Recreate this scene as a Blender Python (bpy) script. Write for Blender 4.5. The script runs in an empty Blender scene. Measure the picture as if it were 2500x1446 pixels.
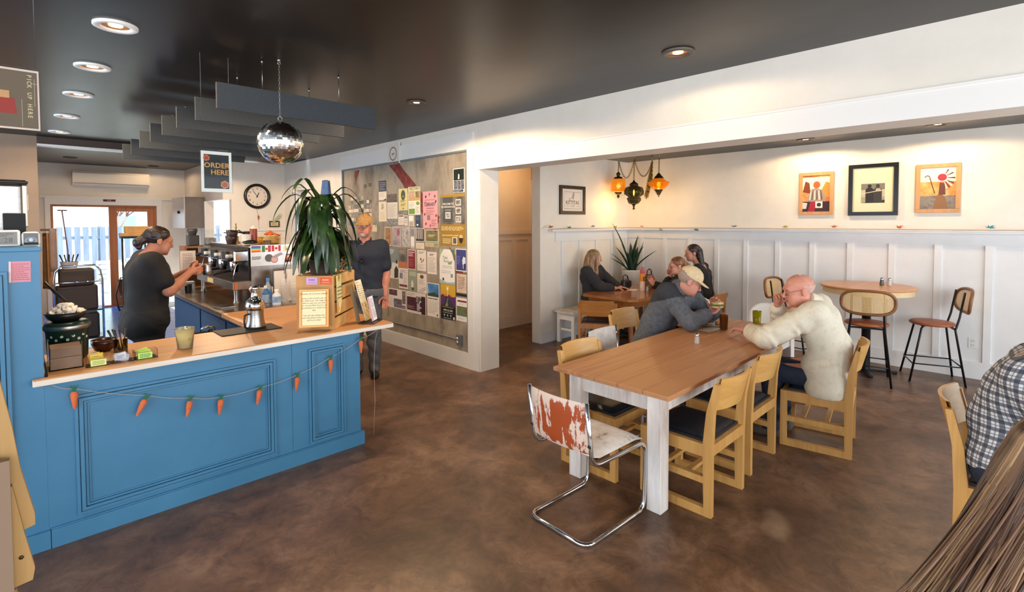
import bpy, bmesh, math, random
import numpy as np
from mathutils import Vector, Matrix
random.seed(7)
SC = bpy.context.scene
COL = SC.collection
PI = math.pi
# ------------------------------------------------------------------ camera
cam_d = bpy.data.cameras.new('camera')
cam = bpy.data.objects.new('camera', cam_d)
COL.objects.link(cam)
yaw, pit, rol = math.radians(45.671), math.radians(-1.995), math.radians(-0.185)
fw = Vector((math.cos(yaw), math.sin(yaw), 0)); up = Vector((0, 0, 1)); rt = fw.cross(up)
F = fw * math.cos(pit) + up * math.sin(pit); u2 = rt.cross(F)
RR = rt * math.cos(rol) + u2 * math.sin(rol); UU = RR.cross(F)
m = Matrix((RR, UU, -F)).transposed().to_4x4()
m.translation = Vector((0, 0, 1.75))
cam.matrix_world = m
cam_d.sensor_fit = 'HORIZONTAL'; cam_d.sensor_width = 36.0
cam_d.lens = 1233.0 / 2500.0 * 36.0
cam_d.shift_y = (583.5 - 723.0) / 2500.0
cam_d.clip_start = 0.02; cam_d.clip_end = 300
SC.camera = cam
# ------------------------------------------------------------------ view, world, sun, windows
SC.view_settings.view_transform = 'Standard'
SC.view_settings.look = 'None'
SC.view_settings.gamma = 1.0
SC.view_settings.use_curve_mapping = False
SC.view_settings.exposure = -0.25
W = bpy.data.worlds.new('sky'); SC.world = W; W.use_nodes = True
bg = W.node_tree.nodes['Background']
bg.inputs[0].default_value = (0.76, 0.87, 1.0, 1); bg.inputs[1].default_value = 4.6
def light(name, kind, loc, energy, col, rot=None, size=None, size_y=None, **kw):
    d = bpy.data.lights.new(name, kind); d.energy = energy; d.color = col
    if size is not None:
        if kind == 'AREA':
            d.shape = 'RECTANGLE'; d.size = size; d.size_y = size_y
        elif kind == 'SUN': d.angle = size
        else: d.shadow_soft_size = size
    for k, v in kw.items(): setattr(d, k, v)
    o = bpy.data.objects.new(name, d); COL.objects.link(o); o.location = loc
    if rot: o.rotation_euler = rot
    return o
def aim(o, tgt):
    d = Vector(tgt) - o.location
    o.rotation_euler = d.to_track_quat('-Z', 'Y').to_euler()
sun = light('sun', 'SUN', (0, 0, 20), 14.0, (1.0, .95, .86), size=0.009); aim(sun, (-2.5, 6.0, 11.0))
# daylight through the shop-front windows (wall at y = -3) and the side window of the main room
DAY = (0.84, 0.93, 1.0)
light('daylight_front_window', 'AREA', (1.1, -2.96, 1.55), 155, (1.0, .97, .92), (PI / 2, 0, 0), 4.4, 2.1)
light('daylight_dining_window', 'AREA', (5.7, -2.96, 1.6), 88, DAY, (PI / 2, 0, 0), 3.0, 1.9)
light('daylight_side_window', 'AREA', (-1.96, 0.6, 1.6), 30, (1.0, .93, .84), (0, -PI / 2, 0), 2.0, 3.0)

# ------------------------------------------------------------------ helpers
def lin(h):
    h = h.lstrip('#'); o = []
    for i in (0, 2, 4):
        v = int(h[i:i + 2], 16) / 255
        o.append(v / 12.92 if v <= .04045 else ((v + .055) / 1.055) ** 2.4)
    return (*o, 1)
MATS = {}
def mat(h, rough=.6, metal=0, name=None, emit=0, trans=0, alpha=1, ior=1.45, spec=.5, sheen=0, coat=0):
    key = (h, rough, metal, emit, trans, alpha, spec, sheen, coat)
    if key in MATS: return MATS[key]
    m = bpy.data.materials.new(name or 'paint_' + h.strip('#')); m.use_nodes = True
    b = m.node_tree.nodes['Principled BSDF']
    b.inputs['Base Color'].default_value = lin(h); b.inputs['Roughness'].default_value = rough
    b.inputs['Metallic'].default_value = metal; b.inputs['IOR'].default_value = ior
    b.inputs['Specular IOR Level'].default_value = spec
    b.inputs['Transmission Weight'].default_value = trans; b.inputs['Alpha'].default_value = alpha
    b.inputs['Sheen Weight'].default_value = sheen; b.inputs['Coat Weight'].default_value = coat
    if emit:
        b.inputs['Emission Color'].default_value = lin(h); b.inputs['Emission Strength'].default_value = emit
    MATS[key] = m
    return m
def noisy(name, cols, scale=8, stretch=(1, 1, 1), rough=.6, bump=0, bscale=None, detail=6, rvar=0, metal=0, pos=None, dist=0, spec=.5, world=False, coat=0, sheen=0):
    """colours spread over a noise; object space so grain follows the thing"""
    m = bpy.data.materials.new(name); m.use_nodes = True
    nt = m.node_tree; N = nt.nodes; L = nt.links; b = N['Principled BSDF']
    tc = N.new('ShaderNodeTexCoord'); mp = N.new('ShaderNodeMapping'); mp.inputs['Scale'].default_value = stretch
    if world:
        g = N.new('ShaderNodeNewGeometry'); L.new(g.outputs['Position'], mp.inputs[0])
    else: L.new(tc.outputs['Object'], mp.inputs[0])
    n = N.new('ShaderNodeTexNoise'); n.inputs['Scale'].default_value = scale; n.inputs['Detail'].default_value = detail
    n.inputs['Roughness'].default_value = .62; n.inputs['Distortion'].default_value = dist
    L.new(mp.outputs[0], n.inputs['Vector'])
    r = N.new('ShaderNodeValToRGB'); e = r.color_ramp.elements
    k = len(cols); pos = pos or [.3 + .4 * i / max(1, k - 1) for i in range(k)]
    e[0].position = pos[0]; e[0].color = lin(cols[0]); e[1].position = pos[-1]; e[1].color = lin(cols[-1])
    for i in range(1, k - 1):
        x = e.new(pos[i]); x.color = lin(cols[i])
    L.new(n.outputs['Fac'], r.inputs[0]); L.new(r.outputs[0], b.inputs['Base Color'])
    b.inputs['Roughness'].default_value = rough; b.inputs['Metallic'].default_value = metal
    b.inputs['Specular IOR Level'].default_value = spec; b.inputs['Coat Weight'].default_value = coat
    b.inputs['Sheen Weight'].default_value = sheen
    if rvar:
        mr = N.new('ShaderNodeMapRange'); mr.inputs[3].default_value = rough - rvar; mr.inputs[4].default_value = rough + rvar
        L.new(n.outputs['Fac'], mr.inputs[0]); L.new(mr.outputs[0], b.inputs['Roughness'])
    if bump:
        n2 = N.new('ShaderNodeTexNoise'); n2.inputs['Scale'].default_value = bscale or scale * 3; n2.inputs['Detail'].default_value = 4
        L.new(mp.outputs[0], n2.inputs['Vector'])
        bp = N.new('ShaderNodeBump'); bp.inputs['Strength'].default_value = bump; bp.inputs['Distance'].default_value = .01
        L.new(n2.outputs['Fac'], bp.inputs['Height']); L.new(bp.outputs[0], b.inputs['Normal'])
    return m
def wood(name, c1, c2, axis='x', rough=.45, scale=14, c3=None, coat=0):
    st = {'x': (.06, 1, 1), 'y': (1, .06, 1), 'z': (1, 1, .06)}[axis]
    cs = [c1, c2] if not c3 else [c1, c2, c3]
    return noisy(name, cs, scale, st, rough, bump=.08, bscale=scale * 2, dist=.6, coat=coat)

class MB:
    """collects shapes; build() links them as one mesh object"""
    def __init__(s): s.v = []; s.f = []; s.m = []; s.sm = []; s.M = Matrix.Identity(4)
    def at(s, loc=(0, 0, 0), rot=(0, 0, 0)):
        from mathutils import Euler
        s.M = Matrix.Translation(loc) @ Euler(rot).to_matrix().to_4x4(); return s
    def add(s, vs, fs, mt=None, smooth=False):
        k = len(s.v); s.v += [tuple(s.M @ Vector(v)) for v in vs]
        for f in fs: s.f.append([i + k for i in f]); s.m.append(mt); s.sm.append(smooth)
        return s
    def box(s, x0, x1, y0, y1, z0, z1, mt=None, b=0):
        if b:
            bm = bmesh.new(); bmesh.ops.create_cube(bm, size=1)
            for v in bm.verts: v.co = Vector(((x0 + x1) / 2 + v.co.x * (x1 - x0), (y0 + y1) / 2 + v.co.y * (y1 - y0), (z0 + z1) / 2 + v.co.z * (z1 - z0)))
            bmesh.ops.bevel(bm, geom=bm.edges[:], offset=min(b, .49 * min(abs(x1 - x0), abs(y1 - y0), abs(z1 - z0))), segments=2, profile=.5, affect='EDGES')
            bm.verts.index_update(); s.add([v.co[:] for v in bm.verts], [[v.index for v in f.verts] for f in bm.faces], mt); bm.free(); return s
        return s.add([(x0, y0, z0), (x1, y0, z0), (x1, y1, z0), (x0, y1, z0), (x0, y0, z1), (x1, y0, z1), (x1, y1, z1), (x0, y1, z1)],
                     [(3, 2, 1, 0), (4, 5, 6, 7), (0, 1, 5, 4), (1, 2, 6, 5), (2, 3, 7, 6), (3, 0, 4, 7)], mt)
    def lathe(s, prof, c=(0, 0, 0), n=24, mt=None, smooth=True, flute=0, nf=0, sx=1, sy=1, cap=True):
        vs = []; fs = []
        for (r, z) in prof:
            for i in range(n):
                a = 2 * PI * i / n; rr = r * (1 + flute * math.cos(nf * a))
                vs.append((c[0] + rr * math.cos(a) * sx, c[1] + rr * math.sin(a) * sy, c[2] + z))
        for j in range(len(prof) - 1):
            for i in range(n):
                i2 = (i + 1) % n; fs.append((j * n + i, j * n + i2, (j + 1) * n + i2, (j + 1) * n + i))
        s.add(vs, fs, mt, smooth)
        if cap:
            if prof[0][0] > 1e-4 and prof[0][1] != prof[1][1]: s.add(vs[:n], [list(range(n))[::-1]], mt)
            if prof[-1][0] > 1e-4 and prof[-1][1] != prof[-2][1]: s.add(vs[-n:], [list(range(n))], mt)
        return s
    def tube(s, pts, r, n=8, mt=None, closed=False, smooth=True, flat=1):
        P = [Vector(p) for p in pts]; k = len(P); vs = []; fs = []
        rs = r if isinstance(r, (list, tuple)) else [r] * k
        prev = None
        for i, p in enumerate(P):
            a = P[(i - 1) % k] if (closed or i > 0) else p; b = P[(i + 1) % k] if (closed or i < k - 1) else p
            t = (b - a).normalized() if (b - a).length > 1e-9 else Vector((0, 0, 1))
            if prev is None:
                q = Vector((0, 0, 1)) if abs(t.z) < .9 else Vector((1, 0, 0)); n1 = t.cross(q).normalized()
            else:
                n1 = (prev - t * prev.dot(t)).normalized()
            prev = n1; n2 = t.cross(n1)
            for j in range(n):
                g = 2 * PI * j / n; vs.append(p + (n1 * math.cos(g) + n2 * math.sin(g) * flat) * rs[i])
        for i in range(k if closed else k - 1):
            i2 = (i + 1) % k
            for j in range(n):
                j2 = (j + 1) % n; fs.append((i * n + j, i * n + j2, i2 * n + j2, i2 * n + j))
        if not closed: fs += [list(range(n))[::-1], [(k - 1) * n + j for j in range(n)]]
        return s.add(vs, fs, mt, smooth)
    def ball(s, c, r, n=16, mt=None, smooth=True):
        r3 = r if isinstance(r, (list, tuple)) else (r, r, r); k = max(6, n // 2)
        vs = []; fs = []
        for j in range(k + 1):
            t = PI * j / k - PI / 2
            for i in range(n):
                a = 2 * PI * i / n; vs.append((c[0] + r3[0] * math.cos(t) * math.cos(a), c[1] + r3[1] * math.cos(t) * math.sin(a), c[2] + r3[2] * math.sin(t)))
        for j in range(k):
            for i in range(n):
                i2 = (i + 1) % n; fs.append((j * n + i, j * n + i2, (j + 1) * n + i2, (j + 1) * n + i))
        return s.add(vs, fs, mt, smooth)
    def prism(s, poly, h0, h1, axis='z', mt=None, smooth=False):
        """2D outline extruded: axis z -> (x,y), y -> (x,z), x -> (y,z)"""
        def q(p, h): return (p[0], p[1], h) if axis == 'z' else (p[0], h, p[1]) if axis == 'y' else (h, p[0], p[1])
        n = len(poly); vs = [q(p, h0) for p in poly] + [q(p, h1) for p in poly]
        fs = [list(range(n))[::-1], list(range(n, 2 * n))]
        s.add(vs, fs, mt); s.add(vs, [(i, (i + 1) % n, n + (i + 1) % n, n + i) for i in range(n)], mt, smooth)
        return s
    def quad(s, a, b, c, d, mt=None): return s.add([a, b, c, d], [(0, 1, 2, 3)], mt)
    def sheet(s, fn, nu, nv, mt=None, smooth=True):
        vs = [fn(i / nu, j / nv) for j in range(nv + 1) for i in range(nu + 1)]
        return s.add(vs, [(j * (nu + 1) + i, j * (nu + 1) + i + 1, (j + 1) * (nu + 1) + i + 1, (j + 1) * (nu + 1) + i) for j in range(nv) for i in range(nu)], mt, smooth)
    def build(s, name, mt=None, parent=None, loc=None, solid=0, subsurf=0):
        me = bpy.data.meshes.new(name); me.from_pydata(s.v, [], s.f)
        ms = []
        for x in s.m:
            x = x or mt
            if x not in ms: ms.append(x)
        for x in ms: me.materials.append(x)
        idx = {x: i for i, x in enumerate(ms)}
        me.polygons.foreach_set('material_index', [idx[x or mt] for x in s.m]); me.polygons.foreach_set('use_smooth', s.sm)
        bm = bmesh.new(); bm.from_mesh(me); bmesh.ops.recalc_face_normals(bm, faces=bm.faces[:]); bm.to_mesh(me); bm.free()
        me.update()
        o = bpy.data.objects.new(name, me); COL.objects.link(o)
        if parent is not None: o.parent = parent
        if loc is not None: o.location = loc
        if solid:
            md = o.modifiers.new('thickness', 'SOLIDIFY'); md.thickness = solid; md.offset = 0
        if subsurf:
            md = o.modifiers.new('smooth', 'SUBSURF'); md.levels = subsurf; md.render_levels = subsurf
        return o
def tag(o, label, cat, group=None, kind=None):
    o['label'] = label; o['category'] = cat
    if group: o['group'] = group
    if kind: o['kind'] = kind
    return o
def thing(name, label, cat, loc=(0, 0, 0), rz=0, group=None):
    o = bpy.data.objects.new(name, None); COL.objects.link(o); o.empty_display_size = .1
    o.location = loc; o.rotation_euler = (0, 0, rz)
    return tag(o, label, cat, group)
def struct(o): o['kind'] = 'structure'; return o
def dup(root, loc, rz=None, label=None, group=None):
    r = root.copy(); COL.objects.link(r); r.location = loc
    if rz is not None: r.rotation_euler = (0, 0, rz)
    if label: r['label'] = label
    if group: r['group'] = group
    for ch in list(root.children):
        c = ch.copy(); COL.objects.link(c); c.parent = r
        for g in list(ch.children):
            d = g.copy(); COL.objects.link(d); d.parent = c
    return r
_TX = {}
def text_geo(body, size, bold=0):
    """flat letter outlines (x right, y up) as vertices and faces, centred on x"""
    key = (body, bold)
    if key not in _TX:
        c = bpy.data.curves.new('letters', 'FONT'); c.body = body; c.align_x = 'CENTER'; c.size = 1; c.offset = bold; c.resolution_u = 2
        o = bpy.data.objects.new('letters', c); COL.objects.link(o)
        dg = bpy.context.evaluated_depsgraph_get(); me = bpy.data.meshes.new_from_object(o.evaluated_get(dg))
        _TX[key] = ([tuple(v.co) for v in me.vertices], [list(p.vertices) for p in me.polygons])
        bpy.data.objects.remove(o); bpy.data.curves.remove(c); bpy.data.meshes.remove(me)
    v, f = _TX[key]
    return [(x * size, y * size, 0) for x, y, z in v], f
class Flat:
    """a printed sheet: a thin board with blocks, lines and letters on its face. u right, v up, in metres from the lower left"""
    def __init__(s, w, h, col, th=.0012, rough=.6, mt=None):
        s.w, s.h = w, h; s.mb = MB(); s.lay = 0; s.mb.box(0, w, 0, h, -th, 0, mt or mat(col, rough))
    def _z(s): s.lay += 1; return .0004 + .00004 * s.lay
    def rect(s, u0, v0, u1, v1, col, rough=.6):
        z = s._z(); w, h = s.w, s.h
        s.mb.quad((u0 * w, v0 * h, z), (u1 * w, v0 * h, z), (u1 * w, v1 * h, z), (u0 * w, v1 * h, z), col if not isinstance(col, str) else mat(col, rough)); return s
    def poly(s, pts, col):
        z = s._z(); s.mb.add([(p[0] * s.w, p[1] * s.h, z) for p in pts], [list(range(len(pts)))], mat(col) if isinstance(col, str) else col); return s
    def disc(s, u, v, r, col, n=20, sx=1, sy=1):
        return s.poly([(u + r * sx * math.cos(2 * PI * i / n) * min(s.w, s.h) / s.w, v + r * sy * math.sin(2 * PI * i / n) * min(s.w, s.h) / s.h) for i in range(n)], col)
    def ring(s, u, v, r, t, col, n=28, sx=1, sy=1):
        z = s._z(); q = min(s.w, s.h); vs = []
        for i in range(n):
            a = 2 * PI * i / n
            for k in (r, r - t): vs.append((u * s.w + k * q * sx * math.cos(a), v * s.h + k * q * sy * math.sin(a), z))
        s.mb.add(vs, [(2 * i, 2 * ((i + 1) % n), 2 * ((i + 1) % n) + 1, 2 * i + 1) for i in range(n)], mat(col)); return s
    def lines(s, u0, v0, u1, v1, n, col, fill=.42, seed=1):
        r = random.Random(seed); st = (v1 - v0) / n
        for i in range(n):
            a = v1 - (i + .75) * st; x = u0
            e = u1 - (u1 - u0) * r.choice([0, .05, .1, .3])
            while x < e - .005:
                l = min(e - x, (u1 - u0) * r.uniform(.08, .2)); s.rect(x, a, x + l, a + st * fill, col); x += l + (u1 - u0) * .03
        return s
    def text(s, body, u, v, size, col, bold=.01, rot=0):
        z = s._z(); v0, f = text_geo(body, size, bold); c, d = math.cos(rot), math.sin(rot)
        s.mb.add([(u * s.w + x * c - y * d, v * s.h + x * d + y * c, z) for x, y, _ in v0], f, mat(col)); return s
    def place(s, name, origin, uax, vax, parent=None):
        """origin = world place of the lower left corner; uax, vax unit directions"""
        u = Vector(uax).normalized(); v = Vector(vax).normalized(); n = u.cross(v)
        o = s.mb.build(name, None, parent)
        M = Matrix((u, v, n)).transposed().to_4x4(); M.translation = Vector(origin); o.matrix_basis = M
        return o
# ------------------------------------------------------------------ materials of the setting
WALL = noisy('white_wall_paint', ['#dfd6c8', '#e8dfd2'], 3, rough=.55, bump=.03, bscale=60)
TRIM = mat('#e6e2dc', .4, name='white_trim_paint')
TAUPE = noisy('taupe_wall_paint', ['#8d7660', '#957e68'], 3, rough=.6, bump=.03, bscale=60)
CEIL = noisy('dark_ceiling_paint', ['#100b07', '#17110d'], 2.2, (1, .25, 1), rough=.33, bump=.05, bscale=9, rvar=.05, spec=.32)
CEIL2 = noisy('grey_back_ceiling_paint', ['#4a443d', '#56504a'], 2, rough=.45, spec=.5)
FLOOR = None
def floor_mat():
    m = bpy.data.materials.new('stained_concrete'); m.use_nodes = True
    nt = m.node_tree; N = nt.nodes; L = nt.links; b = N['Principled BSDF']
    g = N.new('ShaderNodeNewGeometry')
    def noise(sc, det, rough=.6, dist=0):
        n = N.new('ShaderNodeTexNoise'); n.inputs['Scale'].default_value = sc; n.inputs['Detail'].default_value = det
        n.inputs['Roughness'].default_value = rough; n.inputs['Distortion'].default_value = dist
        L.new(g.outputs['Position'], n.inputs['Vector']); return n
    def ramp(src, stops):
        r = N.new('ShaderNodeValToRGB'); e = r.color_ramp.elements
        e[0].position, e[0].color = stops[0][0], stops[0][1]; e[1].position, e[1].color = stops[-1][0], stops[-1][1]
        for p, c in stops[1:-1]:
            x = e.new(p); x.color = c
        L.new(src.outputs[0], r.inputs[0]); return r
    a = ramp(noise(1.5, 9, .68, .4), [(.26, lin('#3c2a1e')), (.40, lin('#573d2c')), (.52, lin('#6b4d39')), (.64, lin('#86664f')), (.78, lin('#4d3625'))])
    s = ramp(noise(6, 12, .78, .8), [(.32, (.35, .32, .30, 1)), (.44, (.78, .76, .74, 1)), (.52, (1.05, 1.04, 1.02, 1)), (.68, (1.45, 1.4, 1.32, 1))])
    d = ramp(noise(2.4, 12, .75, 2.0), [(.31, (.34, .31, .30, 1)), (.37, (1, 1, 1, 1)), (1, (1, 1, 1, 1))])
    def mul(x, y, f):
        k = N.new('ShaderNodeMix'); k.data_type = 'RGBA'; k.blend_type = 'MULTIPLY'; k.inputs['Factor'].default_value = f
        L.new(x, k.inputs[6]); L.new(y, k.inputs[7]); return k.outputs[2]
    c = mul(mul(a.outputs[0], s.outputs[0], .8), d.outputs[0], .8)
    L.new(c, b.inputs['Base Color'])
    r = N.new('ShaderNodeMapRange'); r.inputs[3].default_value = .24; r.inputs[4].default_value = .52
    L.new(noise(3.1, 6).outputs[0], r.inputs[0]); L.new(r.outputs[0], b.inputs['Roughness'])
    bp = N.new('ShaderNodeBump'); bp.inputs['Strength'].default_value = .12; bp.inputs['Distance'].default_value = .01
    L.new(noise(14, 5).outputs[0], bp.inputs['Height']); L.new(bp.outputs[0], b.inputs['Normal'])
    b.inputs['Specular IOR Level'].default_value = .5
    return m
FLOOR = floor_mat()
SKYBLUEFLOOR = noisy('sky_tinted_blue_work_floor', ['#2552a8', '#3a70c8', '#5a92e6'], 5, (1, 3, 1), rough=.2, bump=.06, bscale=9, spec=.4)  # blue of the sky's reflection is put into the base colour
def S(name, fn, mt):
    mb = MB(); fn(mb); return struct(mb.build(name, mt))
ZC, ZD = 2.885, 2.75
# floors
S('floor', lambda b: (b.box(-2, 7.7, -3.1, 5.1, -.1, 0), b.box(-2, 6.5, 5.1, 6.2, -.1, 0), b.box(2.2, 4.2, 6.2, 10.5, -.1, 0)), FLOOR)
S('floor_service', lambda b: b.box(-2, 2.2, 6.2, 13.4, -.1, 0) or b.box(2.2, 4.5, 10.5, 13.4, -.1, 0), SKYBLUEFLOOR)
# ceilings
S('ceiling', lambda b: b.box(-2, 3.82, -3.1, 9.15, ZC, 3.05) or b.box(2.7, 3.82, 9.15, 10.5, ZC, 3.05), CEIL)
S('ceiling_service', lambda b: b.box(-2, 4.5, 9.25, 13.5, 2.915, 3.05), CEIL2)
S('ceiling_dining', lambda b: b.box(4.05, 7.7, -3.1, 6.2, ZD, 2.9), CEIL)
# main wall (x = 3.8): board wall, header over the opening, the column at its end
def mw(b):
    b.box(3.8, 4.085, 4.41, 9.36, 0, ZC); b.box(3.8, 4.085, 9.80, 10.5, 0, ZC)
    b.box(3.8, 4.085, 9.36, 9.80, 0, 1.15); b.box(3.8, 4.085, 9.36, 9.80, 2.35, ZC)
S('wall_main', mw, WALL)
S('wall_header', lambda b: b.box(3.8, 4.085, -3.1, 4.41, 2.345, ZC) or b.box(4.085, 4.12, 4.41, 6.2, 2.345, 2.9), WALL)
def tr1(b):
    b.box(3.775, 3.8, -3.1, 4.5, 2.50, 2.515)                       # cap line of the header casing
    b.box(3.782, 3.8, -3.1, 4.5, 2.345, 2.50)
    b.box(3.782, 3.8, 4.43, 4.51, 0, 2.345); b.box(3.775, 3.8, 4.51, 4.62, 0, 2.79)
    b.box(3.787, 3.8, 4.62, 7.9, 2.595, 2.80)
    b.box(3.787, 3.8, 7.80, 7.9, 0.19, 2.595)
S('trim_1', tr1, TRIM)
S('baseboard_main', lambda b: b.box(3.775, 3.8, 4.62, 9.2, 0, .185) or b.box(3.77, 3.8, 4.62, 9.2, .185, .195), TRIM)
# casing of the far window in the main wall
def wc(b):
    b.box(3.775, 3.8, 9.22, 9.33, .9, 2.56); b.box(3.775, 3.8, 9.83, 10.0, .9, 2.56); b.box(3.775, 3.8, 9.33, 9.83, 2.40, 2.56)
    b.box(3.80, 3.84, 9.33, 9.37, 1.15, 2.4); b.box(3.80, 3.84, 9.79, 9.83, 1.15, 2.4); b.box(3.8, 3.84, 9.37, 9.79, 1.72, 1.77)
o = S('window_1', wc, TRIM)
MB().quad((3.9, 9.37, 1.15), (3.9, 9.8, 1.15), (3.9, 9.8, 2.38), (3.9, 9.37, 2.38)).build('pane', mat('#eef3f5', .04, trans=.95, ior=1.1), o)
mb = MB()
for i in range(6): mb.box(3.92, 3.95, 9.37, 9.8, 1.95 + i * .07, 1.985 + i * .07)
mb.build('blind', mat('#c9cdd0', .5), o)
# clock wall (y = 10.36)
S('wall_clock_side', lambda b: b.box(2.84, 3.8, 10.36, 10.5, 0, ZC) or b.box(2.7, 2.839, 10.36, 10.5, 0, 2.169), WALL)
S('trim_2', lambda b: b.box(2.79, 3.8, 10.335, 10.36, 1.585, 1.605) or b.box(2.715, 2.79, 10.34, 10.3599, 0, 2.25), TRIM)
# side wall (x = 2.7) with the open doorway to the orange room
def sw(b):
    b.box(2.7, 2.84, 11.55, 13.4, 0, 2.95); b.box(2.7, 2.84, 10.36, 11.55, 2.17, 2.95)
S('wall_service_side', sw, WALL)
S('trim_3', lambda b: b.box(2.675, 2.7, 11.55, 11.66, 0, 2.17) or b.box(2.675, 2.7, 10.40, 11.66, 2.17, 2.27), TRIM)
S('wall_orange', lambda b: b.box(3.9, 4.02, 10.5, 12.2, 0, 2.9) or b.box(2.84, 4.0, 13.0, 13.1, 0, 2.9) or b.box(3.9, 4.02, 12.2, 13.0, 0, 1.0) or b.box(3.9, 4.02, 12.2, 13.0, 2.3, 2.9), mat('#d97f5c', .6))
# back wall (y = 13.3) with the sliding patio door
def aw(b):
    b.box(-2, .45, 13.3, 13.45, 0, 2.95); b.box(2.16, 2.72, 13.3, 13.45, 0, 2.95); b.box(.45, 2.16, 13.3, 13.45, 2.11, 2.95)
S('wall_back', aw, WALL)
def dc(b):
    b.box(.37, .45, 13.27, 13.3, 0, 2.11); b.box(2.16, 2.26, 13.27, 13.3, 0, 2.11); b.box(.37, 2.26, 13.27, 13.3, 2.11, 2.24); b.box(.30, 2.5, 13.26, 13.3, 2.24, 2.275)
S('trim_4', dc, TRIM)
d = thing('door_1', 'sliding patio door with orange wood frame open to the bright deck', 'door', (0, 13.36, 0)); d['kind'] = 'structure'
OW = wood('orange_door_wood', '#9c5a30', '#b9713f', 'z', .5)
MB().box(.45, .49, -.05, .06, 0, 2.11).box(2.12, 2.16, -.05, .06, 0, 2.11).box(.49, 2.12, -.05, .06, 2.07, 2.11).box(.45, 2.16, -.06, .08, 0, .03).build('door_frame', OW, d)
MB().box(1.345, 1.48, -.03, .02, .03, 2.07).box(2.0, 2.12, -.03, .02, .03, 2.07).box(1.48, 2.0, -.03, .02, 1.98, 2.07).box(1.48, 2.0, -.03, .02, .03, .25).build('door_leaf', OW, d)
MB().quad((1.48, 0, .25), (2.0, 0, .25), (2.0, 0, 1.98), (1.48, 0, 1.98)).build('pane', mat('#f2f6f7', .02, trans=1, ior=1.02), d)
# taupe wall on the left of the service area and the beam across the ceiling
S('wall_taupe', lambda b: b.box(-2, .2, 9.1, 9.25, 0, ZC), TAUPE)
S('wall_beam', lambda b: b.box(.2, 2.72, 9.1, 9.24, 2.79, 3.0), mat('#4b3c33', .55))
S('trim_5', lambda b: b.box(.2, 2.7, 9.09, 9.26, 2.765, 2.79), TRIM)
S('wall_service_left', lambda b: b.box(.05, .2, 9.25, 13.4, 0, 2.95), TAUPE)
# room sides behind the camera, with the big windows the daylight comes through
S('wall_left', lambda b: b.box(-2.1, -2, -3.1, 9.2, 0, .55) or b.box(-2.1, -2, -3.1, 9.2, 2.65, ZC) or b.box(-2.1, -2, 2.2, 9.2, .55, 2.65) or b.box(-2.1, -2, -3.1, -1.0, .55, 2.65), WALL)
def fw_(b):
    b.box(-2, 7.7, -3.1, -3, 0, .45); b.box(-2, 7.7, -3.1, -3, 2.65, 2.9)
    for x0, x1 in ((-2, -1.15), (3.35, 4.15), (7.25, 7.7)): b.box(x0, x1, -3.1, -3, .45, 2.65)
S('wall_front', fw_, WALL)
# dining room: right wall, end wall, hall
S('wall_right', lambda b: b.box(7.5, 7.65, -3.1, 5.0, 0, 2.9), WALL)
S('wall_dining_end', lambda b: b.box(5.285, 7.5, 4.84, 5.0, 0, 2.9), WALL)
S('wall_hall', lambda b: b.box(4.086, 7.0, 5.98, 6.1, 0, 2.9), noisy('cream_hall_paint', ['#d8c6ae', '#dfcdb5'], 3, rough=.6))
S('ceiling_hall', lambda b: b.box(4.12, 6.9, 5.0, 6.0, 2.72, 2.75), mat('#cbbca6', .6))
S('wall_hall_end', lambda b: b.box(6.30, 6.4, 5.0, 5.98, 0, 2.72), mat('#c08a4e', .6))
WS = noisy('wainscot_paint', ['#dad8d6', '#e2e0de'], 3, rough=.4)
def wains(b):
    b.box(7.474, 7.5, -3, 4.84, 1.467, 1.60); b.box(7.474, 7.5, -3, 4.84, 0, .19)
    k = .262
    for i in range(-7, 11):
        y = k + .425 * i
        b.box(7.474, 7.5, y, y + .062, .19, 1.467)
    b.box(7.4935, 7.5, -3, 4.84, .19, 1.467)
S('trim_6', wains, WS)
S('trim_7', lambda b: b.box(7.41, 7.5, -3, 4.84, 1.60, 1.632) or b.box(7.46, 7.5, -3, 4.84, 1.575, 1.60), WS)
def wains2(b):
    b.box(5.60, 7.482, 4.822, 4.84, 1.45, 1.60); b.box(5.285, 7.482, 4.822, 4.84, 0, .14)
    for x in (5.735, 6.155, 6.575, 6.99, 7.41): b.box(x, x + .062, 4.822, 4.84, .14, 1.45)
S('trim_8', wains2, WS)
S('trim_9', lambda b: b.box(5.45, 7.42, 4.75, 4.84, 1.60, 1.632), WS)
def wains3(b):
    b.box(4.12, 6.30, 5.962, 5.98, 1.44, 1.54); b.box(4.12, 6.30, 5.93, 5.98, 1.54, 1.60); b.box(4.12, 6.30, 5.962, 5.98, 0, .18)
    for x in (4.5, 4.95, 5.40, 5.83, 6.21): b.box(x, x + .1, 5.962, 5.98, .18, 1.44)
    b.box(6.26, 6.30, 5.95, 5.98, 1.6, 2.45)
S('trim_10', wains3, mat('#ddcdb8', .5))
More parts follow.
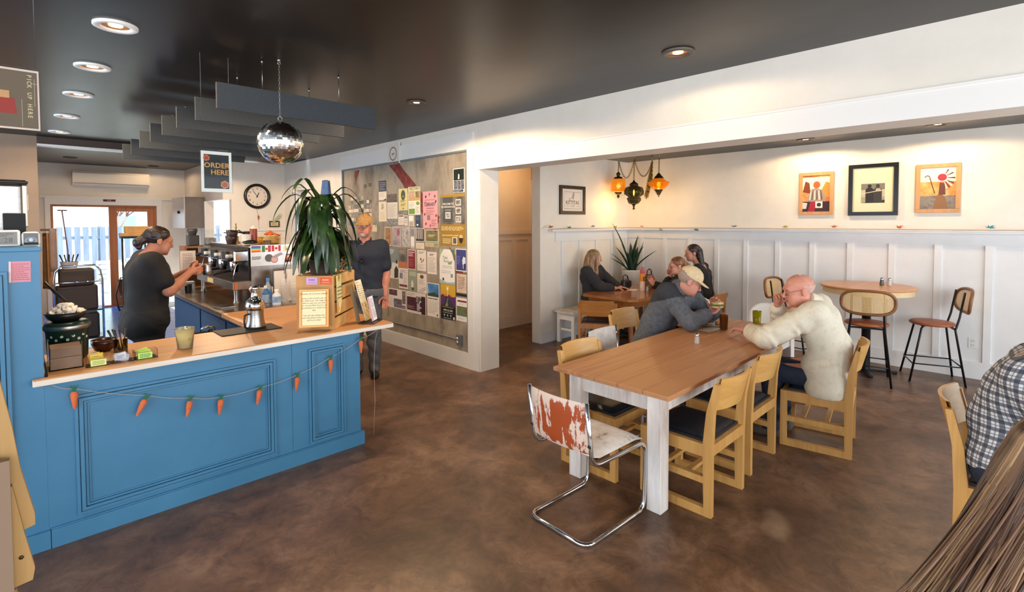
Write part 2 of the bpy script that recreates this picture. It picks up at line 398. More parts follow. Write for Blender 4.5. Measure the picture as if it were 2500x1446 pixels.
# ------------------------------------------------------------------ concrete poster wall with its red stripe
CONC = noisy('bare_concrete', ['#6b6052', '#8c8070', '#a39684', '#7a6d5d'], 3.2, (1, 1, .5), rough=.85, bump=.4, bscale=22, detail=10)
o = thing('concrete_panel', 'bare mottled concrete wall panel in grey frame covered in posters', 'wall panel', (3.8, 6.2, .19)); o['kind'] = 'structure'
MB().box(-.006, .004, -1.56, 1.58, 0, 2.38).build('concrete', CONC, o)
MB().box(-.02, .004, -1.58, -1.56, 0, 2.40).box(-.03, .004, 1.58, 1.61, 0, 2.40).box(-.025, .004, -1.58, 1.61, 2.38, 2.40).build('panel_frame', mat('#747d80', .5), o)
RED = noisy('worn_red_paint', ['#5e2722', '#7a2f28', '#8a4a40'], 14, rough=.8)
def ragged(pts, n=7, a=.012):
    r = random.Random(3); out = []
    for i, p in enumerate(pts):
        q = pts[(i + 1) % len(pts)]
        for k in range(n): out.append((p[0] + (q[0] - p[0]) * k / n + r.uniform(-a, a), p[1] + (q[1] - p[1]) * k / n + r.uniform(-a, a)))
    return out
mb = MB()
mb.prism(ragged([(-.70 + .62, 2.37), (-.44 + .62, 2.37), (-1.17 + .42, 1.50), (-1.17 + .20, 1.50)][:2] + [(-.93, 1.42), (-1.02, 1.62)]), -.0066, -.0061, 'x')
mb.prism(ragged([(-1.2, 1.25), (-1.46, 1.02), (-1.5, .8), (-1.33, .95)]), -.0066, -.0061, 'x')
mb.prism(ragged([(1.20, 2.36), (1.04, 2.36), (1.20, 2.14)], 5), -.0066, -.0061, 'x')
mb.build('red_stripe', RED, o)
# ------------------------------------------------------------------ shared materials of things
BLUE = noisy('blue_cabinet_paint', ['#3c7496', '#457fa2'], 2.5, rough=.42, bump=.02, bscale=50)
NAVY = mat('#20405e', .5)
STEEL = noisy('brushed_steel', ['#8e8a86', '#a9a6a2'], 6, (1, 1, 8), rough=.3, metal=1)
CHROME = mat('#d8d8d8', .08, 1); DSTEEL = mat('#56514d', .35, 1)
BLACK = mat('#151515', .45); BLACKM = mat('#17181a', .35, .3); RUBBER = mat('#101010', .8)
WHITE = mat('#ece9e4', .4); PAPER = mat('#f0ece4', .8); CLEAR = mat('#f4f6f6', .03, trans=1, ior=1.12)
BRASS = mat('#8a6a2c', .3, 1); DBRASS = noisy('aged_bronze', ['#2a2218', '#4a3b22'], 20, rough=.45, metal=.7)
GLASS = mat('#eef4f2', .02, trans=1, ior=1.3)
CTOP = wood('varnished_counter_wood', '#ad7443', '#c68f59', 'x', .42, 10, '#b9814c')
CEDGE = wood('worn_plywood_edge', '#d8c6b2', '#efe4d6', 'x', .6, 20)
# ------------------------------------------------------------------ recessed ceiling lights
WARM = (1.0, .72, .44)
BULB = mat('#ffd9a0', .5, emit=22)
GOLD = mat('#c98a44', .35, .6)
def ceiling_light(x, y, z, label, power, bulb=True, ring='#e4e2dd', r=.108):
    t = thing('recessed_ceiling_light', label, 'ceiling light', (x, y, z), 0, 'recessed ceiling lights')
    k = r / .108
    MB().lathe([(.108 * k, 0), (.108 * k, -.012), (.100 * k, -.016), (.070 * k, -.012), (.068 * k, -.004)], cap=False).build('trim_ring', mat(ring, .5), t)
    MB().lathe([(.068 * k, -.004), (.05 * k, -.001), (.03 * k, .0)], cap=False).build('reflector', GOLD, t)
    MB().lathe([(.001, -.0035), (.034 * k, -.0035)], cap=False).build('lamp', BULB if bulb else mat('#8a5a2a', .4), t)
    if power:
        l = light('lamp_glow', 'SPOT', (0, 0, -.03), power, WARM, (0, 0, 0), .05, spot_size=math.radians(168), spot_blend=.15); l.parent = t
    return t
nm = ['white ringed ceiling light nearest to us above the blue counter', 'white ringed ceiling light second nearest in the row above the counter', 'white ringed ceiling light in the middle of the row over the service side', 'white ringed ceiling light next to last in the row over the service side', 'white ringed ceiling light farthest off, close to the taupe wall']
for (x, y), l, pw in zip(((.431, 3.70), (.416, 4.78), (.411, 5.89), (.402, 7.17), (.396, 8.45)), nm, (48, 55, 85, 75, 18)):
    ceiling_light(x, y, ZC, l, pw)
ceiling_light(3.21, 1.68, ZC, 'lit recessed ceiling light with a dark ring near the header over the tables', 18, ring='#5a524a')
ceiling_light(2.74, 4.10, ZC, 'lit recessed ceiling light in the dark ceiling before the poster wall', 160, ring='#4a4038', r=.09)
ceiling_light(2.1, 8.5, ZC, 'added unseen ceiling light warming the clock wall, hidden by the baffles', 190, ring='#4a4038', r=.09)  # added lamp out of sight, put in to warm the clock wall
ceiling_light(6.889, .688, ZD, 'recessed ceiling light in the dining room by the feathered headdress photograph', 55, ring='#6a6258', r=.1)
ceiling_light(6.968, 1.948, ZD, 'recessed ceiling light in the dining room by the smaller wood framed photograph', 55, ring='#6a6258', r=.1)
ceiling_light(.694, 11.942, 2.915, 'dim flat ceiling light above the air conditioner, nearer the taupe wall', 15, ring='#3a352f', r=.1)
ceiling_light(2.016, 12.617, 2.915, 'dim flat ceiling light above the air conditioner, nearer the clock', 17, ring='#3a352f', r=.1)
hl = light('hall_lamp', 'POINT', (5.7, 5.4, 2.55), 11, (1, .68, .36), size=.08)
# ------------------------------------------------------------------ acoustic baffles hung from the ceiling
FELT = noisy('grey_felt', ['#2e3236', '#43484c'], 160, rough=.95, detail=3, bump=.2, bscale=200)
by = [3.77, 4.32, 4.78, 5.25, 5.75, 6.30, 6.97, 7.47]
words = ['nearest', 'second', 'third', 'fourth', 'fifth', 'sixth', 'seventh', 'farthest']
bx0 = [.957, .955, .925, .908, .902, .897, .915, .900]
base = None
for i, y in enumerate(by):
    lab = 'long dark grey felt baffle hung below the ceiling, %s from the mirror ball' % words[i] if i else 'long dark grey felt baffle hung below the ceiling, nearest one behind the mirror ball'
    if base is None:
        base = thing('acoustic_baffle', lab, 'baffle', (bx0[0], y, 2.505), 0, 'felt ceiling baffles')
        MB().box(0, 1.155, -.012, .012, 0, .172, b=.002).build('felt_panel', FELT, base)
        for x in (.29, .85):
            MB().tube([(x, 0, .172), (x, 0, .38)], .0022, 6).tube([(x, 0, .355), (x, 0, .38)], .006, 8).build('hanging_wire', STEEL, base)
    else: dup(base, (bx0[i], y, 2.505), label=lab)
# ------------------------------------------------------------------ mirror ball
t = thing('mirror_ball', 'silver disco ball covered in small mirror tiles hanging on a chain', 'disco ball', (1.337, 3.70, 2.31))
R0 = .152; mb = MB(); r = random.Random(5); rows = 30
for j in range(rows):
    a0 = -PI / 2 + PI * j / rows; a1 = a0 + PI / rows; am = (a0 + a1) / 2
    n = max(5, int(2 * PI * R0 * math.cos(am) / .0162))
    for i in range(n):
        b0 = 2 * PI * i / n; b1 = b0 + 2 * PI / n; g = .04; tl = r.uniform(-.0006, .0006), r.uniform(-.0006, .0006)
        q = []
        for (aa, bb, s) in ((a0, b0, 1), (a0, b1, 2), (a1, b1, 3), (a1, b0, 4)):
            aa = am + (aa - am) * (1 - g); bm_ = (b0 + b1) / 2; bb = bm_ + (bb - bm_) * (1 - g * 1.3)
            rr = R0 + (tl[0] if s in (1, 2) else -tl[0]) + (tl[1] if s in (1, 4) else -tl[1])
            q.append((rr * math.cos(aa) * math.cos(bb), rr * math.cos(aa) * math.sin(bb), rr * math.sin(aa)))
        mb.add(q, [(0, 1, 2, 3)])
mb.build('mirror_tiles', mat('#f6f6f4', .12, 1), t)
MB().ball((0, 0, 0), R0 - .004, 40).build('core', mat('#2a2a28', .6), t)
MB().tube([(.014 * math.cos(a), 0, .168 + .014 * math.sin(a)) for a in np.linspace(0, 2 * PI, 17)[:-1]], .0025, 6, closed=True).lathe([(.012, .148), (.006, .156), (.003, .158)]).build('hanging_ring', STEEL, t)
mb = MB()
for k in range(20):
    z = .183 + k * .0195
    mb.tube([(.005 * math.cos(a) * (k % 2), .005 * math.cos(a) * ((k + 1) % 2), z + .011 * math.sin(a)) for a in np.linspace(0, 2 * PI, 9)[:-1]], .0011, 4, closed=True)
mb.tube([(.01 * math.cos(a), 0, .553 + .01 * math.sin(a)) for a in np.linspace(0, 2 * PI, 13)[:-1]], .002, 6, closed=True).lathe([(.011, .575), (.011, .570), (.003, .562)])
mb.build('chain', STEEL, t)
# ------------------------------------------------------------------ hanging signs
def petal_flower(s, u, v, r, cols, n=6, sx=1):
    for i in range(n):
        a = 2 * PI * i / n + .4
        s.disc(u + r * .6 * math.cos(a), v + r * .6 * math.sin(a) * .7, r * .42 * s.w / min(s.w, s.h), cols[0]); s.disc(u + r * .5 * math.cos(a), v + r * .5 * math.sin(a) * .7, r * .28, cols[1])
    s.disc(u, v, r * .3, cols[1])
t = thing('order_sign', 'hanging sign reading ORDER HERE in orange on black with flowers', 'sign', (.982, 3.90, 1.957))
s = Flat(.186, .277, '#efece6'); s.rect(.09, .085, .91, .92, '#23282b')
s.text('ORDER', .51, .60, .0475, '#e0a35a', .016).text('HERE', .60, .43, .0475, '#e0a35a', .016)
petal_flower(s, .17, .83, .11, ('#d98b55', '#a63a22')); petal_flower(s, .76, .19, .14, ('#e0a06c', '#a63a22'))
s.lines(.13, .22, .5, .30, 3, '#3b4044')
o = s.place('printed_card', (.889, 3.90, 1.957), (1, 0, 0), (0, 0, 1)); o.parent = t; o.matrix_parent_inverse = Matrix.Translation((-.982, -3.90, -1.957))
MB().box(-.1, .1, -.004, -.0025, -.006, .287).build('acrylic_cover', CLEAR, t)
MB().tube([(-.085, 0, .287), (-.085, 0, .928)], .0006, 4).tube([(.085, 0, .287), (.085, 0, .928)], .0006, 4).build('clear_line', CLEAR, t)
t = thing('pickup_sign', 'hanging brown sign with PICK UP HERE running down its edge', 'sign', (-.014, 3.25, 2.18))
s = Flat(.20, .276, '#ecd2c4'); s.rect(.03, .03, .97, .965, '#75624f')
for ch, v in zip('PICK', (.90, .845, .79, .73)): s.text(ch, .80, v, .022, '#e6d49c', .012, -PI / 2)
for ch, v in zip('UP', (.60, .54)): s.text(ch, .80, v, .022, '#e6d49c', .012, -PI / 2)
for ch, v in zip('HERE', (.41, .345, .285, .225)): s.text(ch, .80, v, .022, '#e6d49c', .012, -PI / 2)
s.rect(.918, .40, .924, .86, '#d8c2a4').rect(.86, .775, .97, .781, '#d8c2a4').rect(.70, .05, .706, .50, '#d8c2a4')
s.poly([(.2, .25), (.62, .25), (.58, .5), (.3, .55)], '#a8372c').poly([(.3, .5), (.5, .5), (.5, .62), (.34, .62)], '#d8a06a')
o = s.place('printed_card', (-.114, 3.25, 2.18), (1, 0, 0), (0, 0, 1)); o.parent = t; o.matrix_parent_inverse = Matrix.Translation((.014, -3.25, -2.18))
MB().box(-.105, .106, -.004, -.0025, -.012, .284).build('acrylic_cover', CLEAR, t)
MB().tube([(-.09, 0, .284), (-.09, 0, .705)], .0006, 4).tube([(.09, 0, .284), (.09, 0, .705)], .0006, 4).build('clear_line', CLEAR, t)
# ------------------------------------------------------------------ the blue counter
t = thing('service_counter', 'bright blue panelled service counter below the wooden worktop', 'counter', (0, 3.65, 0))
MB().box(.0765, 1.366, 0, .55, 0, .893).box(1.368, 1.89, 0, .55, 0, .893).build('body', BLUE, t)
MB().box(.0835, 1.912, -.022, -.001, 0, .100).box(.0835, 1.906, -.014, -.001, .1001, .106).box(1.8905, 1.912, -.0005, .55, 0, .0995).build('plinth', BLUE, t)
def frame_mould(x0, x1, z0, z1, y=0):
    mb = MB()
    for k, (w, dp) in enumerate(((.0, .016), (.019, .020), (.040, .012), (.054, .006))):
        w2 = (.0145, .036, .051, .062)[k]
        for a in ((x0 + w, x1 - w, z0 + w, z0 + w2), (x0 + w, x1 - w, z1 - w2, z1 - w), (x0 + w, x0 + w2, z0 + w2, z1 - w2), (x1 - w2, x1 - w, z0 + w2, z1 - w2)):
            mb.box(a[0], a[1], y - dp, y - .0005, a[2], a[3])
    return mb
frame_mould(.193, 1.25, .131, .801).build('panel_moulding', BLUE, t)
frame_mould(1.484, 1.760, .125, .823).build('panel_moulding', BLUE, t)
t = thing('return_counter', 'dark blue base cabinet under the steel coffee counter', 'counter', (1.33, 4.22, 0))
MB().box(0, .75, 0, 3.0, 0, .893).build('body', NAVY, t)
MB().box(-.012, 0, .1, .8, .1, .85).box(-.012, 0, .86, 1.7, .1, .85).box(-.012, 0, 1.76, 2.9, .1, .85).build('door_panel', NAVY, t)
MB().tube([(-.03, .55, .70), (-.05, .58, .70), (-.05, .72, .70), (-.03, .75, .70)], .006, 8).build('handle', STEEL, t)
t = thing('wooden_worktop', 'varnished wooden worktop with worn white edge on the blue counter', 'worktop', (0, 3.60, .895))
def rc(x0, x1, y0, y1, r, n=6):
    p = [(x0, y0)]
    for (cx, cy, a0) in ((x1 - r, y0 + r, -PI / 2), (x1 - r, y1 - r, 0)):
        p += [(cx + r * math.cos(a0 + PI / 2 * k / n), cy + r * math.sin(a0 + PI / 2 * k / n)) for k in range(n + 1)]
    return p + [(x0, y1)]
p_ = rc(.035, 2.165, .0, .655, .03); p_[-1:] = [(.092, .655), (.092, .034), (.035, .034)]
MB().prism(p_, 0, .034, 'z').prism([(1.285, .6551), (2.10, .6551), (2.10, 1.47), (1.285, 1.47)], 0, .0338).build('wood_slab', CTOP, t)
MB().prism(rc(.033, 2.168, -.003, .034, .016), -.0012, .027, 'z').box(.030, .0345, -.002, .034, 0, .03).build('worn_edge', CEDGE, t)
t = thing('steel_worktop', 'dull steel worktop carrying the espresso machine', 'worktop', (1.28, 5.075, .893))
MB().box(0, .85, 0, 2.2, .0, .037, b=.004).build('steel_sheet', noisy('scuffed_steel', ['#7d6a58', '#94806c'], 5, rough=.25, metal=.85, rvar=.06), t)
# carrots on a string
t = thing('carrot_garland', 'garland of small orange felt carrots strung across the blue counter', 'garland', (0, 3.625, .7))
cp = [(.193, .792), (.489, .674), (.725, .605), (.898, .57), (1.131, .576), (1.385, .607), (1.636, .685), (1.881, .786)]
tops = [(.105, .886)] + [(x + dx, z + .055) for (x, z), dx in zip(cp, (.0, .028, .012, .0, .0, .0, .0, .003))] + [(2.02, .886)]
pts = []
for i in range(len(tops) - 1):
    (xa, za), (xb, zb) = tops[i], tops[i + 1]
    pts += [(xa + (xb - xa) * k / 6, -.012, za + (zb - za) * k / 6 - .008 * math.sin(PI * k / 6) - .7) for k in range(6)]
pts.append((2.02, -.012, .186)); pts += [(2.03, .0, .17), (2.03, .03, .1), (2.02, .04, -.1), (2.025, .04, -.4), (2.02, .06, -.69)]
MB().tube(pts, .0016, 5).build('string', mat('#b9a894', .9), t)
ORANGE = noisy('orange_felt', ['#c95f35', '#d97245'], 60, rough=.9)
for i, (x, z) in enumerate(cp):
    tilt = (.0, .45, .2, .12, .2, .12, .02, .0)[i]
    c = MB().at((x, -.014, z - .7), (0, tilt, 0)).lathe([(.002, -.060), (.008, -.05), (.014, -.01), (.018, .02), (.016, .034), (.006, .040)], n=12).build('carrot', ORANGE, t)
    mb = MB().at((x, -.014, z - .7), (0, tilt, 0))
    for a in (-.3, 0, .35): mb.tube([(0, 0, .036), (.02 * a, .004, .055), (.05 * a, 0, .072)], [.004, .005, .002], 6)
    mb.build('greens', mat('#2f6b3f', .8), c)
# tall blue cabinet and the things on it
t = thing('tall_cabinet', 'tall blue panelled cabinet at the end of the counter', 'cabinet', (-.10, 3.65, 0))
MB().box(-.9, .176, 0, .62, 0, 1.60).box(-.92, .184, -.012, .63, 1.6005, 1.625, b=.004).box(-.9, .18, -.02, -.0005, 0, .10).build('body', BLUE, t)
frame_mould(-.62, .052, .2, 1.5).build('panel_moulding', BLUE, t)
s = Flat(.082, .108, '#d68f96'); s.lines(.12, .08, .95, .92, 9, '#b5606c', .35); s.rect(0, 0, .1, 1, '#e6c4c2')
tag(s.place('pink_note', (-.043, 3.6485, 1.444), (1, .0, -.02), (.02, 0, 1)), 'small pink handwritten note taped to the tall blue cabinet', 'note')
t = thing('digital_clock', 'white framed digital clock with grey screen on the tall cabinet', 'clock', (-.062, 3.74, 1.625))
MB().box(-.068, .068, -.012, .012, .002, .088, b=.01).build('case', WHITE, t)
s = Flat(.112, .066, '#77716a', mt=mat('#77716a', .3)); s.text('12:28', .5, .15, .036, '#5d5852', .0).lines(.1, .62, .9, .92, 2, '#605b55')
o = s.place('screen', (-.056, -.0145, .012), (1, 0, 0), (0, 0, 1), t)
t = thing('smart_display', 'rounded white framed little screen showing a pale arc on black', 'display', (.046, 3.74, 1.625))
MB().box(-.036, .036, -.012, .02, .001, .078, b=.016).build('case', WHITE, t)
s = Flat(.058, .062, '#0d1116', mt=mat('#0d1116', .15)); s.disc(.5, .42, .15, '#c9cfd2'); s.ring(.5, .35, .42, .13, '#8f979c', sy=.8); s.rect(0, 0, 1, .2, '#0d1116')
s.place('screen', (-.029, -.0135, .008), (1, 0, 0), (0, 0, 1), t)
t = thing('monitor', 'flat black monitor back behind the two small screens', 'monitor', (-.02, 3.90, 1.625))
MB().box(-.04, .05, -.012, .012, .06, .178, b=.003).build('screen_back', mat('#0c0e10', .65), t)
MB().box(-.02, .03, -.01, .01, .0, .065).box(-.03, .045, -.04, .05, 0, .006).build('stand', BLACK, t)
t = thing('hot_water_dispenser', 'stainless steel dispenser with rounded black top on the tall cabinet', 'dispenser', (-.09, 4.16, 1.625))
MB().box(-.2, .105, -.1, .1, .0, .345, b=.012).build('body', STEEL, t)
MB().box(-.21, .137, -.11, .11, .345, .372, b=.012).build('lid', mat('#231f1c', .35), t)
MB().box(.106, .132, -.08, .08, .1, .345, b=.006).build('side_panel', mat('#b5aa9a', .3, .6), t)
MB().box(.1325, .135, -.05, -.01, .2, .29).build('gauge', WHITE, t)
# ------------------------------------------------------------------ tables and chairs
OAK = wood('golden_oak', '#b5813f', '#d1a05c', 'z', .45, 18)
OAKX = wood('golden_oak_plate', '#bd8944', '#d6a660', 'x', .4, 14)
DOAK = wood('brown_oak', '#9a6232', '#b67c46', 'z', .45, 18)
SEATV = mat('#1c2026', .42)
def wooden_chair(name, label, loc, rz, group, w1=OAK, w2=OAKX, cushion=SEATV, h=.83):
    t = thing(name, label, 'chair', loc, rz, group)
    hw = .23
    for s in (-1, 1):
        x = s * hw; a, b = x - .018, x + .018
        mb = MB()
        mb.prism([(-.235, .0), (-.19, .0), (-.18, .42), (-.20, .62), (-.245, h - .03), (-.275, h - .03), (-.245, .62), (-.235, .40)], a, b, 'x')
        mb.prism([(.19, .0), (.235, .0), (.235, .43), (.19, .43)], a, b, 'x')
        mb.prism([(-.19, .0), (.19, .0), (.19, .05), (-.19, .05)], a, b, 'x')
        mb.prism([(-.181, .355), (.19, .355), (.19, .43), (-.181, .43)], a, b, 'x')
        mb.prism([(-.186, .195), (.19, .195), (.19, .235), (-.186, .235)], a, b, 'x')
        mb.build('side_frame', w1, t)
    MB().box(-hw + .018, hw - .018, .195, .23, .365, .425).prism([(-hw + .018, -.235), (hw - .018, -.235), (hw - .018, -.20), (-hw + .018, -.20)], .365, .43).box(-hw + .018, hw - .018, -.20, .195, .40, .415).build('seat_frame', w1, t)
    for y in (-.07, .09): MB().box(-hw + .018, hw - .018, y - .016, y + .016, .205, .228).build('stretcher', w1, t)
    MB().sheet(lambda u, v: ((u - .5) * .42, -.205 + .395 * v, .445 + .02 * (min(1, 6 * u * (1 - u) * 2) * min(1, 12 * v * (1 - v))) - .028 * (v < .02 or v > .98 or u < .02 or u > .98)), 14, 14).box(-.21, .21, -.205, .19, .4155, .445).build('seat', cushion, t)
    n = 14; o_ = []; i_ = []
    for k in range(n + 1):
        x = -hw + .0185 + (2 * hw - .037) * k / n; c = .05 * (1 - (2 * k / n - 1) ** 2)
        o_.append((x, -.246 - c)); i_.append((x, -.230 - c))
    mb = MB(); lean = .05
    for z0, z1 in ((h - .2, h),):
        mb.sheet(lambda u, v: (o_[round(u * n)][0], o_[round(u * n)][1] + .02 - lean * v, z0 + (z1 - z0) * v), n, 4).sheet(lambda u, v: (i_[round(u * n)][0], i_[round(u * n)][1] + .02 - lean * v, z0 + (z1 - z0) * v), n, 4)
        mb.sheet(lambda u, v: (o_[round(u * n)][0], o_[round(u * n)][1] * (1 - v) + i_[round(u * n)][1] * v + .02 - lean, z1), n, 1).sheet(lambda u, v: (o_[round(u * n)][0], o_[round(u * n)][1] * (1 - v) + i_[round(u * n)][1] * v + .02, z0), n, 1)
    mb.build('backrest', w2, t)
    return t
G1 = 'oak chairs with black seats at the long table'
c1 = wooden_chair('wooden_chair', 'empty oak chair with black seat beside the nearest whitewashed table leg', (3.105, 1.50, 0), 0, G1)
dup(c1, (3.785, 1.53, 0), 0, 'empty oak chair with black seat between the other empty one and the bald man')
dup(c1, (4.505, 1.135, 0), math.radians(9), 'oak chair under the bald man in the cream jacket')
dup(c1, (3.05, 2.125, 0), PI, 'oak chair tucked under the long table, facing the empty oak chairs across it')
dup(c1, (4.49, 2.68, 0), PI, 'oak chair under the man in the tan cap')
dup(c1, (3.56, .0, 0), PI, 'pale backed oak chair under the man in the plaid shirt')
c2 = wooden_chair('dining_chair', 'brown wooden chair with dark leather seat pushed to the dining table beside the bench', (5.47, 3.95, 0), math.radians(-60), None, DOAK, wood('brown_oak_plate', '#a4682f', '#bd8145', 'x', .4, 14), mat('#33221c', .35), .735)
dup(c2, (6.47, 3.17, 0), 0, 'brown wooden chair under the woman with her hair in a bun')
dup(c2, (7.02, 3.27, 0), 0, 'brown wooden chair under the dark haired woman at the far corner of the dining table')
# long farmhouse table
TTOP = wood('table_oak_top', '#a26b42', '#bd865a', 'x', .42, 9, '#b0784c')
WASH = noisy('whitewashed_wood', ['#a08a7c', '#d9d0c8', '#efe9e3'], 9, (1, 1, .18), rough=.75, bump=.15, pos=[.25, .5, .7])
t = thing('farmhouse_table', 'long oak topped table on chipped whitewashed legs with the two men', 'table', (2.61, 1.405, 0))
L_, W_ = 2.56, .865
MB().box(.0, L_, 0, .168, .722, .75, b=.003).box(0, L_, .17, .345, .722, .75, b=.003).box(0, L_, .347, .52, .722, .75, b=.003).box(0, L_, .522, .695, .722, .75, b=.003).box(0, L_, .697, W_, .722, .75, b=.003).build('tabletop', TTOP, t)
MB().box(.10, L_ - .1, .10, .125, .60, .721).box(.10, L_ - .1, W_ - .125, W_ - .10, .60, .721).box(.10, .125, .126, W_ - .126, .60, .721).box(L_ - .125, L_ - .1, .126, W_ - .126, .60, .721).build('apron', WASH, t)
for x in (.07, L_ - .165):
    for y in (.085, W_ - .18): MB().box(x, x + .095, y, y + .095, 0, .7205, b=.004).build('leg', WASH, t)
# chrome cantilever chairs
def rust_mat():
    m = bpy.data.materials.new('rust_streaked_vinyl'); m.use_nodes = True; nt = m.node_tree; N = nt.nodes; L = nt.links; b = N['Principled BSDF']
    tc = N.new('ShaderNodeTexCoord')
    def nz(st, sc, det=8):
        mp = N.new('ShaderNodeMapping'); mp.inputs['Scale'].default_value = st; L.new(tc.outputs['Object'], mp.inputs[0]); n = N.new('ShaderNodeTexNoise'); n.inputs['Scale'].default_value = sc; n.inputs['Detail'].default_value = det; n.inputs['Roughness'].default_value = .7; L.new(mp.outputs[0], n.inputs['Vector']); return n.outputs['Fac']
    def mth(op, a, b_=None):
        x = N.new('ShaderNodeMath'); x.operation = op
        for i, v in enumerate((a, b_)):
            if v is None: continue
            if isinstance(v, (int, float)): x.inputs[i].default_value = v
            else: L.new(v, x.inputs[i])
        return x.outputs[0]
    sp = N.new('ShaderNodeSeparateXYZ'); L.new(tc.outputs['Object'], sp.inputs[0])
    ax = mth('DIVIDE', mth('ABSOLUTE', mth('ADD', sp.outputs['X'], -.01)), .235); az = mth('DIVIDE', mth('ABSOLUTE', mth('ADD', sp.outputs['Z'], -.625)), .165)
    edge = mth('MAXIMUM', ax, az)                                     # stain spreads from the middle of the pad
    v = mth('ADD', mth('ADD', mth('MULTIPLY', nz((1, 1, .16), 26), .9), mth('MULTIPLY', nz((1, 1, 1), 7), .7)), mth('MULTIPLY', edge, .30))
    r = N.new('ShaderNodeValToRGB'); e = r.color_ramp.elements; e[0].position = .96; e[0].color = lin('#a8481a'); e[1].position = 1.19; e[1].color = lin('#e9e1d8')
    x = e.new(1.10); x.color = lin('#c0632c'); x = e.new(1.14); x.color = lin('#dfc4ae'); L.new(v, r.inputs[0]); L.new(r.outputs[0], b.inputs['Base Color']); b.inputs['Roughness'].default_value = .55
    return m
RUST = rust_mat()
WORN = noisy('worn_white_vinyl', ['#6b4a3a', '#d8cfc6', '#ece6de'], 9, (1, 1, 1), rough=.55, bump=.15, pos=[.30, .40, .6], detail=9)
def cantilever(name, label, loc, rz, back, seat, group):
    """chair facing +y; tube loop on the floor closed at the rear"""
    t = thing(name, label, 'chair', loc, rz, group)
    def arc(c, a0, a1, r, ax, n=6):
        return [(c[0], c[1] + r * math.cos(a0 + (a1 - a0) * k / n), c[2] + r * math.sin(a0 + (a1 - a0) * k / n)) for k in range(n + 1)]
    side = []
    hw = .215; r = .0125
    side += [(hw, -.30, .79), (hw, -.262, .52)]
    side += arc((hw, -.19, .50), PI, 1.5 * PI, .07, 'x')            # back tube turns under the seat
    side += [(hw, .0, .425)] + arc((hw, .19, .365), PI / 2, 0, .06, 'x')
    side += [(hw, .25, .25), (hw, .245, .10)] + arc((hw, .18, .075), -.1, -PI / 2, .0625, 'x')
    side += [(hw, -.1, .0125), (hw, -.20, .0125)]
    corner = [(hw - .06 + .06 * math.cos(a), -.24 - .06 * math.sin(a), .0125) for a in np.linspace(0, PI / 2, 6)]
    half = side + corner
    full = half + [(-x, y, z) for x, y, z in half[::-1]]
    MB().tube(full, r, 10).build('tube_frame', CHROME, t)
    def pad(u, v, s):
        e = (1 - abs(2 * u - 1) ** 6) * (1 - abs(2 * v - 1) ** 6); return e * s
    mb = MB()
    for s, sg in ((.016, 1), (-.016, -1)):
        mb.sheet(lambda u, v: ((u - .5) * .42, -.262 - .032 * v + .012 * sg * 0 + pad(u, v, s) - .03 * (1 - (2 * u - 1) ** 2), .50 + .285 * v), 16, 14)
    o = mb.build('backrest', back, t)
    mb = MB()
    for s in (.028, -.016):
        mb.sheet(lambda u, v: ((u - .5) * .43, -.215 + .455 * v, .462 + pad(u, v, s) - .02 * max(0, v - .8) * 5), 16, 16)
    mb.build('seat', seat, t)
    mb = MB()
    for s in (-1, 1):
        for z in (.55, .72): mb.tube([(s * .208, -.27 - .03 * (z - .5) / .285, z), (s * .224, -.27 - .03 * (z - .5) / .285, z)], .009, 8)
    mb.build('bolt', mat('#3a2d26', .6, .5), t)
    return t
cantilever('cantilever_chair', 'rust streaked white vinyl chair on a chrome cantilever tube frame at the table end', (2.42, 1.81, 0), math.radians(-90 - 2), RUST, WORN, 'chrome cantilever chairs')
cantilever('cantilever_chair', 'chipped white chrome tube chair at the far side of the long table', (3.72, 2.36, 0), PI, WORN, WORN, 'chrome cantilever chairs')
t = thing('shell_chair', 'white rounded shell chair at the far end of the long table', 'chair', (5.45, 1.90, 0), PI / 2)
mb = MB()
mb.sheet(lambda u, v: ((u - .5) * (.42 + .06 * v) * (1 - .15 * v), -.2 + .05 * (2 * u - 1) ** 2 - .06 * v + (.42 * (1 - v * 5) if v < .2 else 0) , .45 + (.0 if v < .2 else .42 * (v - .2) / .8 * (1 - .25 * (2 * u - 1) ** 4))), 16, 20)
mb.build('shell', mat('#e9e6e1', .4), t, solid=.012)
for x in (-.17, .17):
    for y in (-.15, .17): MB().tube([(x, y, .445), (x * 1.2, y * 1.2, 0)], .011, 8).build('leg', CHROME, t)
# round bar table
BART = wood('bar_table_top', '#b47a4c', '#cf9866', 'x', .3, 8)
t = thing('bar_table', 'round pale wood bar table on a black column by the panelled wall', 'table', (6.98, 1.29, 0))
MB().lathe([(.455, .975), (.462, .985), (.462, .992), (.452, 1.0)], n=48).build('tabletop', BART, t)
MB().lathe([(.435, .915), (.435, .9745)], n=48).build('apron', wood('pale_apron_wood', '#d2b384', '#e0c497', 'x', .5, 10), t)
MB().lathe([(.05, .02), (.045, .05), (.0445, .9), (.1, .9145)], n=20).build('column', BLACKM, t)
mb = MB()
for a in range(4):
    mb.at((0, 0, 0), (0, 0, a * PI / 2 + .35)).box(.03, .30, -.025, .025, .008, .035, b=.006).lathe([(.02, 0), (.02, .01)], (.28, 0, 0), n=12)
mb.build('base', BLACKM, t)
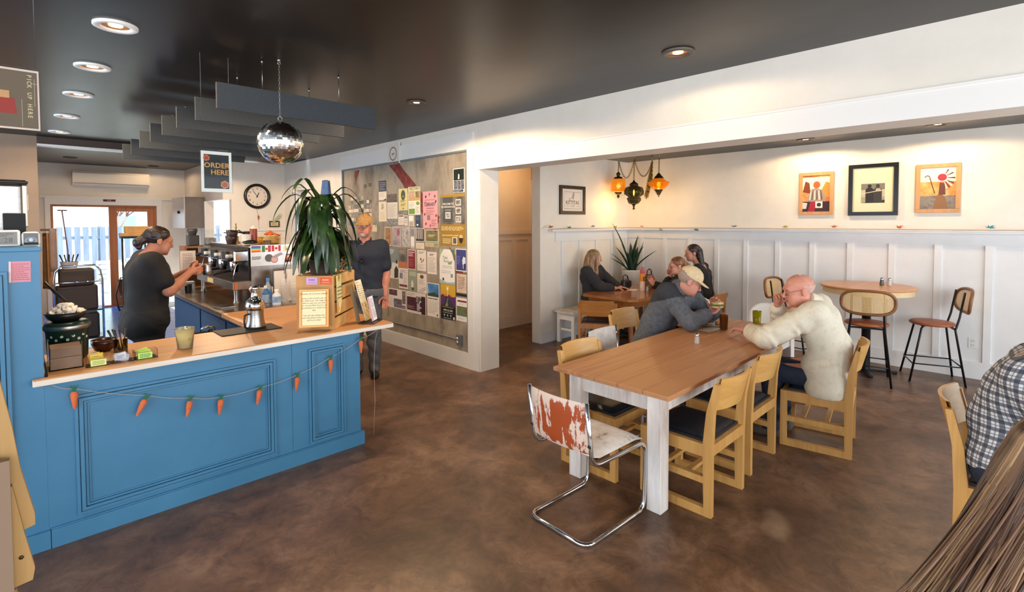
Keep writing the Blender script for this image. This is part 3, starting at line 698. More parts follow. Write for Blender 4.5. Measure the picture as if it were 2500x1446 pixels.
# cane back bar stools
CANE = None
def cane_mat():
    m = bpy.data.materials.new('cane_weave'); m.use_nodes = True
    nt = m.node_tree; N = nt.nodes; L = nt.links; b = N['Principled BSDF']
    tc = N.new('ShaderNodeTexCoord'); sp = N.new('ShaderNodeSeparateXYZ'); L.new(tc.outputs['Object'], sp.inputs[0])
    outs = []
    for k in ('X', 'Z'):
        w = N.new('ShaderNodeMath'); w.operation = 'MULTIPLY'; w.inputs[1].default_value = 2 * PI / .0125; L.new(sp.outputs[k], w.inputs[0])
        c = N.new('ShaderNodeMath'); c.operation = 'COSINE'; L.new(w.outputs[0], c.inputs[0])
        g = N.new('ShaderNodeMath'); g.operation = 'GREATER_THAN'; g.inputs[1].default_value = .1; L.new(c.outputs[0], g.inputs[0]); outs.append(g)
    mx = N.new('ShaderNodeMath'); mx.operation = 'MINIMUM'; L.new(outs[0].outputs[0], mx.inputs[0]); L.new(outs[1].outputs[0], mx.inputs[1])
    iv = N.new('ShaderNodeMath'); iv.operation = 'SUBTRACT'; iv.inputs[0].default_value = 1; L.new(mx.outputs[0], iv.inputs[1]); L.new(iv.outputs[0], b.inputs['Alpha'])
    b.inputs['Base Color'].default_value = lin('#d9b57c'); b.inputs['Roughness'].default_value = .6
    return m
CANE = cane_mat()
WALN = wood('walnut', '#6e4424', '#8b5a32', 'x', .4, 14); LEATH = noisy('brown_leather', ['#8a4a2c', '#9c5a38'], 10, rough=.42)
def stool(label, loc, rz):
    t = thing('bar_stool', label, 'stool', loc, rz, 'cane back bar stools')
    for sx in (-1, 1):
        MB().tube([(sx * .215, -.24, 0), (sx * .155, -.16, .58), (sx * .145, -.195, .72), (sx * .14, -.235, .985)], .0105, 8).build('rear_leg', BLACKM, t)
        MB().tube([(sx * .21, .23, 0), (sx * .155, .125, .58), (sx * .13, .10, .605), (sx * .1, .06, .607)], .0105, 8).build('front_leg', BLACKM, t)
    mb = MB()
    mb.tube([(-.195, -.215, .20), (.195, -.215, .20)], .007, 6).tube([(-.195, .205, .20), (.195, .205, .20)], .007, 6)
    for sx in (-1, 1): mb.tube([(sx * .195, -.215, .20), (sx * .195, .205, .20)], .007, 6)
    mb.build('footrest', BLACKM, t)
    MB().box(-.15, .15, -.16, -.145, .585, .603).tube([(-.15, .11, .6), (.15, .11, .6)], .008, 6).tube([(0, -.15, .594), (0, .11, .6)], .006, 6).build('seat_support', BLACKM, t)
    MB().lathe([(.001, .608), (.19, .608), (.205, .616), (.205, .630), (.19, .640), (.0, .646)], n=40, sx=1.0, sy=.98).build('seat', LEATH, t)
    def pt(a, k, dy=0):                                                # rounded oblong of the backrest
        x = k * .235 * math.copysign(abs(math.cos(a)) ** .62, math.cos(a)); z = k * .125 * math.copysign(abs(math.sin(a)) ** .75, math.sin(a))
        return (x, -.255 - z * .12 - .04 * (1 - (x / .235) ** 2) + dy, .885 + z)
    n = 48
    MB().tube([pt(2 * PI * i / n, 1) for i in range(n)], .016, 8, closed=True).build('backrest_frame', WALN, t)
    mb = MB(); vs = [pt(0, 0)] + [pt(2 * PI * i / n, k) for k in (.5, .97) for i in range(n)]
    fs = [(0, 1 + i, 1 + (i + 1) % n) for i in range(n)] + [(1 + i, 1 + n + i, 1 + n + (i + 1) % n, 1 + (i + 1) % n) for i in range(n)]
    mb.add(vs, fs, None, True).build('cane_panel', CANE, t)
    return t
s0 = stool('cane back bar stool facing the bar table, its back toward the open floor', (6.62, 1.22, 0), math.radians(-78))
dup(s0, (7.14, .72, 0), math.radians(19), 'cane back bar stool turned sideways beside the wall outlet')
dup(s0, (6.93, 2.03, 0), math.radians(172), 'cane back bar stool beyond the bald head, across the bar table')
# dining room table, bench
DT = wood('dining_table_wood', '#94592f', '#b0733f', 'x', .2, 8, coat=.3)
t = thing('dining_table', 'brown wooden dining table with clipped corners and turned legs, women around it', 'table', (5.60, 3.50, 0))
def clip(x0, x1, y0, y1, c): return [(x0 + c, y0), (x1 - c, y0), (x1, y0 + c), (x1, y1 - c), (x1 - c, y1), (x0 + c, y1), (x0, y1 - c), (x0, y0 + c)]
MB().prism(clip(0, 1.55, 0, .90, .09), .70, .725).prism(clip(.012, 1.538, .012, .888, .09), .725, .732).build('tabletop', DT, t)
MB().box(.12, 1.43, .10, .12, .60, .70).box(.12, 1.43, .78, .80, .60, .70).box(.10, .12, .10, .80, .60, .70).box(1.43, 1.45, .10, .80, .60, .70).build('apron', DT, t)
for x in (.14, 1.41):
    for y in (.14, .76): MB().at((x, y, 0)).box(-.04, .04, -.04, .04, .5, .60).lathe([(.02, 0), (.028, .04), (.022, .1), (.034, .3), (.024, .44), (.036, .47), (.036, .4995)], n=14).build('leg', DT, t)
BENW = noisy('chipped_white_wood', ['#a89c90', '#e6e2dc', '#f0ede8'], 10, rough=.6, pos=[.25, .36, .7])
t = thing('bench', 'long white painted bench along the end wall of the dining room', 'bench', (5.53, 4.44, 0))
MB().box(0, 1.35, 0, .355, .432, .46, b=.004).build('seat', noisy('worn_bench_top', ['#c2a88e', '#dcd2c6', '#e8e2da'], 5, rough=.5), t)
MB().box(.05, 1.30, .03, .05, .33, .4315).box(.05, 1.30, .30, .32, .33, .4315).box(.05, .07, .05, .30, .33, .4315).box(1.28, 1.3, .05, .30, .33, .4315).box(.08, .10, .06, .30, .17, .2).build('apron', BENW, t)
for x in (.045, 1.255):
    for y in (.02, .285): MB().box(x, x + .05, y, y + .05, 0, .431).build('leg', BENW, t)
# ------------------------------------------------------------------ things on the counter
ZT = .9292
t = thing('paper_bag_box', 'clear acrylic box full of folded brown kraft bags at the counter end', 'container', (.172, 3.82, ZT))
KRAFT = noisy('kraft_paper', ['#8f6f58', '#a3826a'], 12, rough=.85)
MB().box(-.068, .068, -.07, .07, .004, .068, b=.004).build('kraft_bags', KRAFT, t); MB().box(-.066, .067, -.068, .07, .0685, .125, b=.004).build('kraft_bags', KRAFT, t)
def open_box(x, y, z, th): 
    return MB().box(-x, x, -y, y, 0, th).box(-x, -x + th, -y, y, th, z).box(x - th, x, -y, y, th, z).box(-x + th, x - th, -y, -y + th, th, z).box(-x + th, x - th, y - th, y, th, z)
open_box(.073, .076, .15, .0025).build('acrylic_box', CLEAR, t)
t = thing('green_tin', 'dark green round tin with pale stickers behind the kraft bag box', 'tin', (.195, 4.05, ZT))
MB().lathe([(.088, 0), (.094, .01), (.098, .12), (.10, .17), (.108, .19), (.108, .21), (.100, .225), (.09, .23)], n=32).build('body', mat('#152a20', .3), t)
mb = MB()
for k in range(9):
    a = -2.7 + k * .27; mb.at((.099 * math.cos(a), .099 * math.sin(a), .13 + .02 * (k % 2)), (PI / 2, 0, a + PI / 2)).lathe([(.001, 0), (.008, 0)], n=10)
mb.build('sticker', mat('#c9d4c4', .5), t)
MB().lathe([(.109, .185), (.111, .19), (.111, .205), (.109, .21)], n=32).build('rim', STEEL, t)
t = thing('creamer_bowl', 'black bowl heaped with little white creamer cups on the green tin', 'bowl', (.19, 4.05, ZT + .2305))
MB().lathe([(.06, 0), (.085, .02), (.10, .055), (.097, .055), (.08, .022), (.0, .02)], n=32, cap=False).build('body', mat('#14110f', .35), t)
cr = None; r = random.Random(2)
for k in range(34):
    ring = 0 if k < 14 else 1 if k < 26 else 2
    a = k * 2.4; rad = (.072, .05, .025)[ring] * r.uniform(.85, 1.05); zz = (.05, .068, .088)[ring]
    lab = 'little white creamer cup heaped in the black bowl'
    lo = (.19 + rad * math.cos(a), 4.05 + rad * math.sin(a), ZT + .2305 + zz)
    if cr is None:
        cr = MB().lathe([(.011, -.010), (.014, .008), (.017, .009), (.017, .011), (.0, .011)], n=12).build('creamer_cup', mat('#efe0d2', .5), None, lo)
        tag(cr, lab, 'creamer', 'creamer cups heaped in the black bowl'); c_ = cr
    else: c_ = cr.copy(); COL.objects.link(c_); c_.location = lo
    c_.rotation_euler = (r.uniform(-.8, .8), r.uniform(-.8, .8), 0)
t = thing('serving_tongs', 'black handled serving tongs leaning over the white creamers', 'tongs', (.18, 4.09, ZT + .30))
MB().tube([(-.075, .05, .16), (-.02, .02, .09), (.05, -.01, .0)], [.006, .007, .004], 8).build('arm', BLACK, t)
MB().tube([(-.075, .05, .165), (-.03, .05, .09), (.045, .0, .005)], [.006, .007, .004], 8).build('arm', mat('#4a463f', .3, .8), t)
t = thing('sweetener_caddy', 'clear three part caddy of sweetener packets on the counter', 'caddy', (.42, 3.745, ZT))
mb = MB()
for x in (-.168, -.056, .056): mb.box(x + .001, x + .003, -.045, .045, 0, .05).box(x + .109, x + .111, -.045, .045, 0, .05).box(x + .003, x + .109, -.045, .045, 0, .0025).box(x + .003, x + .109, -.045, -.043, .0025, .05).box(x + .003, x + .109, .043, .045, .0025, .05)
mb.build('acrylic_tray', CLEAR, t)
for x, c, c2 in ((-.118, '#d9e08a', '#8a9a5a'), (.10, '#b9e070', '#3f6a3a')):
    s = Flat(.07, .035, c); s.lines(.12, .15, .9, .85, 3, c2, .5, 4)
    s.place('label_card', (x - .03, -.0475, .004), (1, 0, 0), (0, 0, 1), t)
pk = {}
r = random.Random(9)
for gx, col, word, n in ((-.112, '#dcb845', 'yellow', 9), (0, '#d8d4dc', 'white', 9), (.112, '#c4d85a', 'green', 9)):
    for k in range(n):
        if word not in pk:
            o = Flat(.056, .034, col); o.lines(.2, .2, .8, .8, 2, '#a8966a' if word != 'white' else '#8a8aa0'); o = o.place('sweetener_packet', (0, 0, 0), (1, 0, 0), (0, .25, 1))
            tag(o, word + ' sweetener packet in the clear caddy', 'packet', word + ' sweetener packets in the caddy'); pk[word] = o
        else: o = pk[word].copy(); COL.objects.link(o)
        o.location = (.42 + gx - .032 + r.uniform(-.006, .006), 3.745 - .03 + k * .0075, ZT + .008 + r.uniform(0, .008) + (.012 if word == 'yellow' and k > 4 else 0))
        o.rotation_euler = (1.3 + r.uniform(-.12, .12), r.uniform(-.25, .25), r.uniform(-.15, .15))
t = thing('wooden_bowl', 'dark brown wooden bowl behind the sweetener caddy', 'bowl', (.372, 4.12, ZT))
MB().lathe([(.03, 0), (.05, .012), (.066, .05), (.068, .075), (.064, .075), (.058, .045), (.04, .014), (.0, .012)], n=32, cap=False).build('body', noisy('dark_turned_wood', ['#2c140c', '#4d2212'], 9, (1, 1, .3), rough=.25), t)
t = thing('cutlery_jar', 'small glass jar holding dark handled spoons on the counter', 'jar', (.44, 3.98, ZT))
MB().lathe([(.034, 0), (.036, .004), (.037, .09), (.039, .093), (.036, .093), (.034, .006), (.0, .004)], n=24, cap=False).build('glass', GLASS, t)
for k, (dx, dy, tx, ty) in enumerate(((-.01, 0, -.05, .01), (.0, .012, -.035, .02), (-.004, -.01, -.025, .005), (.012, .004, .018, .01), (.008, -.012, -.012, .012))):
    o = MB().tube([(0, 0, 0), (tx * .6, ty * .6, .09), (tx, ty, .145)], [.0035, .004, .007], 8).build('spoon', mat('#4a3a30', .35, .4), None, (.44 + dx, 3.98 + dy, ZT + .006))
    tag(o, 'dark handled spoon standing in the glass jar', 'spoon', 'spoons in the glass jar')
t = thing('drink_cup', 'clear plastic cup of pale yellow iced drink on the counter', 'drink', (.757, 3.83, ZT))
MB().lathe([(.042, 0), (.0435, .004), (.056, .128), (.059, .131), (.0575, .133), (.0545, .129), (.042, .006), (.0, .005)], n=32, cap=False).build('cup', mat('#f3f0dc', .05, trans=.9, ior=1.15), t)
MB().lathe([(.001, .0055), (.0415, .0065), (.0535, .120), (.001, .122)], n=32).build('drink', noisy('lemonade', ['#d9c277', '#e3cf8d'], 20, rough=.25), t)
mb = MB(); r = random.Random(4)
for k in range(9):
    a = k * .7; mb.at((.028 * math.cos(a * 1.7), .028 * math.sin(a * 1.7), .124), (r.random(), r.random(), r.random())).box(-.011, .011, -.011, .011, -.008, .010, b=.003)
mb.build('ice', mat('#f3eed2', .08, trans=.7, ior=1.2), t)
MB().tube([(.0505 * math.sin(a) , -.0505 * math.cos(a), .062 + .006 * math.sin(a * 22) + .003 * a) for a in np.linspace(.15, .75, 24)], .0009, 4).tube([(.050 * math.sin(a), -.050 * math.cos(a), .047 + .003 * math.sin(a * 30)) for a in np.linspace(.45, .75, 12)], .0008, 4).build('logo', mat('#5a4a30', .6), t)
t = thing('serving_mat', 'flat black rubber mat under the steel carafe', 'mat', (1.23, 4.14, ZT))
MB().box(-.21, .21, -.122, .122, 0, .007, b=.003).build('sheet', mat('#141416', .6), t)
t = thing('carafe', 'polished steel carafe with rounded shoulder and spout on the black mat', 'carafe', (1.288, 4.15, ZT + .0075))
MB().lathe([(.066, 0), (.072, .006), (.070, .02), (.060, .06), (.057, .11), (.058, .14)], n=36).build('body', STEEL, t)
MB().lathe([(.0585, .1405), (.070, .155), (.071, .175), (.060, .21), (.040, .228), (.030, .238), (.027, .26), (.029, .30), (.036, .318), (.034, .318), (.026, .30)], n=36).build('shoulder', CHROME, t)
MB().tube([(-.028, 0, .27), (-.04, -.012, .30), (-.03, -.012, .325), (-.012, -.01, .318)], .007, 8).build('lever', CHROME, t)
MB().tube([(-.052, -.02, .115), (-.085, -.035, .11), (-.092, -.04, .07), (-.085, -.035, .02), (-.07, -.03, .01)], [.007, .008, .007, .007, .006], 8).build('handle', mat('#2a1d16', .4), t)
# crate with plant, cards and notices
TH = math.radians(-45)
t = thing('wooden_crate', 'upturned pine crate with notices on it carrying the drooping plant', 'crate', (1.705, 3.685, ZT), TH)
PINE = wood('pine', '#c9924f', '#e0b06c', 'x', .6, 14)
MB().box(-.29, -.001, 0, .012, 0, .41).build('end_panel', wood('pine_panel', '#b98248', '#cf9a5c', 'z', .6, 10), t)
MB().box(-.29, 0, .455, .48, 0, .41).build('end_panel', PINE, t)
for z0, z1 in ((.0, .085), (.10, .20), (.215, .315), (.335, .415)):
    MB().box(-.012, .0, .0125, .4545, z0, z1).build('side_slat', PINE, t); MB().box(-.29, -.278, .0125, .4545, z0, z1).build('side_slat', PINE, t)
MB().box(-.289, -.0125, .013, .4545, .395, .408).build('top_board', PINE, t)
CZ = ZT + .4085
cu, cv_ = Vector((math.cos(TH), math.sin(TH), 0)), Vector((-math.sin(TH), math.cos(TH), 0))
def crate_pt(a, b, z): return Vector((1.705, 3.685, ZT + z)) + cu * a + cv_ * b
for col, a, words, lab in (('#d0a4d2', -.21, '#8a5a94', 'small lilac card pinned to the top of the crate'), ('#e0582f', -.105, '#f3c0a0', 'small orange card pinned to the top of the crate')):
    s = Flat(.085, .055, col); s.lines(.2, .5, .8, .72, 1, words, .7, 3); s.lines(.15, .15, .9, .4, 2, words, .25, 5)
    tag(s.place('card', crate_pt(a, -.003, .345), cu, (0, 0, 1)), lab, 'card')
t = thing('notice_stand', 'orange bordered to-go order notice in a clear stand before the crate', 'sign', (1.565, 3.73, ZT), math.radians(-32))
s = Flat(.212, .286, '#f2d9b0'); s.rect(.0, .0, 1, 1, '#e0963f').rect(.025, .02, .975, .98, '#f3cf92').rect(.05, .035, .95, .965, '#e09a48').rect(.11, .06, .89, .94, '#f6e3b4')
s.text('PICKING UP A TO-GO ORDER?', .5, .86, .0142, '#4a3320', .012)
for k, l in enumerate(('Jump in line and let one of', 'our staff know. We might be', 'able to cash you out with', 'our second iPad, but it\'s not', 'guaranteed on a really busy', 'day!')): s.text(l, .5, .745 - .062 * k, .0158, '#6a4a2a', .008)
for k, l in enumerate(('You can also always pay', 'over the phone when you', 'call in an order!')): s.text(l, .5, .30 - .062 * k, .0158, '#6a4a2a', .008)
o = s.place('printed_notice', (-.106, -.003, .03), (1, 0, 0), (0, .12, 1), t)
mb = MB(); mb.box(-.112, .112, -.045, .03, 0, .004); mb.add([(-.112, -.006, .004), (.112, -.006, .004), (.112, .034, .33), (-.112, .034, .33), (-.112, -.003, .004), (.112, -.003, .004), (.112, .037, .33), (-.112, .037, .33)], [(0, 1, 2, 3), (4, 5, 6, 7), (0, 1, 5, 4), (2, 3, 7, 6), (1, 2, 6, 5), (0, 3, 7, 4)])
mb.build('acrylic_stand', CLEAR, t)
s = Flat(.105, .285, '#ecdf98')
s.disc(.5, .93, .25, '#e0a23a').disc(.5, .95, .12, '#c97a20')
for k, l in enumerate(('WE RECOMMEND', 'FINDING A TABLE', 'FOR YOUR PARTY', 'BEFORE ORDERING!')): s.text(l, .52, .66 - .095 * k, .0135, '#3a3424', .018)
s.poly([(0, 0), (.28, 0), (.08, .35), (0, .42)], '#dd8a35').poly([(1, 0), (.62, 0), (.9, .3), (1, .38)], '#dd8a35').poly([(.3, .05), (.36, .05), (.38, .12), (.32, .16)], '#8a4a20')
for v in (1,):
    o = s.place('sunflower_note', crate_pt(.017, .004, .125), cv_, (0, 0, 1))
    for v_ in o.data.vertices: v_.co.x += .012 * math.sin(v_.co.y * 18) * (1 if v_.co.y > 0 else 1); v_.co.z += .004
tag(o, 'wavy yellow paper note on the crate corner about finding a table', 'note')
# clipboards leaning on the crate
BOARD = wood('grey_brown_board', '#7d6a4c', '#9a8560', 'z', .6, 12)
def leaning(name, lab, cat, bl, tl, u, w, mk):
    v = Vector(tl) - Vector(bl); s = mk(w, v.length); o = s.place(name, bl, u, (v - Vector(u).normalized() * v.dot(Vector(u).normalized()))); tag(o, lab, cat); return o
def mk1(w, h): return Flat(w, h, '', th=.006, mt=BOARD)
def mk2(w, h):
    s = Flat(w, h, '#efe4c4'); s.text('MENU', .3, .93, .014, '#c0562f', .01); s.lines(.08, .60, .48, .9, 6, '#a08a5a', .4, 3); s.lines(.54, .60, .93, .9, 6, '#b0a070', .4, 7); s.rect(.05, .57, .95, .575, '#8a6a3a')
    s.rect(0, 0, 1, .45, noisy('foxed_paper', ['#8a6a3a', '#d9c08a', '#efe4c4'], 30, rough=.8)); return s
def mk3(w, h):
    s = Flat(w, h, '#f4f2f2'); s.rect(0, 0, .2, 1, '#e3a6c0').rect(.2, 0, .25, 1, '#c46a92').lines(.34, .55, .9, .92, 7, '#8a8a94', .35, 5); s.lines(.34, .12, .9, .5, 6, '#8a8a94', .35, 9); return s
leaning('clipboard', 'weathered brown board leaning behind the menu sheets by the crate', 'clipboard', (1.935, 3.775, .942), (1.875, 3.80, 1.235), (.75, .66, 0), .07, mk1)
leaning('menu_sheet', 'long cream menu sheet leaning between the brown board and pink edged list', 'menu', (2.0, 3.755, .942), (1.872, 3.755, 1.255), (.75, .66, 0), .13, mk2)
leaning('price_list', 'white list with pink striped edge leaning at the counter end', 'sheet', (2.03, 3.70, .942), (1.985, 3.715, 1.135), (.75, .66, 0), .12, mk3)
t = thing('menu_tray', 'thin black tray the leaning menus stand in', 'tray', (2.04, 3.76, ZT), math.radians(40))
MB().box(-.10, .10, -.075, .06, 0, .006, b=.002).build('base', mat('#1b1512', .4), t)
o = MB().ball((0, 0, .012), (.035, .016, .012), 18).build('black_clip', mat('#232325', .35), None, (2.115, 3.80, ZT + .0005)); tag(o, 'small black rounded clip lying by the pink edged list', 'clip')
def wine_glass(loc, lab, k=1):
    t = thing('glass_goblet', lab, 'glass', loc, 0, 'glasses on the crate')
    MB().lathe([(.026 * k, 0), (.026 * k, .002), (.004, .006), (.004, .04 * k), (.02 * k, .055 * k), (.031 * k, .08 * k), (.031 * k, .10 * k), (.026 * k, .125 * k), (.0245 * k, .125 * k), (.029 * k, .10 * k), (.028 * k, .08 * k), (.0, .055 * k)], n=24, cap=False).build('glass', GLASS, t); return t
for a, b, l, k in ((-.03, .20, 'stemmed glass on the crate nearest the sunflower note', .8), (-.035, .28, 'stemmed glass in the middle of three on the crate', .9), (-.04, .37, 'tall stemmed glass on the crate beside the man\'s navy shirt', 1.05)): wine_glass(crate_pt(a, b, .4088), l, k)
t = thing('candle_cup', 'small square clear glass cup at the back corner of the crate', 'glass', crate_pt(-.03, .435, .4088))
open_box(.018, .018, .035, .002).build('glass', GLASS, t)
# ------------------------------------------------------------------ espresso machine and its neighbours
EM = (1.52, 5.55, .930)
t = thing('espresso_machine', 'long steel espresso machine with dark group heads and a stickered end panel', 'espresso machine', EM)
SCUFF = noisy('machine_steel', ['#6f665e', '#8b8179', '#9d948c'], 5, rough=.28, metal=.85)
MB().box(.18, .56, .012, 1.44, .14, .50, b=.01).build('body', SCUFF, t)
MB().box(.155, .585, .0, 1.46, .555, .575, b=.004).build('cup_tray', SCUFF, t)
MB().box(.0, .185, .0, 1.43, .135, .215, b=.006).box(.01, .175, .02, 1.41, .2152, .219).build('drip_tray', noisy('tray_steel', ['#7a6a5c', '#93857a'], 4, rough=.25, metal=.9), t)
MB().box(-.002, -.0005, .72, .95, .15, .20).build('badge', mat('#c9a86a', .5), t)
MB().box(.012, .04, -.003, -.0005, .14, .21).build('side_badge', mat('#c4642f', .5), t)
MB().box(.015, .15, .0, 1.43, .418, .532, b=.012).build('group_cover', CHROME, t)
MB().box(.150, .179, .02, 1.42, .22, .555).build('splash_back', mat('#1d1815', .3, .5), t)
for k, y in enumerate((.28, .70, 1.12)):
    g = MB().lathe([(.034, .33), (.042, .345), (.042, .41), (.036, .4175)], (.09, y, 0), 20).build('group_head', CHROME, t)
    MB().lathe([(.032, .295), (.038, .300), (.038, .3295), (.03, .3299)], (.09, y, 0), 20).tube([(.055, y, .312), (-.04, y + .02, .30), (-.10, y + .03, .285)], [.012, .013, .016], 10).build('portafilter', BLACKM, g)
    MB().box(-.006, .0148, y - .07, y + .07, .43, .52, b=.004).build('control_panel', BLACK, t)
    o = MB().tube([(.014, y - .10, .47), (-.012, y - .10, .47)], .02, 14).build('gauge', mat('#d9d4c8', .3), t)
for y in (.08, 1.33):
    MB().tube([(.09, y, .42), (.05, y, .38), (.03, y - .01, .30), (.02, y - .015, .245)], [.006, .006, .005, .005], 8).build('steam_wand', CHROME, t)
    MB().tube([(.012, y, .44), (-.03, y, .44)], [.022, .018], 12).build('steam_knob', BLACK, t)
for x in (.045, .50):
    for y in (.06, 1.34): MB().lathe([(.032, 0), (.028, .008), (.022, .05), (.026, .1345)], (x, y, 0), 16).build('leg', STEEL, t)
s = Flat(.415, .215, '#b9b5b2', mt=noisy('pale_steel_panel', ['#b5b0ac', '#cfcac6'], 6, rough=.3, metal=.5))
for k, c in enumerate(('#7a4f9a', '#3f6fb0', '#4fa0a8', '#e8c93f', '#e0862f', '#c8452f')): s.rect(.02, .965 - .05 * (k + 1), .24, .965 - .05 * k, c)
s.rect(.265, .66, .34, .97, '#3f7a55').rect(.34, .66, .41, .97, '#efe9e4').rect(.41, .66, .48, .97, '#b83a4a').disc(.375, .81, .06, '#8a6a4a')
s.rect(.50, .68, .56, .97, '#c0303a').rect(.56, .68, .66, .97, '#f0ebe6').rect(.66, .68, .72, .97, '#c0303a')
s.poly([(.61, .92), (.63, .85), (.655, .86), (.64, .79), (.615, .77), (.61, .73), (.605, .77), (.58, .79), (.565, .86), (.59, .85)], '#c0303a')
s.rect(.78, .62, .97, .93, '#e3e2c8').poly([(.82, .7), (.87, .86), (.93, .72)], '#9aa878')
s.lines(.03, .30, .24, .46, 3, '#4a443e', .6, 2); s.disc(.43, .36, .19, '#5f5f5c').disc(.56, .28, .17, '#d6a9a4').ring(.56, .28, .17, .03, '#a8605a').poly([(.5, .42), (.72, .62), (.78, .52), (.56, .33)], '#a09aa6')
s.poly([(.82, .1), (.96, .14), (.99, .5), (.86, .52)], '#2a1c16').disc(.905, .34, .14, '#d0502a', sx=.8).disc(.91, .40, .07, '#e8b49a')
o = s.place('sticker_panel', (.167, -.0016, .367), (1, 0, 0), (0, 0, 1), t)
MB().box(.17, .56, -.0012, .0118, .145, .366).build('end_plate', SCUFF, t)
MZ = .93 + .5755
def cup_lathe(name, lab, cat, loc, prof, m, n=20, grp=None): return tag(MB().lathe(prof, n=n).build(name, m, None, loc), lab, cat, grp)
mug = thing('cup_stack', 'stack of dark brown cups leaning on the espresso machine beside the lamp', 'cups', (1.705, 6.25, MZ))
DC = mat('#2c1a16', .3)
for k in range(2): MB().at((.004 * k, 0, .06 * k), (0, .08 * (1 if k else 0), .3)).lathe([(.045, 0), (.058, .05), (.062, .095), (.058, .095), (.05, .04), (.0, .006)], n=22, cap=False).build('cup', DC, mug)
t = thing('table_lamp', 'small lamp with wide black disc shade and glowing bulb on the machine', 'lamp', (1.76, 6.22, MZ)); t.location = (1.80, 6.42, MZ)
MB().lathe([(.045, 0), (.045, .006), (.03, .02), (.025, .07), (.035, .10), (.02, .12)], n=18).build('base', mat('#8c7a6a', .4), t)
MB().lathe([(.125, .118), (.128, .121), (.125, .13), (.02, .134)], n=36).build('shade', mat('#141110', .4), t)
MB().ball((0, 0, .10), (.05, .05, .017), 14).build('bulb', mat('#ffcf80', .5, emit=9), t)
MB().lathe([(.008, .134), (.010, .15), (.006, .165), (.012, .18), (.005, .20), (.009, .215), (.002, .235)], n=12).build('finial', BRASS, t)
cup_lathe('paper_cup', 'white paper cup on the espresso machine behind the black dish', 'cup', (1.78, 5.98, MZ), [(.035, 0), (.047, .11), (.049, .112), (.046, .112), (.0, .11)], mat('#e9ddd2', .6))
t = thing('black_dish', 'black oval dish on a saucer at the corner of the espresso machine', 'dish', (1.745, 5.75, MZ))
MB().lathe([(.03, 0), (.06, .004), (.086, .014), (.084, .016), (.0, .008)], n=30, cap=False).build('saucer', mat('#c9b79a', .4), t)
MB().lathe([(.06, .017), (.072, .03), (.066, .045), (.04, .055), (.0, .057)], n=30, sy=.8).build('lid', mat('#0e0c0b', .35), t)
t = thing('yellow_mug', 'yellow mug half hidden beside the red squeeze bottle', 'mug', (1.985, 6.2, MZ))
MB().lathe([(.03, 0), (.038, .01), (.04, .075), (.037, .075), (.035, .012), (.0, .01)], n=20, cap=False).build('body', mat('#c98d2a', .35), t)
MB().tube([(.036, 0, .06), (.062, 0, .058), (.066, 0, .035), (.05, 0, .018), (.036, 0, .018)], .006, 8).build('handle', mat('#c98d2a', .35), t)
t = thing('squeeze_bottle', 'tall red brown squeeze bottle with pale cap on the machine top', 'bottle', (1.875, 6.05, MZ))
MB().lathe([(.036, 0), (.038, .006), (.038, .165), (.034, .172)], n=24).build('body', noisy('red_brown_syrup', ['#7d3026', '#93402f'], 8, rough=.3), t)
MB().lathe([(.026, .172), (.026, .19), (.012, .196), (.006, .21)], n=20).build('cap', mat('#e3cfc0', .5), t)
cup_lathe('steel_ramekin', 'small steel cup with copper band before the stacked plates', 'cup', (1.935, 5.80, MZ), [(.036, 0), (.04, .045), (.042, .047), (.038, .046), (.0, .01)], noisy('copper_steel', ['#8a4a32', '#b9a99c'], 16, (1, 1, .4), rough=.25, metal=.8))
t0 = None
for k in range(7):
    lab = 'round plate in the stack on the espresso machine'
    lo = (2.035, 5.92, MZ + .0125 * k)
    if t0 is None: t0 = tag(MB().lathe([(.045, 0), (.055, .002), (.088, .011), (.087, .0135), (.055, .0055), (.0, .004)], n=30, cap=False).build('plate', mat('#d6b45a', .35), None, lo), lab, 'plate', 'plates stacked on the espresso machine'); t0.data.materials[0] = noisy('plate_glaze', ['#c9a24a', '#d9bd72', '#c98a3a'], 6, rough=.3)
    else: c = t0.copy(); COL.objects.link(c); c.location = lo
mb = MB(); r = random.Random(8)
mb.sheet(lambda u, v: ((u - .5) * .15, (v - .5) * .1, .014 + .045 * (1 - abs(2 * u - .7)) * (1 - abs(2 * v - 1)) + .008 * math.sin(u * 19 + v * 13)), 14, 10)
o = mb.build('napkin_heap', noisy('orange_napkin', ['#c94a1a', '#e0722f'], 9, rough=.9), None, (2.03, 5.92, MZ + .0125 * 6 + .014), solid=.003); tag(o, 'crumpled orange cloth napkins on top of the plate stack', 'napkins')
t = thing('metal_pan', 'dark upright pan handle behind the red squeeze bottle', 'pan', (2.02, 6.66, MZ))
MB().lathe([(.05, 0), (.06, .02), (.064, .13), (.060, .13), (.0, .01)], n=20, cap=False).build('body', BLACK, t)
MB().tube([(-.05, 0, .09), (-.13, -.02, .15)], .008, 8).build('handle', BLACK, t)
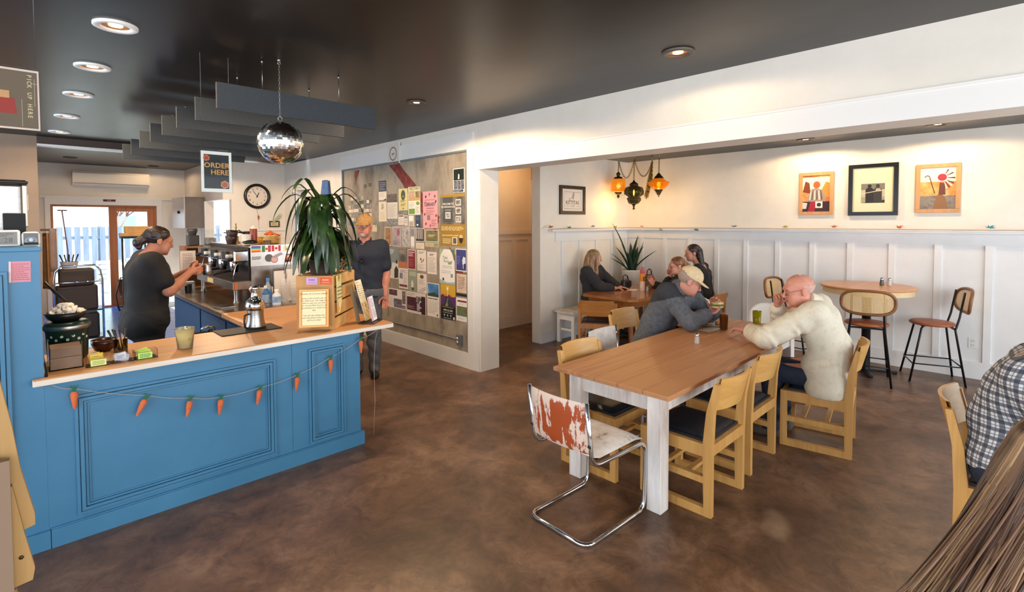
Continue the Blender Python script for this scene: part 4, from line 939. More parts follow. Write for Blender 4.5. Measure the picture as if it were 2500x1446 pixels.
# bottles and cups at the near end of the steel worktop
def bottle(lab, loc, h, r_, body, cap, label):
    t = thing('syrup_bottle', lab, 'bottle', loc, 0, 'bottles by the espresso machine')
    MB().lathe([(r_, 0), (r_, h * .62), (r_ * .45, h * .8), (r_ * .4, h * .86)], n=20).build('body', body, t)
    MB().lathe([(r_ * .5, h * .8605), (r_ * .5, h), (.002, h + .001)], n=16).build('cap', cap, t)
    MB().lathe([(r_ + .0008, h * .15), (r_ + .0008, h * .55)], n=20, cap=False).build('label', label, t)
BZ = .9305
bottle('tall clear bottle with a blue cap and label by the espresso machine', (1.80, 5.40, BZ), .25, .034, mat('#c9cfd6', .1, trans=.5), mat('#3f7ab8', .4), mat('#4f86c0', .5))
bottle('dark bottle with steel cap behind the blue labelled ones', (1.90, 5.44, BZ), .25, .034, mat('#2a2c30', .15), STEEL, mat('#1c2228', .4))
bottle('white squat bottle with a blue and white label in front of the others', (1.82, 5.22, BZ), .15, .04, mat('#d9dade', .25), mat('#e6e0dc', .4), noisy('blue_white_label', ['#4f86b0', '#b9cfe0'], 22, rough=.5))
bottle('clear bottle standing next to the white squat bottle', (1.735, 5.27, BZ), .19, .032, CLEAR, mat('#c9c9c9', .3), mat('#8aa0b8', .5))
for k, (x, y, h) in enumerate(((1.905, 5.22, .24), (1.99, 5.19, .20), (2.07, 5.12, .19))):
    lab = ('tall stack of clear plastic cups beside the squat white bottle', 'clear plastic cup stack behind the wooden crate', 'shortest clear plastic cup stack, nearest the crate')[k]
    t = thing('cup_stack', lab, 'cups', (x, y, BZ), 0, 'stacked clear plastic cups')
    for j in range(6): MB().lathe([(.032, .0 + h / 8 * j), (.044, h * .38 + h / 8 * j), (.0455, h * .385 + h / 8 * j), (.0435, h * .38 + h / 8 * j)], n=22, cap=False).build('cup', mat('#e8e4dc', .05, alpha=.3), t)
t = thing('paper_sleeve', 'white folded paper sleeve standing behind the clear cups', 'paper bag', (1.90, 5.36, BZ))
MB().box(-.05, .05, -.02, .02, 0, .32, b=.006).build('sleeve', mat('#ddd2c8', .8), t)
t = thing('paper_sleeve', 'white paper sleeve leaning behind the pine crate', 'paper bag', (2.03, 5.36, BZ))
MB().box(-.06, .06, -.02, .02, 0, .33, b=.006).build('sleeve', mat('#ddd2c8', .8), t)
t = thing('metal_tray', 'small steel tray lying on the worktop before the espresso machine', 'tray', (1.40, 5.42, BZ), .15)
MB().box(-.07, .07, -.10, .10, 0, .012, b=.004).build('tray', STEEL, t)
t = thing('milk_jug_rack', 'small steel rack with dark cups at the far end of the worktop', 'rack', (1.40, 6.85, BZ))
MB().box(-.06, .06, -.05, .05, .10, .13, b=.003).box(-.06, -.05, -.05, .05, 0, .1).box(.05, .06, -.05, .05, 0, .1).build('rack', STEEL, t)
MB().lathe([(.03, .001), (.035, .08)], (0, 0, 0), 14).build('cup', BLACK, t)
t = thing('steel_basin', 'small steel basin with taps under the coffee counter', 'basin', (1.13, 5.0, .62))
open_box(.14, .22, .14, .004).build('bowl', STEEL, t)
MB().tube([(.08, 0, .1401), (.08, 0, .2), (.03, 0, .22), (-.02, 0, .2)], .012, 10).lathe([(.02, .14), (.024, .17)], (.08, .1, 0), 12).lathe([(.02, .14), (.024, .17)], (.08, -.1, 0), 12).build('tap', CHROME, t)
MB().tube([(.0, 0, 0), (0, 0, -.6195)], .02, 10).lathe([(.08, -.62), (.02, -.60)], n=16).build('pedestal', DSTEEL, t)
# ------------------------------------------------------------------ posters and cards on the concrete
PX = 3.7926
def poster(label, y0, y1, z0, z1, col, draw=None, cat='poster', name='poster'):
    s = Flat(abs(y0 - y1), z1 - z0, col)
    if draw: draw(s)
    return tag(s.place(name, (PX, y0, z0), (0, -1, 0), (0, 0, 1)), label, cat)
PHOTO = {}
def photo(c1, c2, c3, sc=14):
    k = (c1, c2, c3)
    if k not in PHOTO: PHOTO[k] = noisy('printed_photo', [c1, c2, c3], sc, rough=.45, pos=[.35, .5, .65])
    return PHOTO[k]
def P_dog(s):
    s.rect(.04, .50, .96, .97, '#1d2418').poly([(.36, .55), (.7, .55), (.66, .8), (.55, .9), (.42, .86)], '#121212').poly([(.42, .55), (.56, .55), (.56, .74), (.46, .78)], '#e8e4de')
    for k in range(3): s.rect(.06 + .31 * k, .13, .33 + .31 * k, .48, '#252b3a').lines(.09 + .31 * k, .15, .30 + .31 * k, .45, 6, '#c9c9cf', .35, k)
    s.rect(.04, .02, .9, .11, '#2c3242').lines(.08, .03, .8, .10, 2, '#c9c9cf', .35)
poster('black and white dog poster, topmost at the right edge of the concrete wall', 4.901, 4.684, 2.10, 2.388, '#e9e6e0', P_dog)
def P_gold(s):
    s.rect(0, .42, 1, .95, photo('#4a4642', '#6d6660', '#938a80', 6)).rect(.12, .46, .53, .95, '#4d4e4c')
    s.text('WELCOME TO', .33, .80, .034, '#f0ece2', .012).text('THE NEIGHBORHOOD', .33, .745, .028, '#f0ece2', .012).text('est. downtown', .33, .69, .02, '#e0dccf')
    s.rect(.22, .53, .43, .66, '#d9d6cf').rect(.25, .55, .40, .64, photo('#55524e', '#8a8580', '#c9c4bc', 20))
    for v in (.78, .62, .46): s.rect(.64, v, .85, v + .12, '#e6e2da').rect(.66, v + .015, .83, v + .105, photo('#4a4540', '#857c74', '#c9c0b6', 20))
    s.rect(0, 0, 1, .415, '#a27a1d').lines(.05, .30, .95, .38, 3, '#f0e2b4', .4, 4)
    s.text('Just around the corner!', .42, .19, .034, '#f6ecc8', .010).lines(.1, .04, .45, .15, 3, '#f0e2b4', .4, 6).rect(.5, .03, .70, .17, '#efe6cc').rect(.53, .045, .67, .155, '#5c564c')
    s.disc(.85, .17, .07, '#d9b98a').poly([(.76, .16), (.94, .16), (.9, .08), (.85, .05), (.79, .08)], '#2a1a14')
poster('large gold and grey poster with the words Just around the corner', 5.171, 4.681, 1.451, 2.081, '#a8811f', P_gold)
def P_lib(s):
    s.text('LIBRARY', .5, .60, .065, '#2c2c4a', .02)
    for (u, v, c) in ((.2, .86, '#2c2a33'), (.82, .86, '#8a3a4a'), (.45, .92, '#b0566a'), (.15, .70, '#a8644a'), (.88, .72, '#3a3a4a'), (.12, .38, '#6a4a4a'), (.9, .34, '#8a3a4a'), (.2, .12, '#7a3a5a'), (.5, .07, '#b05a6a')): s.poly([(u - .06, v - .02), (u + .02, v - .045), (u + .07, v + .02), (u - .01, v + .04)], c)
    s.lines(.15, .75, .85, .79, 1, '#a85a64', .4).lines(.25, .52, .78, .56, 1, '#a0404e', .5, 3).lines(.22, .36, .8, .5, 5, '#a85a64', .3, 2).rect(.3, .22, .5, .35, '#8a7a7a').lines(.6, .05, .95, .25, 4, '#a85a64', .3, 8)
poster('tall pink flyer headed LIBRARY in arched navy letters', 5.549, 5.227, 1.665, 2.139, '#e8a3a4', P_lib)
def P_re(s):
    s.rect(.03, .5, .97, .98, '#e2d6a8').text('RESTART', .55, .88, .062, '#5a6a3a', .012).rect(.03, .5, .55, .85, photo('#a8643a', '#d9b58a', '#6a5a3a', 16)).rect(.6, .58, .97, .83, photo('#6a5a3a', '#b08a4a', '#3a4a2a', 16)).rect(.03, .5, .97, .57, '#d9a04a')
    s.rect(.03, .02, .97, .49, '#efe8d8').rect(.05, .03, .55, .22, '#6f9a3a').poly([(.62, .42), (.8, .48), (.95, .42), (.92, .36), (.75, .33)], '#6f9a3a').lines(.08, .26, .55, .46, 6, '#a8a088', .35).lines(.62, .06, .93, .30, 6, '#a8a088', .35, 5)
poster('garden flyer headed RESTART with green blocks, left of the pink library flyer', 5.894, 5.609, 1.841, 2.218, '#efe6cf', P_re)
poster('yellow flyer with a dark green oval picture', 6.134, 5.909, 1.904, 2.204, '#dccb8a', lambda s: s.disc(.5, .70, .24, '#3a4a34', sy=1.3).disc(.5, .64, .12, '#7a7a5a', sy=.7).lines(.2, .38, .8, .47, 2, '#4a4430', .5, 3).lines(.25, .2, .8, .32, 2, '#6a6a3a', .5).disc(.5, .09, .05, '#4a4a2a'))
poster('tall flyer with a dark photo on top and mountains along its foot', 6.444, 6.171, 1.705, 2.141, '#e6d8c4', lambda s: s.rect(0, .73, 1, 1, photo('#3a302c', '#5f524a', '#2a2422')).lines(.08, .25, .92, .68, 12, '#a89a88', .3, 2).rect(0, 0, 1, .2, photo('#4a4c4c', '#8a8a84', '#c9c0b2', 26)))
poster('small navy card with pale lines, topmost toward the middle of the concrete', 6.672, 6.462, 2.187, 2.345, '#2b3142', lambda s: s.lines(.1, .1, .9, .9, 5, '#8a90a8', .4, 2), 'flyer', 'flyer')
poster('white sheet with a dark corner pinned just under the navy card', 6.676, 6.464, 2.061, 2.187, '#ead9c6', lambda s: s.lines(.1, .4, .9, .9, 5, '#b0a08c', .3, 3).poly([(.6, .02), (.98, .02), (.98, .2), (.8, .12)], '#2c2a26').rect(.0, .0, 1, .03, '#4a3f38'), 'flyer', 'flyer')
poster('cream sheet with small grey emblem left of the mountain footed flyer', 6.679, 6.462, 1.753, 2.040, '#e9d6b8', lambda s: s.disc(.5, .8, .15, '#b8a88a').lines(.3, .62, .7, .72, 2, '#5a5244', .5).lines(.15, .1, .85, .5, 8, '#c4b296', .3, 3), 'flyer', 'flyer')
poster('brown bordered flyer, left in the row under the mountain footed flyer', 6.521, 6.340, 1.404, 1.675, '#e0c8a8', lambda s: s.rect(.08, .05, .92, .95, '#9a6a42').lines(.15, .5, .85, .9, 6, '#c49a6a', .35).lines(.2, .1, .8, .35, 3, '#e0b88a', .4), 'flyer', 'flyer')
poster('grey flyer with a pink blot beside the brown bordered one', 6.316, 6.090, 1.403, 1.681, '#d9c6b8', lambda s: s.rect(.05, .03, .95, .95, photo('#8d8490', '#b09a98', '#c9b4aa', 6)).disc(.7, .7, .15, '#b05a6a', sy=1.4).lines(.12, .08, .6, .3, 4, '#6a606a', .35), 'flyer', 'flyer')
poster('glossy silver sheet reflecting light in the middle of the concrete wall', 6.067, 5.863, 1.401, 1.687, '#cdbfb2', lambda s: s.rect(.02, .02, .98, .98, noisy('crinkled_foil', ['#8a7a70', '#d9cec4', '#f4efe9'], 18, rough=.25, metal=.4)), 'flyer', 'flyer')
poster('narrow pale strip flyer beside the silver sheet', 5.847, 5.753, 1.387, 1.669, '#c9bdb6', lambda s: s.rect(.05, .6, .95, .95, '#8a8a94').rect(.1, .1, .9, .55, '#efe9e4'), 'flyer', 'flyer')
poster('black and white photo of tree trunks, under the small dark blue flyer', 5.732, 5.521, 1.485, 1.661, '#e9ded0', lambda s: [s.rect(.04, .04, .96, .96, '#3a3632')] + [s.rect(.08 + .2 * k, .2, .2 + .2 * k, .92, '#bdb4ac') for k in range(4)], 'photo', 'photo_print')
poster('white index note with faint lines under the tree trunk photo', 5.719, 5.531, 1.391, 1.469, '#ead9c4', lambda s: s.lines(.1, .1, .9, .9, 4, '#b0a090', .3, 6), 'note', 'note')
poster('green and brown landscape flyer with pale words beneath the pink library flyer', 5.503, 5.208, 1.489, 1.647, '#e0ceb0', lambda s: s.rect(.05, .06, .95, .94, photo('#5a5a2f', '#8a7a4a', '#4a4428', 10)).lines(.25, .4, .75, .6, 2, '#efe6d0', .5).rect(.2, .08, .8, .16, '#4a6a3a'), 'flyer', 'flyer')
poster('tan slip with a small green square next to the gold poster', 5.506, 5.208, 1.424, 1.480, '#cbb592', lambda s: s.rect(.65, .15, .95, .85, '#8f9a78').lines(.1, .2, .5, .8, 2, '#a08c68', .3), 'note', 'note')
poster('teal strip card under the yellow oval flyer', 6.150, 5.918, 1.849, 1.893, '#6f7f7e', lambda s: s.rect(.5, .1, .95, .9, '#9a8a84'), 'card', 'card')
poster('little white flyer under the teal strip card', 6.151, 6.006, 1.705, 1.846, '#ecdccb', lambda s: s.rect(.1, .8, .9, .95, '#a05a4a').lines(.15, .15, .85, .7, 5, '#b0a090', .3), 'flyer', 'flyer')
poster('tiny white flyer with a grey ring beside the little white one', 5.995, 5.913, 1.696, 1.836, '#e6d8cc', lambda s: s.ring(.5, .4, .3, .08, '#8a7a70').rect(.1, .7, .9, .92, '#7f8588'), 'flyer', 'flyer')
poster('small pale glossy print with a painted white glare under the RESTART flyer', 5.893, 5.756, 1.688, 1.834, '#d9cabc', lambda s: s.rect(.1, .5, .8, .95, '#f4efe8').rect(.2, .05, .8, .4, '#b8a89a'), 'photo', 'photo_print')  # white block paints the glare onto the print
poster('small dark blue flyer with a white glow at its foot', 5.721, 5.612, 1.675, 1.833, '#2c3b58', lambda s: s.disc(.4, .2, .2, '#e9edf0', sy=.6).lines(.15, .6, .85, .9, 3, '#7a8ab0', .35), 'flyer', 'flyer')
poster('tan half sheet with a teal top edge by the business cards', 6.883, 6.745, 1.603, 1.744, '#dcc49c', lambda s: s.rect(0, .7, 1, 1, '#6f7f78').rect(.6, .5, 1, .7, '#b0a888'), 'flyer', 'flyer')
poster('grey teal poster with a cream wave and a small dark figure', 6.442, 6.160, .944, 1.385, '#7f8a88', lambda s: s.poly([(0, 0), (1, 0), (1, .6), (.75, .5), (.45, .52), (.3, .3), (0, .22)], '#d6cfc0').poly([(.6, .02), (.95, .04), (.98, .3), (.8, .42), (.62, .3)], '#2a2e2c').lines(.08, .78, .6, .95, 4, '#e9e6dc', .4, 2).disc(.85, .55, .1, '#3a3a34'))
poster('grey and orange photo poster beside the grey teal wave', 6.152, 5.938, 1.111, 1.375, '#7c6f66', lambda s: s.rect(0, .0, 1, .3, '#c4744a').disc(.5, .5, .3, '#5a524c', sy=.7).lines(.1, .75, .9, .95, 3, '#c9bfb4', .4))
poster('dark red poster with white headline', 5.922, 5.728, 1.101, 1.371, '#e6d8cc', lambda s: s.rect(.06, .04, .94, .96, '#8a2430').lines(.12, .65, .9, .92, 3, '#f0dcd6', .5, 3).lines(.12, .15, .7, .55, 5, '#c46a70', .35))
poster('white sheet with dark leaf ornaments beside the red poster', 5.692, 5.487, 1.099, 1.373, '#eee2d8', lambda s: s.lines(.15, .82, .85, .95, 2, '#4a4440', .4).poly([(.3, .55), (.5, .5), (.45, .65)], '#3a3634').poly([(.6, .52), (.8, .62), (.66, .42)], '#7a4a3a').poly([(.5, .5), (.6, .42), (.4, .4)], '#4a5a3a').lines(.1, .08, .9, .35, 6, '#a89c92', .3, 3), 'flyer', 'flyer')
poster('plain white typed notice hung slightly crooked in the lower rows', 5.462, 5.257, 1.074, 1.359, '#efe3d9', lambda s: s.lines(.25, .82, .78, .93, 2, '#3a3634', .5).lines(.12, .1, .9, .78, 11, '#a89c92', .3, 5), 'notice', 'notice')
def P_leaf(s):
    s.poly([(0, 1), (.3, 1), (.1, .85), (0, .7)], '#a8b890').poly([(1, 1), (.7, 1), (.85, .88), (.95, .7), (1, .68)], '#5f7a4a').poly([(0, 0), (1, 0), (1, .08), (.5, .04), (0, .12)], '#a8bfae')
    s.text('Take', .38, .72, .052, '#6f8f62', .012).text('Root', .45, .62, .052, '#6f8f62', .012).poly([(.55, .62), (.85, .68), (.8, .58), (.6, .56)], '#8aa67a').lines(.2, .45, .85, .54, 2, '#a09a94', .3, 4).lines(.12, .3, .75, .40, 2, '#b0aaa4', .3, 6).rect(.74, .2, .88, .30, '#7f9a84').disc(.25, .13, .06, '#3a4a3a')
poster('large white poster with green leaves and soft green script', 5.194, 4.884, .974, 1.406, '#efe8e2', P_leaf)
poster('blue poster with a white robot like figure at the column edge', 4.865, 4.652, 1.151, 1.422, '#e9e2dc', lambda s: s.rect(.05, .04, .95, .96, '#3a3f78').poly([(.62, .3), (.9, .36), (.88, .62), (.7, .66), (.6, .5)], '#d6dae8').rect(.66, .12, .72, .34, '#c0c6dc').rect(.8, .14, .86, .36, '#20243f').lines(.1, .3, .45, .7, 6, '#8a90c4', .3))
poster('white leaflet with a small tower photo, under the grey and orange poster', 6.153, 5.921, .826, 1.106, '#ece0d8', lambda s: s.lines(.15, .78, .9, .93, 3, '#5a4a48', .4).rect(.1, .48, .45, .76, photo('#4a4a50', '#7f7f86', '#b0a8a4', 14)).lines(.52, .25, .92, .74, 8, '#b0a49c', .3).rect(.06, .08, .92, .2, photo('#3a4a5a', '#8a3a34', '#4a6a3a', 12)), 'leaflet', 'leaflet')
poster('grey green leaflet with a small standing figure', 5.905, 5.712, .809, 1.095, '#98a08c', lambda s: s.rect(.08, .72, .92, .92, '#b8bca8').poly([(.3, .05), (.62, .05), (.6, .4), (.45, .55), (.32, .4)], '#e0dcd2').rect(.34, .05, .66, .18, '#3f5a3a').rect(0, 0, .05, 1, '#b8a88a'), 'leaflet', 'leaflet')
poster('white sheet with a brown oval badge on top', 5.697, 5.481, .808, 1.062, '#ecdfd4', lambda s: s.disc(.5, .84, .22, '#6a4436', sy=.6).ring(.5, .84, .2, .03, '#c9a88a', sy=.6).lines(.15, .45, .85, .7, 5, '#a8908a', .35, 3).poly([(.1, .05), (.2, .05), (.9, .3), (.8, .32)], '#b8a8a4').poly([(.4, .04), (.5, .04), (.92, .2), (.9, .26)], '#b8a8a4'), 'flyer', 'flyer')
def P_mar(s):
    s.rect(.03, .65, .5, .95, photo('#6a2f34', '#4a2428', '#8a5a54', 10)).rect(.78, .3, .97, .95, photo('#5a4a44', '#8a7a70', '#3a302e', 18)).rect(.3, .2, .76, .5, '#6a5a64').rect(.3, .04, .97, .22, '#8a8294').lines(.05, .1, .28, .6, 8, '#b0a49c', .3).lines(.34, .07, .9, .19, 2, '#3a3440', .4).rect(.32, .24, .5, .36, photo('#2c3440', '#6a7a80', '#a8a8a0', 18))
poster('maroon and grey photo leaflet at the bottom left of the poster rows', 6.431, 5.972, .527, .80, '#e6dad2', P_mar, 'leaflet', 'leaflet')
def P_mar2(s):
    s.rect(.02, .12, .98, .75, '#4c1c28').rect(.5, .55, .75, .82, photo('#3a302e', '#8a7f78', '#c9c0b4', 18)).ring(.76, .45, .17, .05, '#efe6e0').disc(.62, .22, .13, '#8a7f84').rect(.55, .2, .7, .5, '#b8aab0').lines(.05, .8, .45, .95, 2, '#a8908c', .4).lines(.06, .2, .45, .35, 3, '#c9a8ac', .35).rect(.78, .02, .98, .85, '#3a1a22').disc(.76, .45, .09, '#3a2228')
poster('dark maroon event poster with a white ring emblem', 5.960, 5.506, .513, .801, '#e6dad2', P_mar2)
def P_sky(s):
    s.rect(.04, .60, .96, .98, noisy('printed_sky', ['#2f5f9a', '#4f86bf', '#c9dcea'], 5, rough=.5)).poly([(.04, .6), (.96, .6), (.96, .66), (.6, .74), (.3, .7), (.04, .68)], '#2f4a38'); s.lines(.08, .5, .9, .57, 1, '#5a544e', .5).lines(.08, .1, .92, .48, 9, '#b8aca4', .3, 4).disc(.85, .07, .05, '#4a5a4a')
poster('white notice with a blue sky photo on its upper half', 5.468, 5.207, .524, .958, '#efe4da', P_sky, 'notice', 'notice')
def P_mtn(s):
    s.rect(0, .66, 1, 1, '#d6a52a').poly([(.2, .66), (.35, .74), (.5, .68), (.62, .74), (.8, .66)], '#d9763a').poly([(0, .66), (.15, .72), (.4, .6), (.55, .72), (.75, .64), (1, .68), (1, .38), (0, .38)], '#5a2f66').poly([(.1, .38), (.45, .66), (.6, .60), (.95, .38)], '#3a3438').poly([(.3, .38), (.5, .38), (.46, .5), (.52, .6), (.47, .62), (.42, .5)], '#8f8a86').rect(.46, .66, .49, .86, '#e9dfc8').disc(.47, .88, .07, '#f4ead2')
    s.rect(0, 0, 1, .38, '#121011').lines(.1, .33, .9, .37, 1, '#b08a3a', .5); s.text('APRIL 26, 2025', .5, .24, .03, '#efe9e2', .014).lines(.15, .17, .85, .22, 1, '#a89f98', .4)
    for k in range(3): s.disc(.25 + .22 * k, .12, .04, '#c9c4c0')
    s.lines(.2, .02, .75, .06, 1, '#a89f98', .5).rect(.84, .02, .96, .10, '#cfcac4')
    s.text('RUN', .5, .92, .026, '#f4e4a8', .01)
poster('yellow, purple and black mountain run poster with a winding road', 5.172, 4.875, .530, .968, '#1b1718', P_mtn)
poster('brown edged parchment flyer near the column, above the ribbon poster', 4.861, 4.645, .849, 1.133, '#6a5142', lambda s: s.rect(.06, .14, .94, .95, noisy('parchment', ['#b89880', '#d9bfa8', '#c9a890'], 8, rough=.7)).lines(.2, .3, .8, .85, 8, '#7a5a48', .35, 4).disc(.5, .2, .09, '#c9b4a0').rect(0, 0, 1, .10, '#2a1f1a'), 'flyer', 'flyer')
poster('white poster with a red ribbon and a valley photo beside the column', 4.859, 4.636, .547, .827, '#eee4da', lambda s: s.poly([(.08, .86), (.15, .9), (.85, .9), (.92, .86), (.85, .82), (.15, .82)], '#8a2f34').lines(.25, .7, .8, .78, 2, '#b0a49c', .35).rect(.05, .22, .96, .64, photo('#3a6a8a', '#6a7a4a', '#7a4a34', 6)).lines(.15, .06, .85, .18, 2, '#b0a49c', .35))
poster('narrow photo strip flyer behind the man in the navy shirt', 6.543, 6.466, .788, 1.377, '#cdbcb0', lambda s: s.rect(.1, .72, .9, .97, photo('#3a3a44', '#7a6a70', '#b0a0a0', 16)).rect(.1, .4, .9, .68, photo('#8a5a5a', '#c9b0a4', '#5a4a4a', 16)).lines(.1, .05, .9, .35, 5, '#8a7a74', .4), 'flyer', 'flyer')
poster('small teal photo card at the lower left of the posters', 6.565, 6.454, .645, .768, '#e6dad2', lambda s: s.rect(.1, .15, .9, .9, photo('#1f3f4a', '#3f6f7a', '#8aa8a0', 16)), 'photo', 'photo_print')
r = random.Random(12); bc = {}
cols = ['#e6cfb0', '#d9c0a0', '#ead8c0', '#4a4744', '#35322f', '#8a8478', '#b8a890', '#e9dcc8', '#6a665e', '#cdb894', '#5a6a66']
for i in range(9):
    for j in range(7):
        if r.random() < .12 or (i == 8 and j < 2) or (j == 6 and i > 5): continue
        c = r.choice(cols); y = 7.63 - i * .083 + r.uniform(-.008, .008); z = 1.70 + j * .066 + r.uniform(-.006, .006)
        if c not in bc:
            s = Flat(.076, .046, c); s.lines(.15, .2, .8, .8, 2, '#9a8a72' if c > '#9' else '#b8b0a4', .3, i)
            o = s.place('business_card', (PX, y, z), (0, -1, 0), (0, 0, 1)); bc[c] = tag(o, 'small business card in the close grid at the far end of the concrete wall', 'card', 'business cards on the concrete wall')
        else: o = bc[c].copy(); COL.objects.link(o); o.location = (PX, y, z)
for (y, z) in ((7.12, 2.27), (6.97, 2.28)):
    o = bc['#35322f'].copy() if '#35322f' in bc else bc[c].copy(); COL.objects.link(o); o.location = (PX, y, z)
    o['label'] = 'lone dark card above the card grid, ' + ('farther from' if y > 7 else 'nearer to') + ' the small navy flyer'; o['group'] = 'lone dark cards on the concrete wall'
# outlet, conduit, cheetah sign, frames
t = thing('wall_outlet', 'steel surface outlet box with pipe low on the concrete wall', 'outlet', (3.794, 4.775, .32))
MB().box(-.045, .0, -.04, .04, -.06, .06, b=.006).build('box', noisy('grey_box_metal', ['#6f7476', '#8a8f90'], 12, rough=.45, metal=.6), t)
MB().at((-.0455, .012, .022), (0, -PI / 2, 0)).lathe([(.001, .003), (.017, .002), (.017, 0)], n=16).at((-.0455, .012, -.024), (0, -PI / 2, 0)).lathe([(.001, .003), (.017, .002), (.017, 0)], n=16).build('socket', mat('#d9d6d0', .4), t)
MB().tube([(-.014, .04, 0), (-.014, 2.4, 0)], .009, 8).build('conduit', mat('#8a8580', .4, .5), t)
t = thing('round_emblem', 'white plaque with a wreath and small running animal above the posters', 'plaque', (3.786, 6.24, 2.70))
s = Flat(.28, .25, '#e2d9cc'); s.ring(.5, .5, .38, .05, '#8a5a34').ring(.5, .5, .31, .012, '#a87a4a')
for k in range(22): a = 2 * PI * k / 22; s.disc(.5 + .36 * .25 / .28 * math.cos(a), .5 + .36 * math.sin(a), .032, '#7a4a2a', 8)
s.poly([(.36, .5), (.42, .44), (.58, .46), (.64, .58), (.62, .6), (.56, .52), (.44, .52)], '#8a6a4a').rect(.42, .36, .44, .46, '#8a6a4a').rect(.56, .36, .58, .47, '#8a6a4a')
s.place('printed_disc', (-.0108, .14, -.125), (0, -1, 0), (0, 0, 1), t)
MB().box(-.009, .0, -.155, .14, -.13, .135).build('plaque_board', mat('#e0d8cc', .5), t)
MB().box(-.02, .0, -.175, -.1555, -.14, .14).build('side_strip', TRIM, t)
t = thing('picture_frame', 'dark framed picture on the main wall half hidden by the plant', 'picture', (3.795, 8.745, 1.95))
def frame(t, w, h, mt, fw, art, dep=.022, axis='x', mt2=None):
    """frame hung on a wall facing -x (axis x) or -y (axis y); art is a Flat of the opening's size"""
    mb = MB()
    for a in ((-w / 2, w / 2, -h / 2, -h / 2 + fw), (-w / 2, w / 2, h / 2 - fw, h / 2), (-w / 2, -w / 2 + fw, -h / 2 + fw, h / 2 - fw), (w / 2 - fw, w / 2, -h / 2 + fw, h / 2 - fw)):
        if axis == 'x': mb.box(-dep, 0, a[0], a[1], a[2], a[3], b=.002)
        else: mb.box(a[0], a[1], -dep, 0, a[2], a[3], b=.002)
    mb.build('frame', mt, t)
    if axis == 'x': art.place('print', (-dep * .4, w / 2 - fw, -h / 2 + fw), (0, -1, 0), (0, 0, 1), t)
    else: art.place('print', (-w / 2 + fw, -dep * .4, -h / 2 + fw), (1, 0, 0), (0, 0, 1), t)
s = Flat(.50, .32, '#d9c8b2'); s.lines(.2, .2, .8, .8, 4, '#8a7a68', .3)
frame(t, .56, .38, BLACK, .03, s)
mb = MB(); mb.sheet(lambda u, v: (-.03 - .05 * math.sin(PI * u) * (1 - .5 * v) - .012 * math.sin(u * 17) * (1 - v), (u - .5) * .34 * (1 - .35 * v), -.30 + .31 * v), 20, 10)
t2 = thing('blue_cloth', 'blue cloth cap hanging on the wall above the plant', 'cap', (3.795, 8.42, 2.45)); mb.build('cloth', noisy('blue_denim', ['#3f5f94', '#5577ab'], 20, rough=.9), t2, solid=.006); MB().tube([(-.001, 0, .01), (-.03, 0, .01), (-.035, 0, .02)], .005, 8).build('hook', STEEL, t2)
# ------------------------------------------------------------------ clock wall
t = thing('wall_clock', 'round black rimmed wall clock showing about six to one', 'clock', (3.285, 10.355, 2.245))
mb = MB().at((0, 0, 0), (PI / 2, 0, 0)); mb.lathe([(.236, 0), (.24, .02), (.225, .042), (.20, .046), (.188, .03), (.186, .012)], n=56, cap=False).build('rim', mat('#14120f', .3), t)
MB().at((0, 0, 0), (PI / 2, 0, 0)).lathe([(.001, .012), (.190, .012)], n=48).build('dial', mat('#ddd0c2', .5), t)
mb = MB()
for k in range(1, 13):
    a = PI / 2 - k * PI / 6; v, f = text_geo(str(k), .05, .012); mb.add([(x + .148 * math.cos(a), -.0135, y - .017 + .148 * math.sin(a)) for x, y, _ in v], f)
mb.build('numerals', mat('#2a2420', .5), t)
def hand(ang, l, w, nm, y): 
    MB().at((0, y, 0), (0, -ang, 0)).prism([(-.03, -w), (l * .8, -w * 1.2), (l, 0), (l * .8, w * 1.2), (-.03, w)], -.001, .001, 'y').build(nm, BLACK, t)
hand(PI / 2 - .9 * PI / 6, .085, .006, 'hour_hand', -.016); hand(PI / 2 + PI / 5, .135, .004, 'minute_hand', -.019)
MB().at((0, 0, 0), (PI / 2, 0, 0)).lathe([(.012, .013), (.010, .022), (.0, .022)], n=14).build('hub', BLACK, t)
t = thing('carrot_ornament', 'tiny felt carrot hanging on a string under the wall clock', 'ornament', (3.30, 10.345, 1.83))
MB().lathe([(.003, -.05), (.016, .02), (.012, .045), (.004, .05)], n=10).build('carrot', mat('#a8583a', .8), t)
MB().tube([(0, 0, .05), (-.03, .0, .17)], .003, 5).tube([(0, 0, -.05), (.01, 0, -.24)], .002, 4).build('string', mat('#a8907a', .9), t)
t = thing('small_frame', 'small dark framed card low on the wall right of the clock', 'picture', (3.595, 10.355, 1.713))
s = Flat(.15, .078, '#d6c09a'); s.lines(.15, .15, .85, .85, 3, '#a8845a', .4); frame(t, .19, .118, mat('#2f2418', .5), .02, s, .015, 'y')
t = thing('slotted_strap', 'pale green slotted metal strap sticking out of the wall corner', 'bracket', (3.72, 10.28, 1.80))
MB().at((0, 0, 0), (0, .75, 0)).box(-.02, .02, -.006, .006, -.20, -.02).box(-.02, .02, -.006, .006, .0, .01).build('strap', mat('#a9b58e', .5), t)
t.location = (3.70, 10.32, 1.90); t.children[0].data.transform(Matrix.Translation((0, 0, 0)))
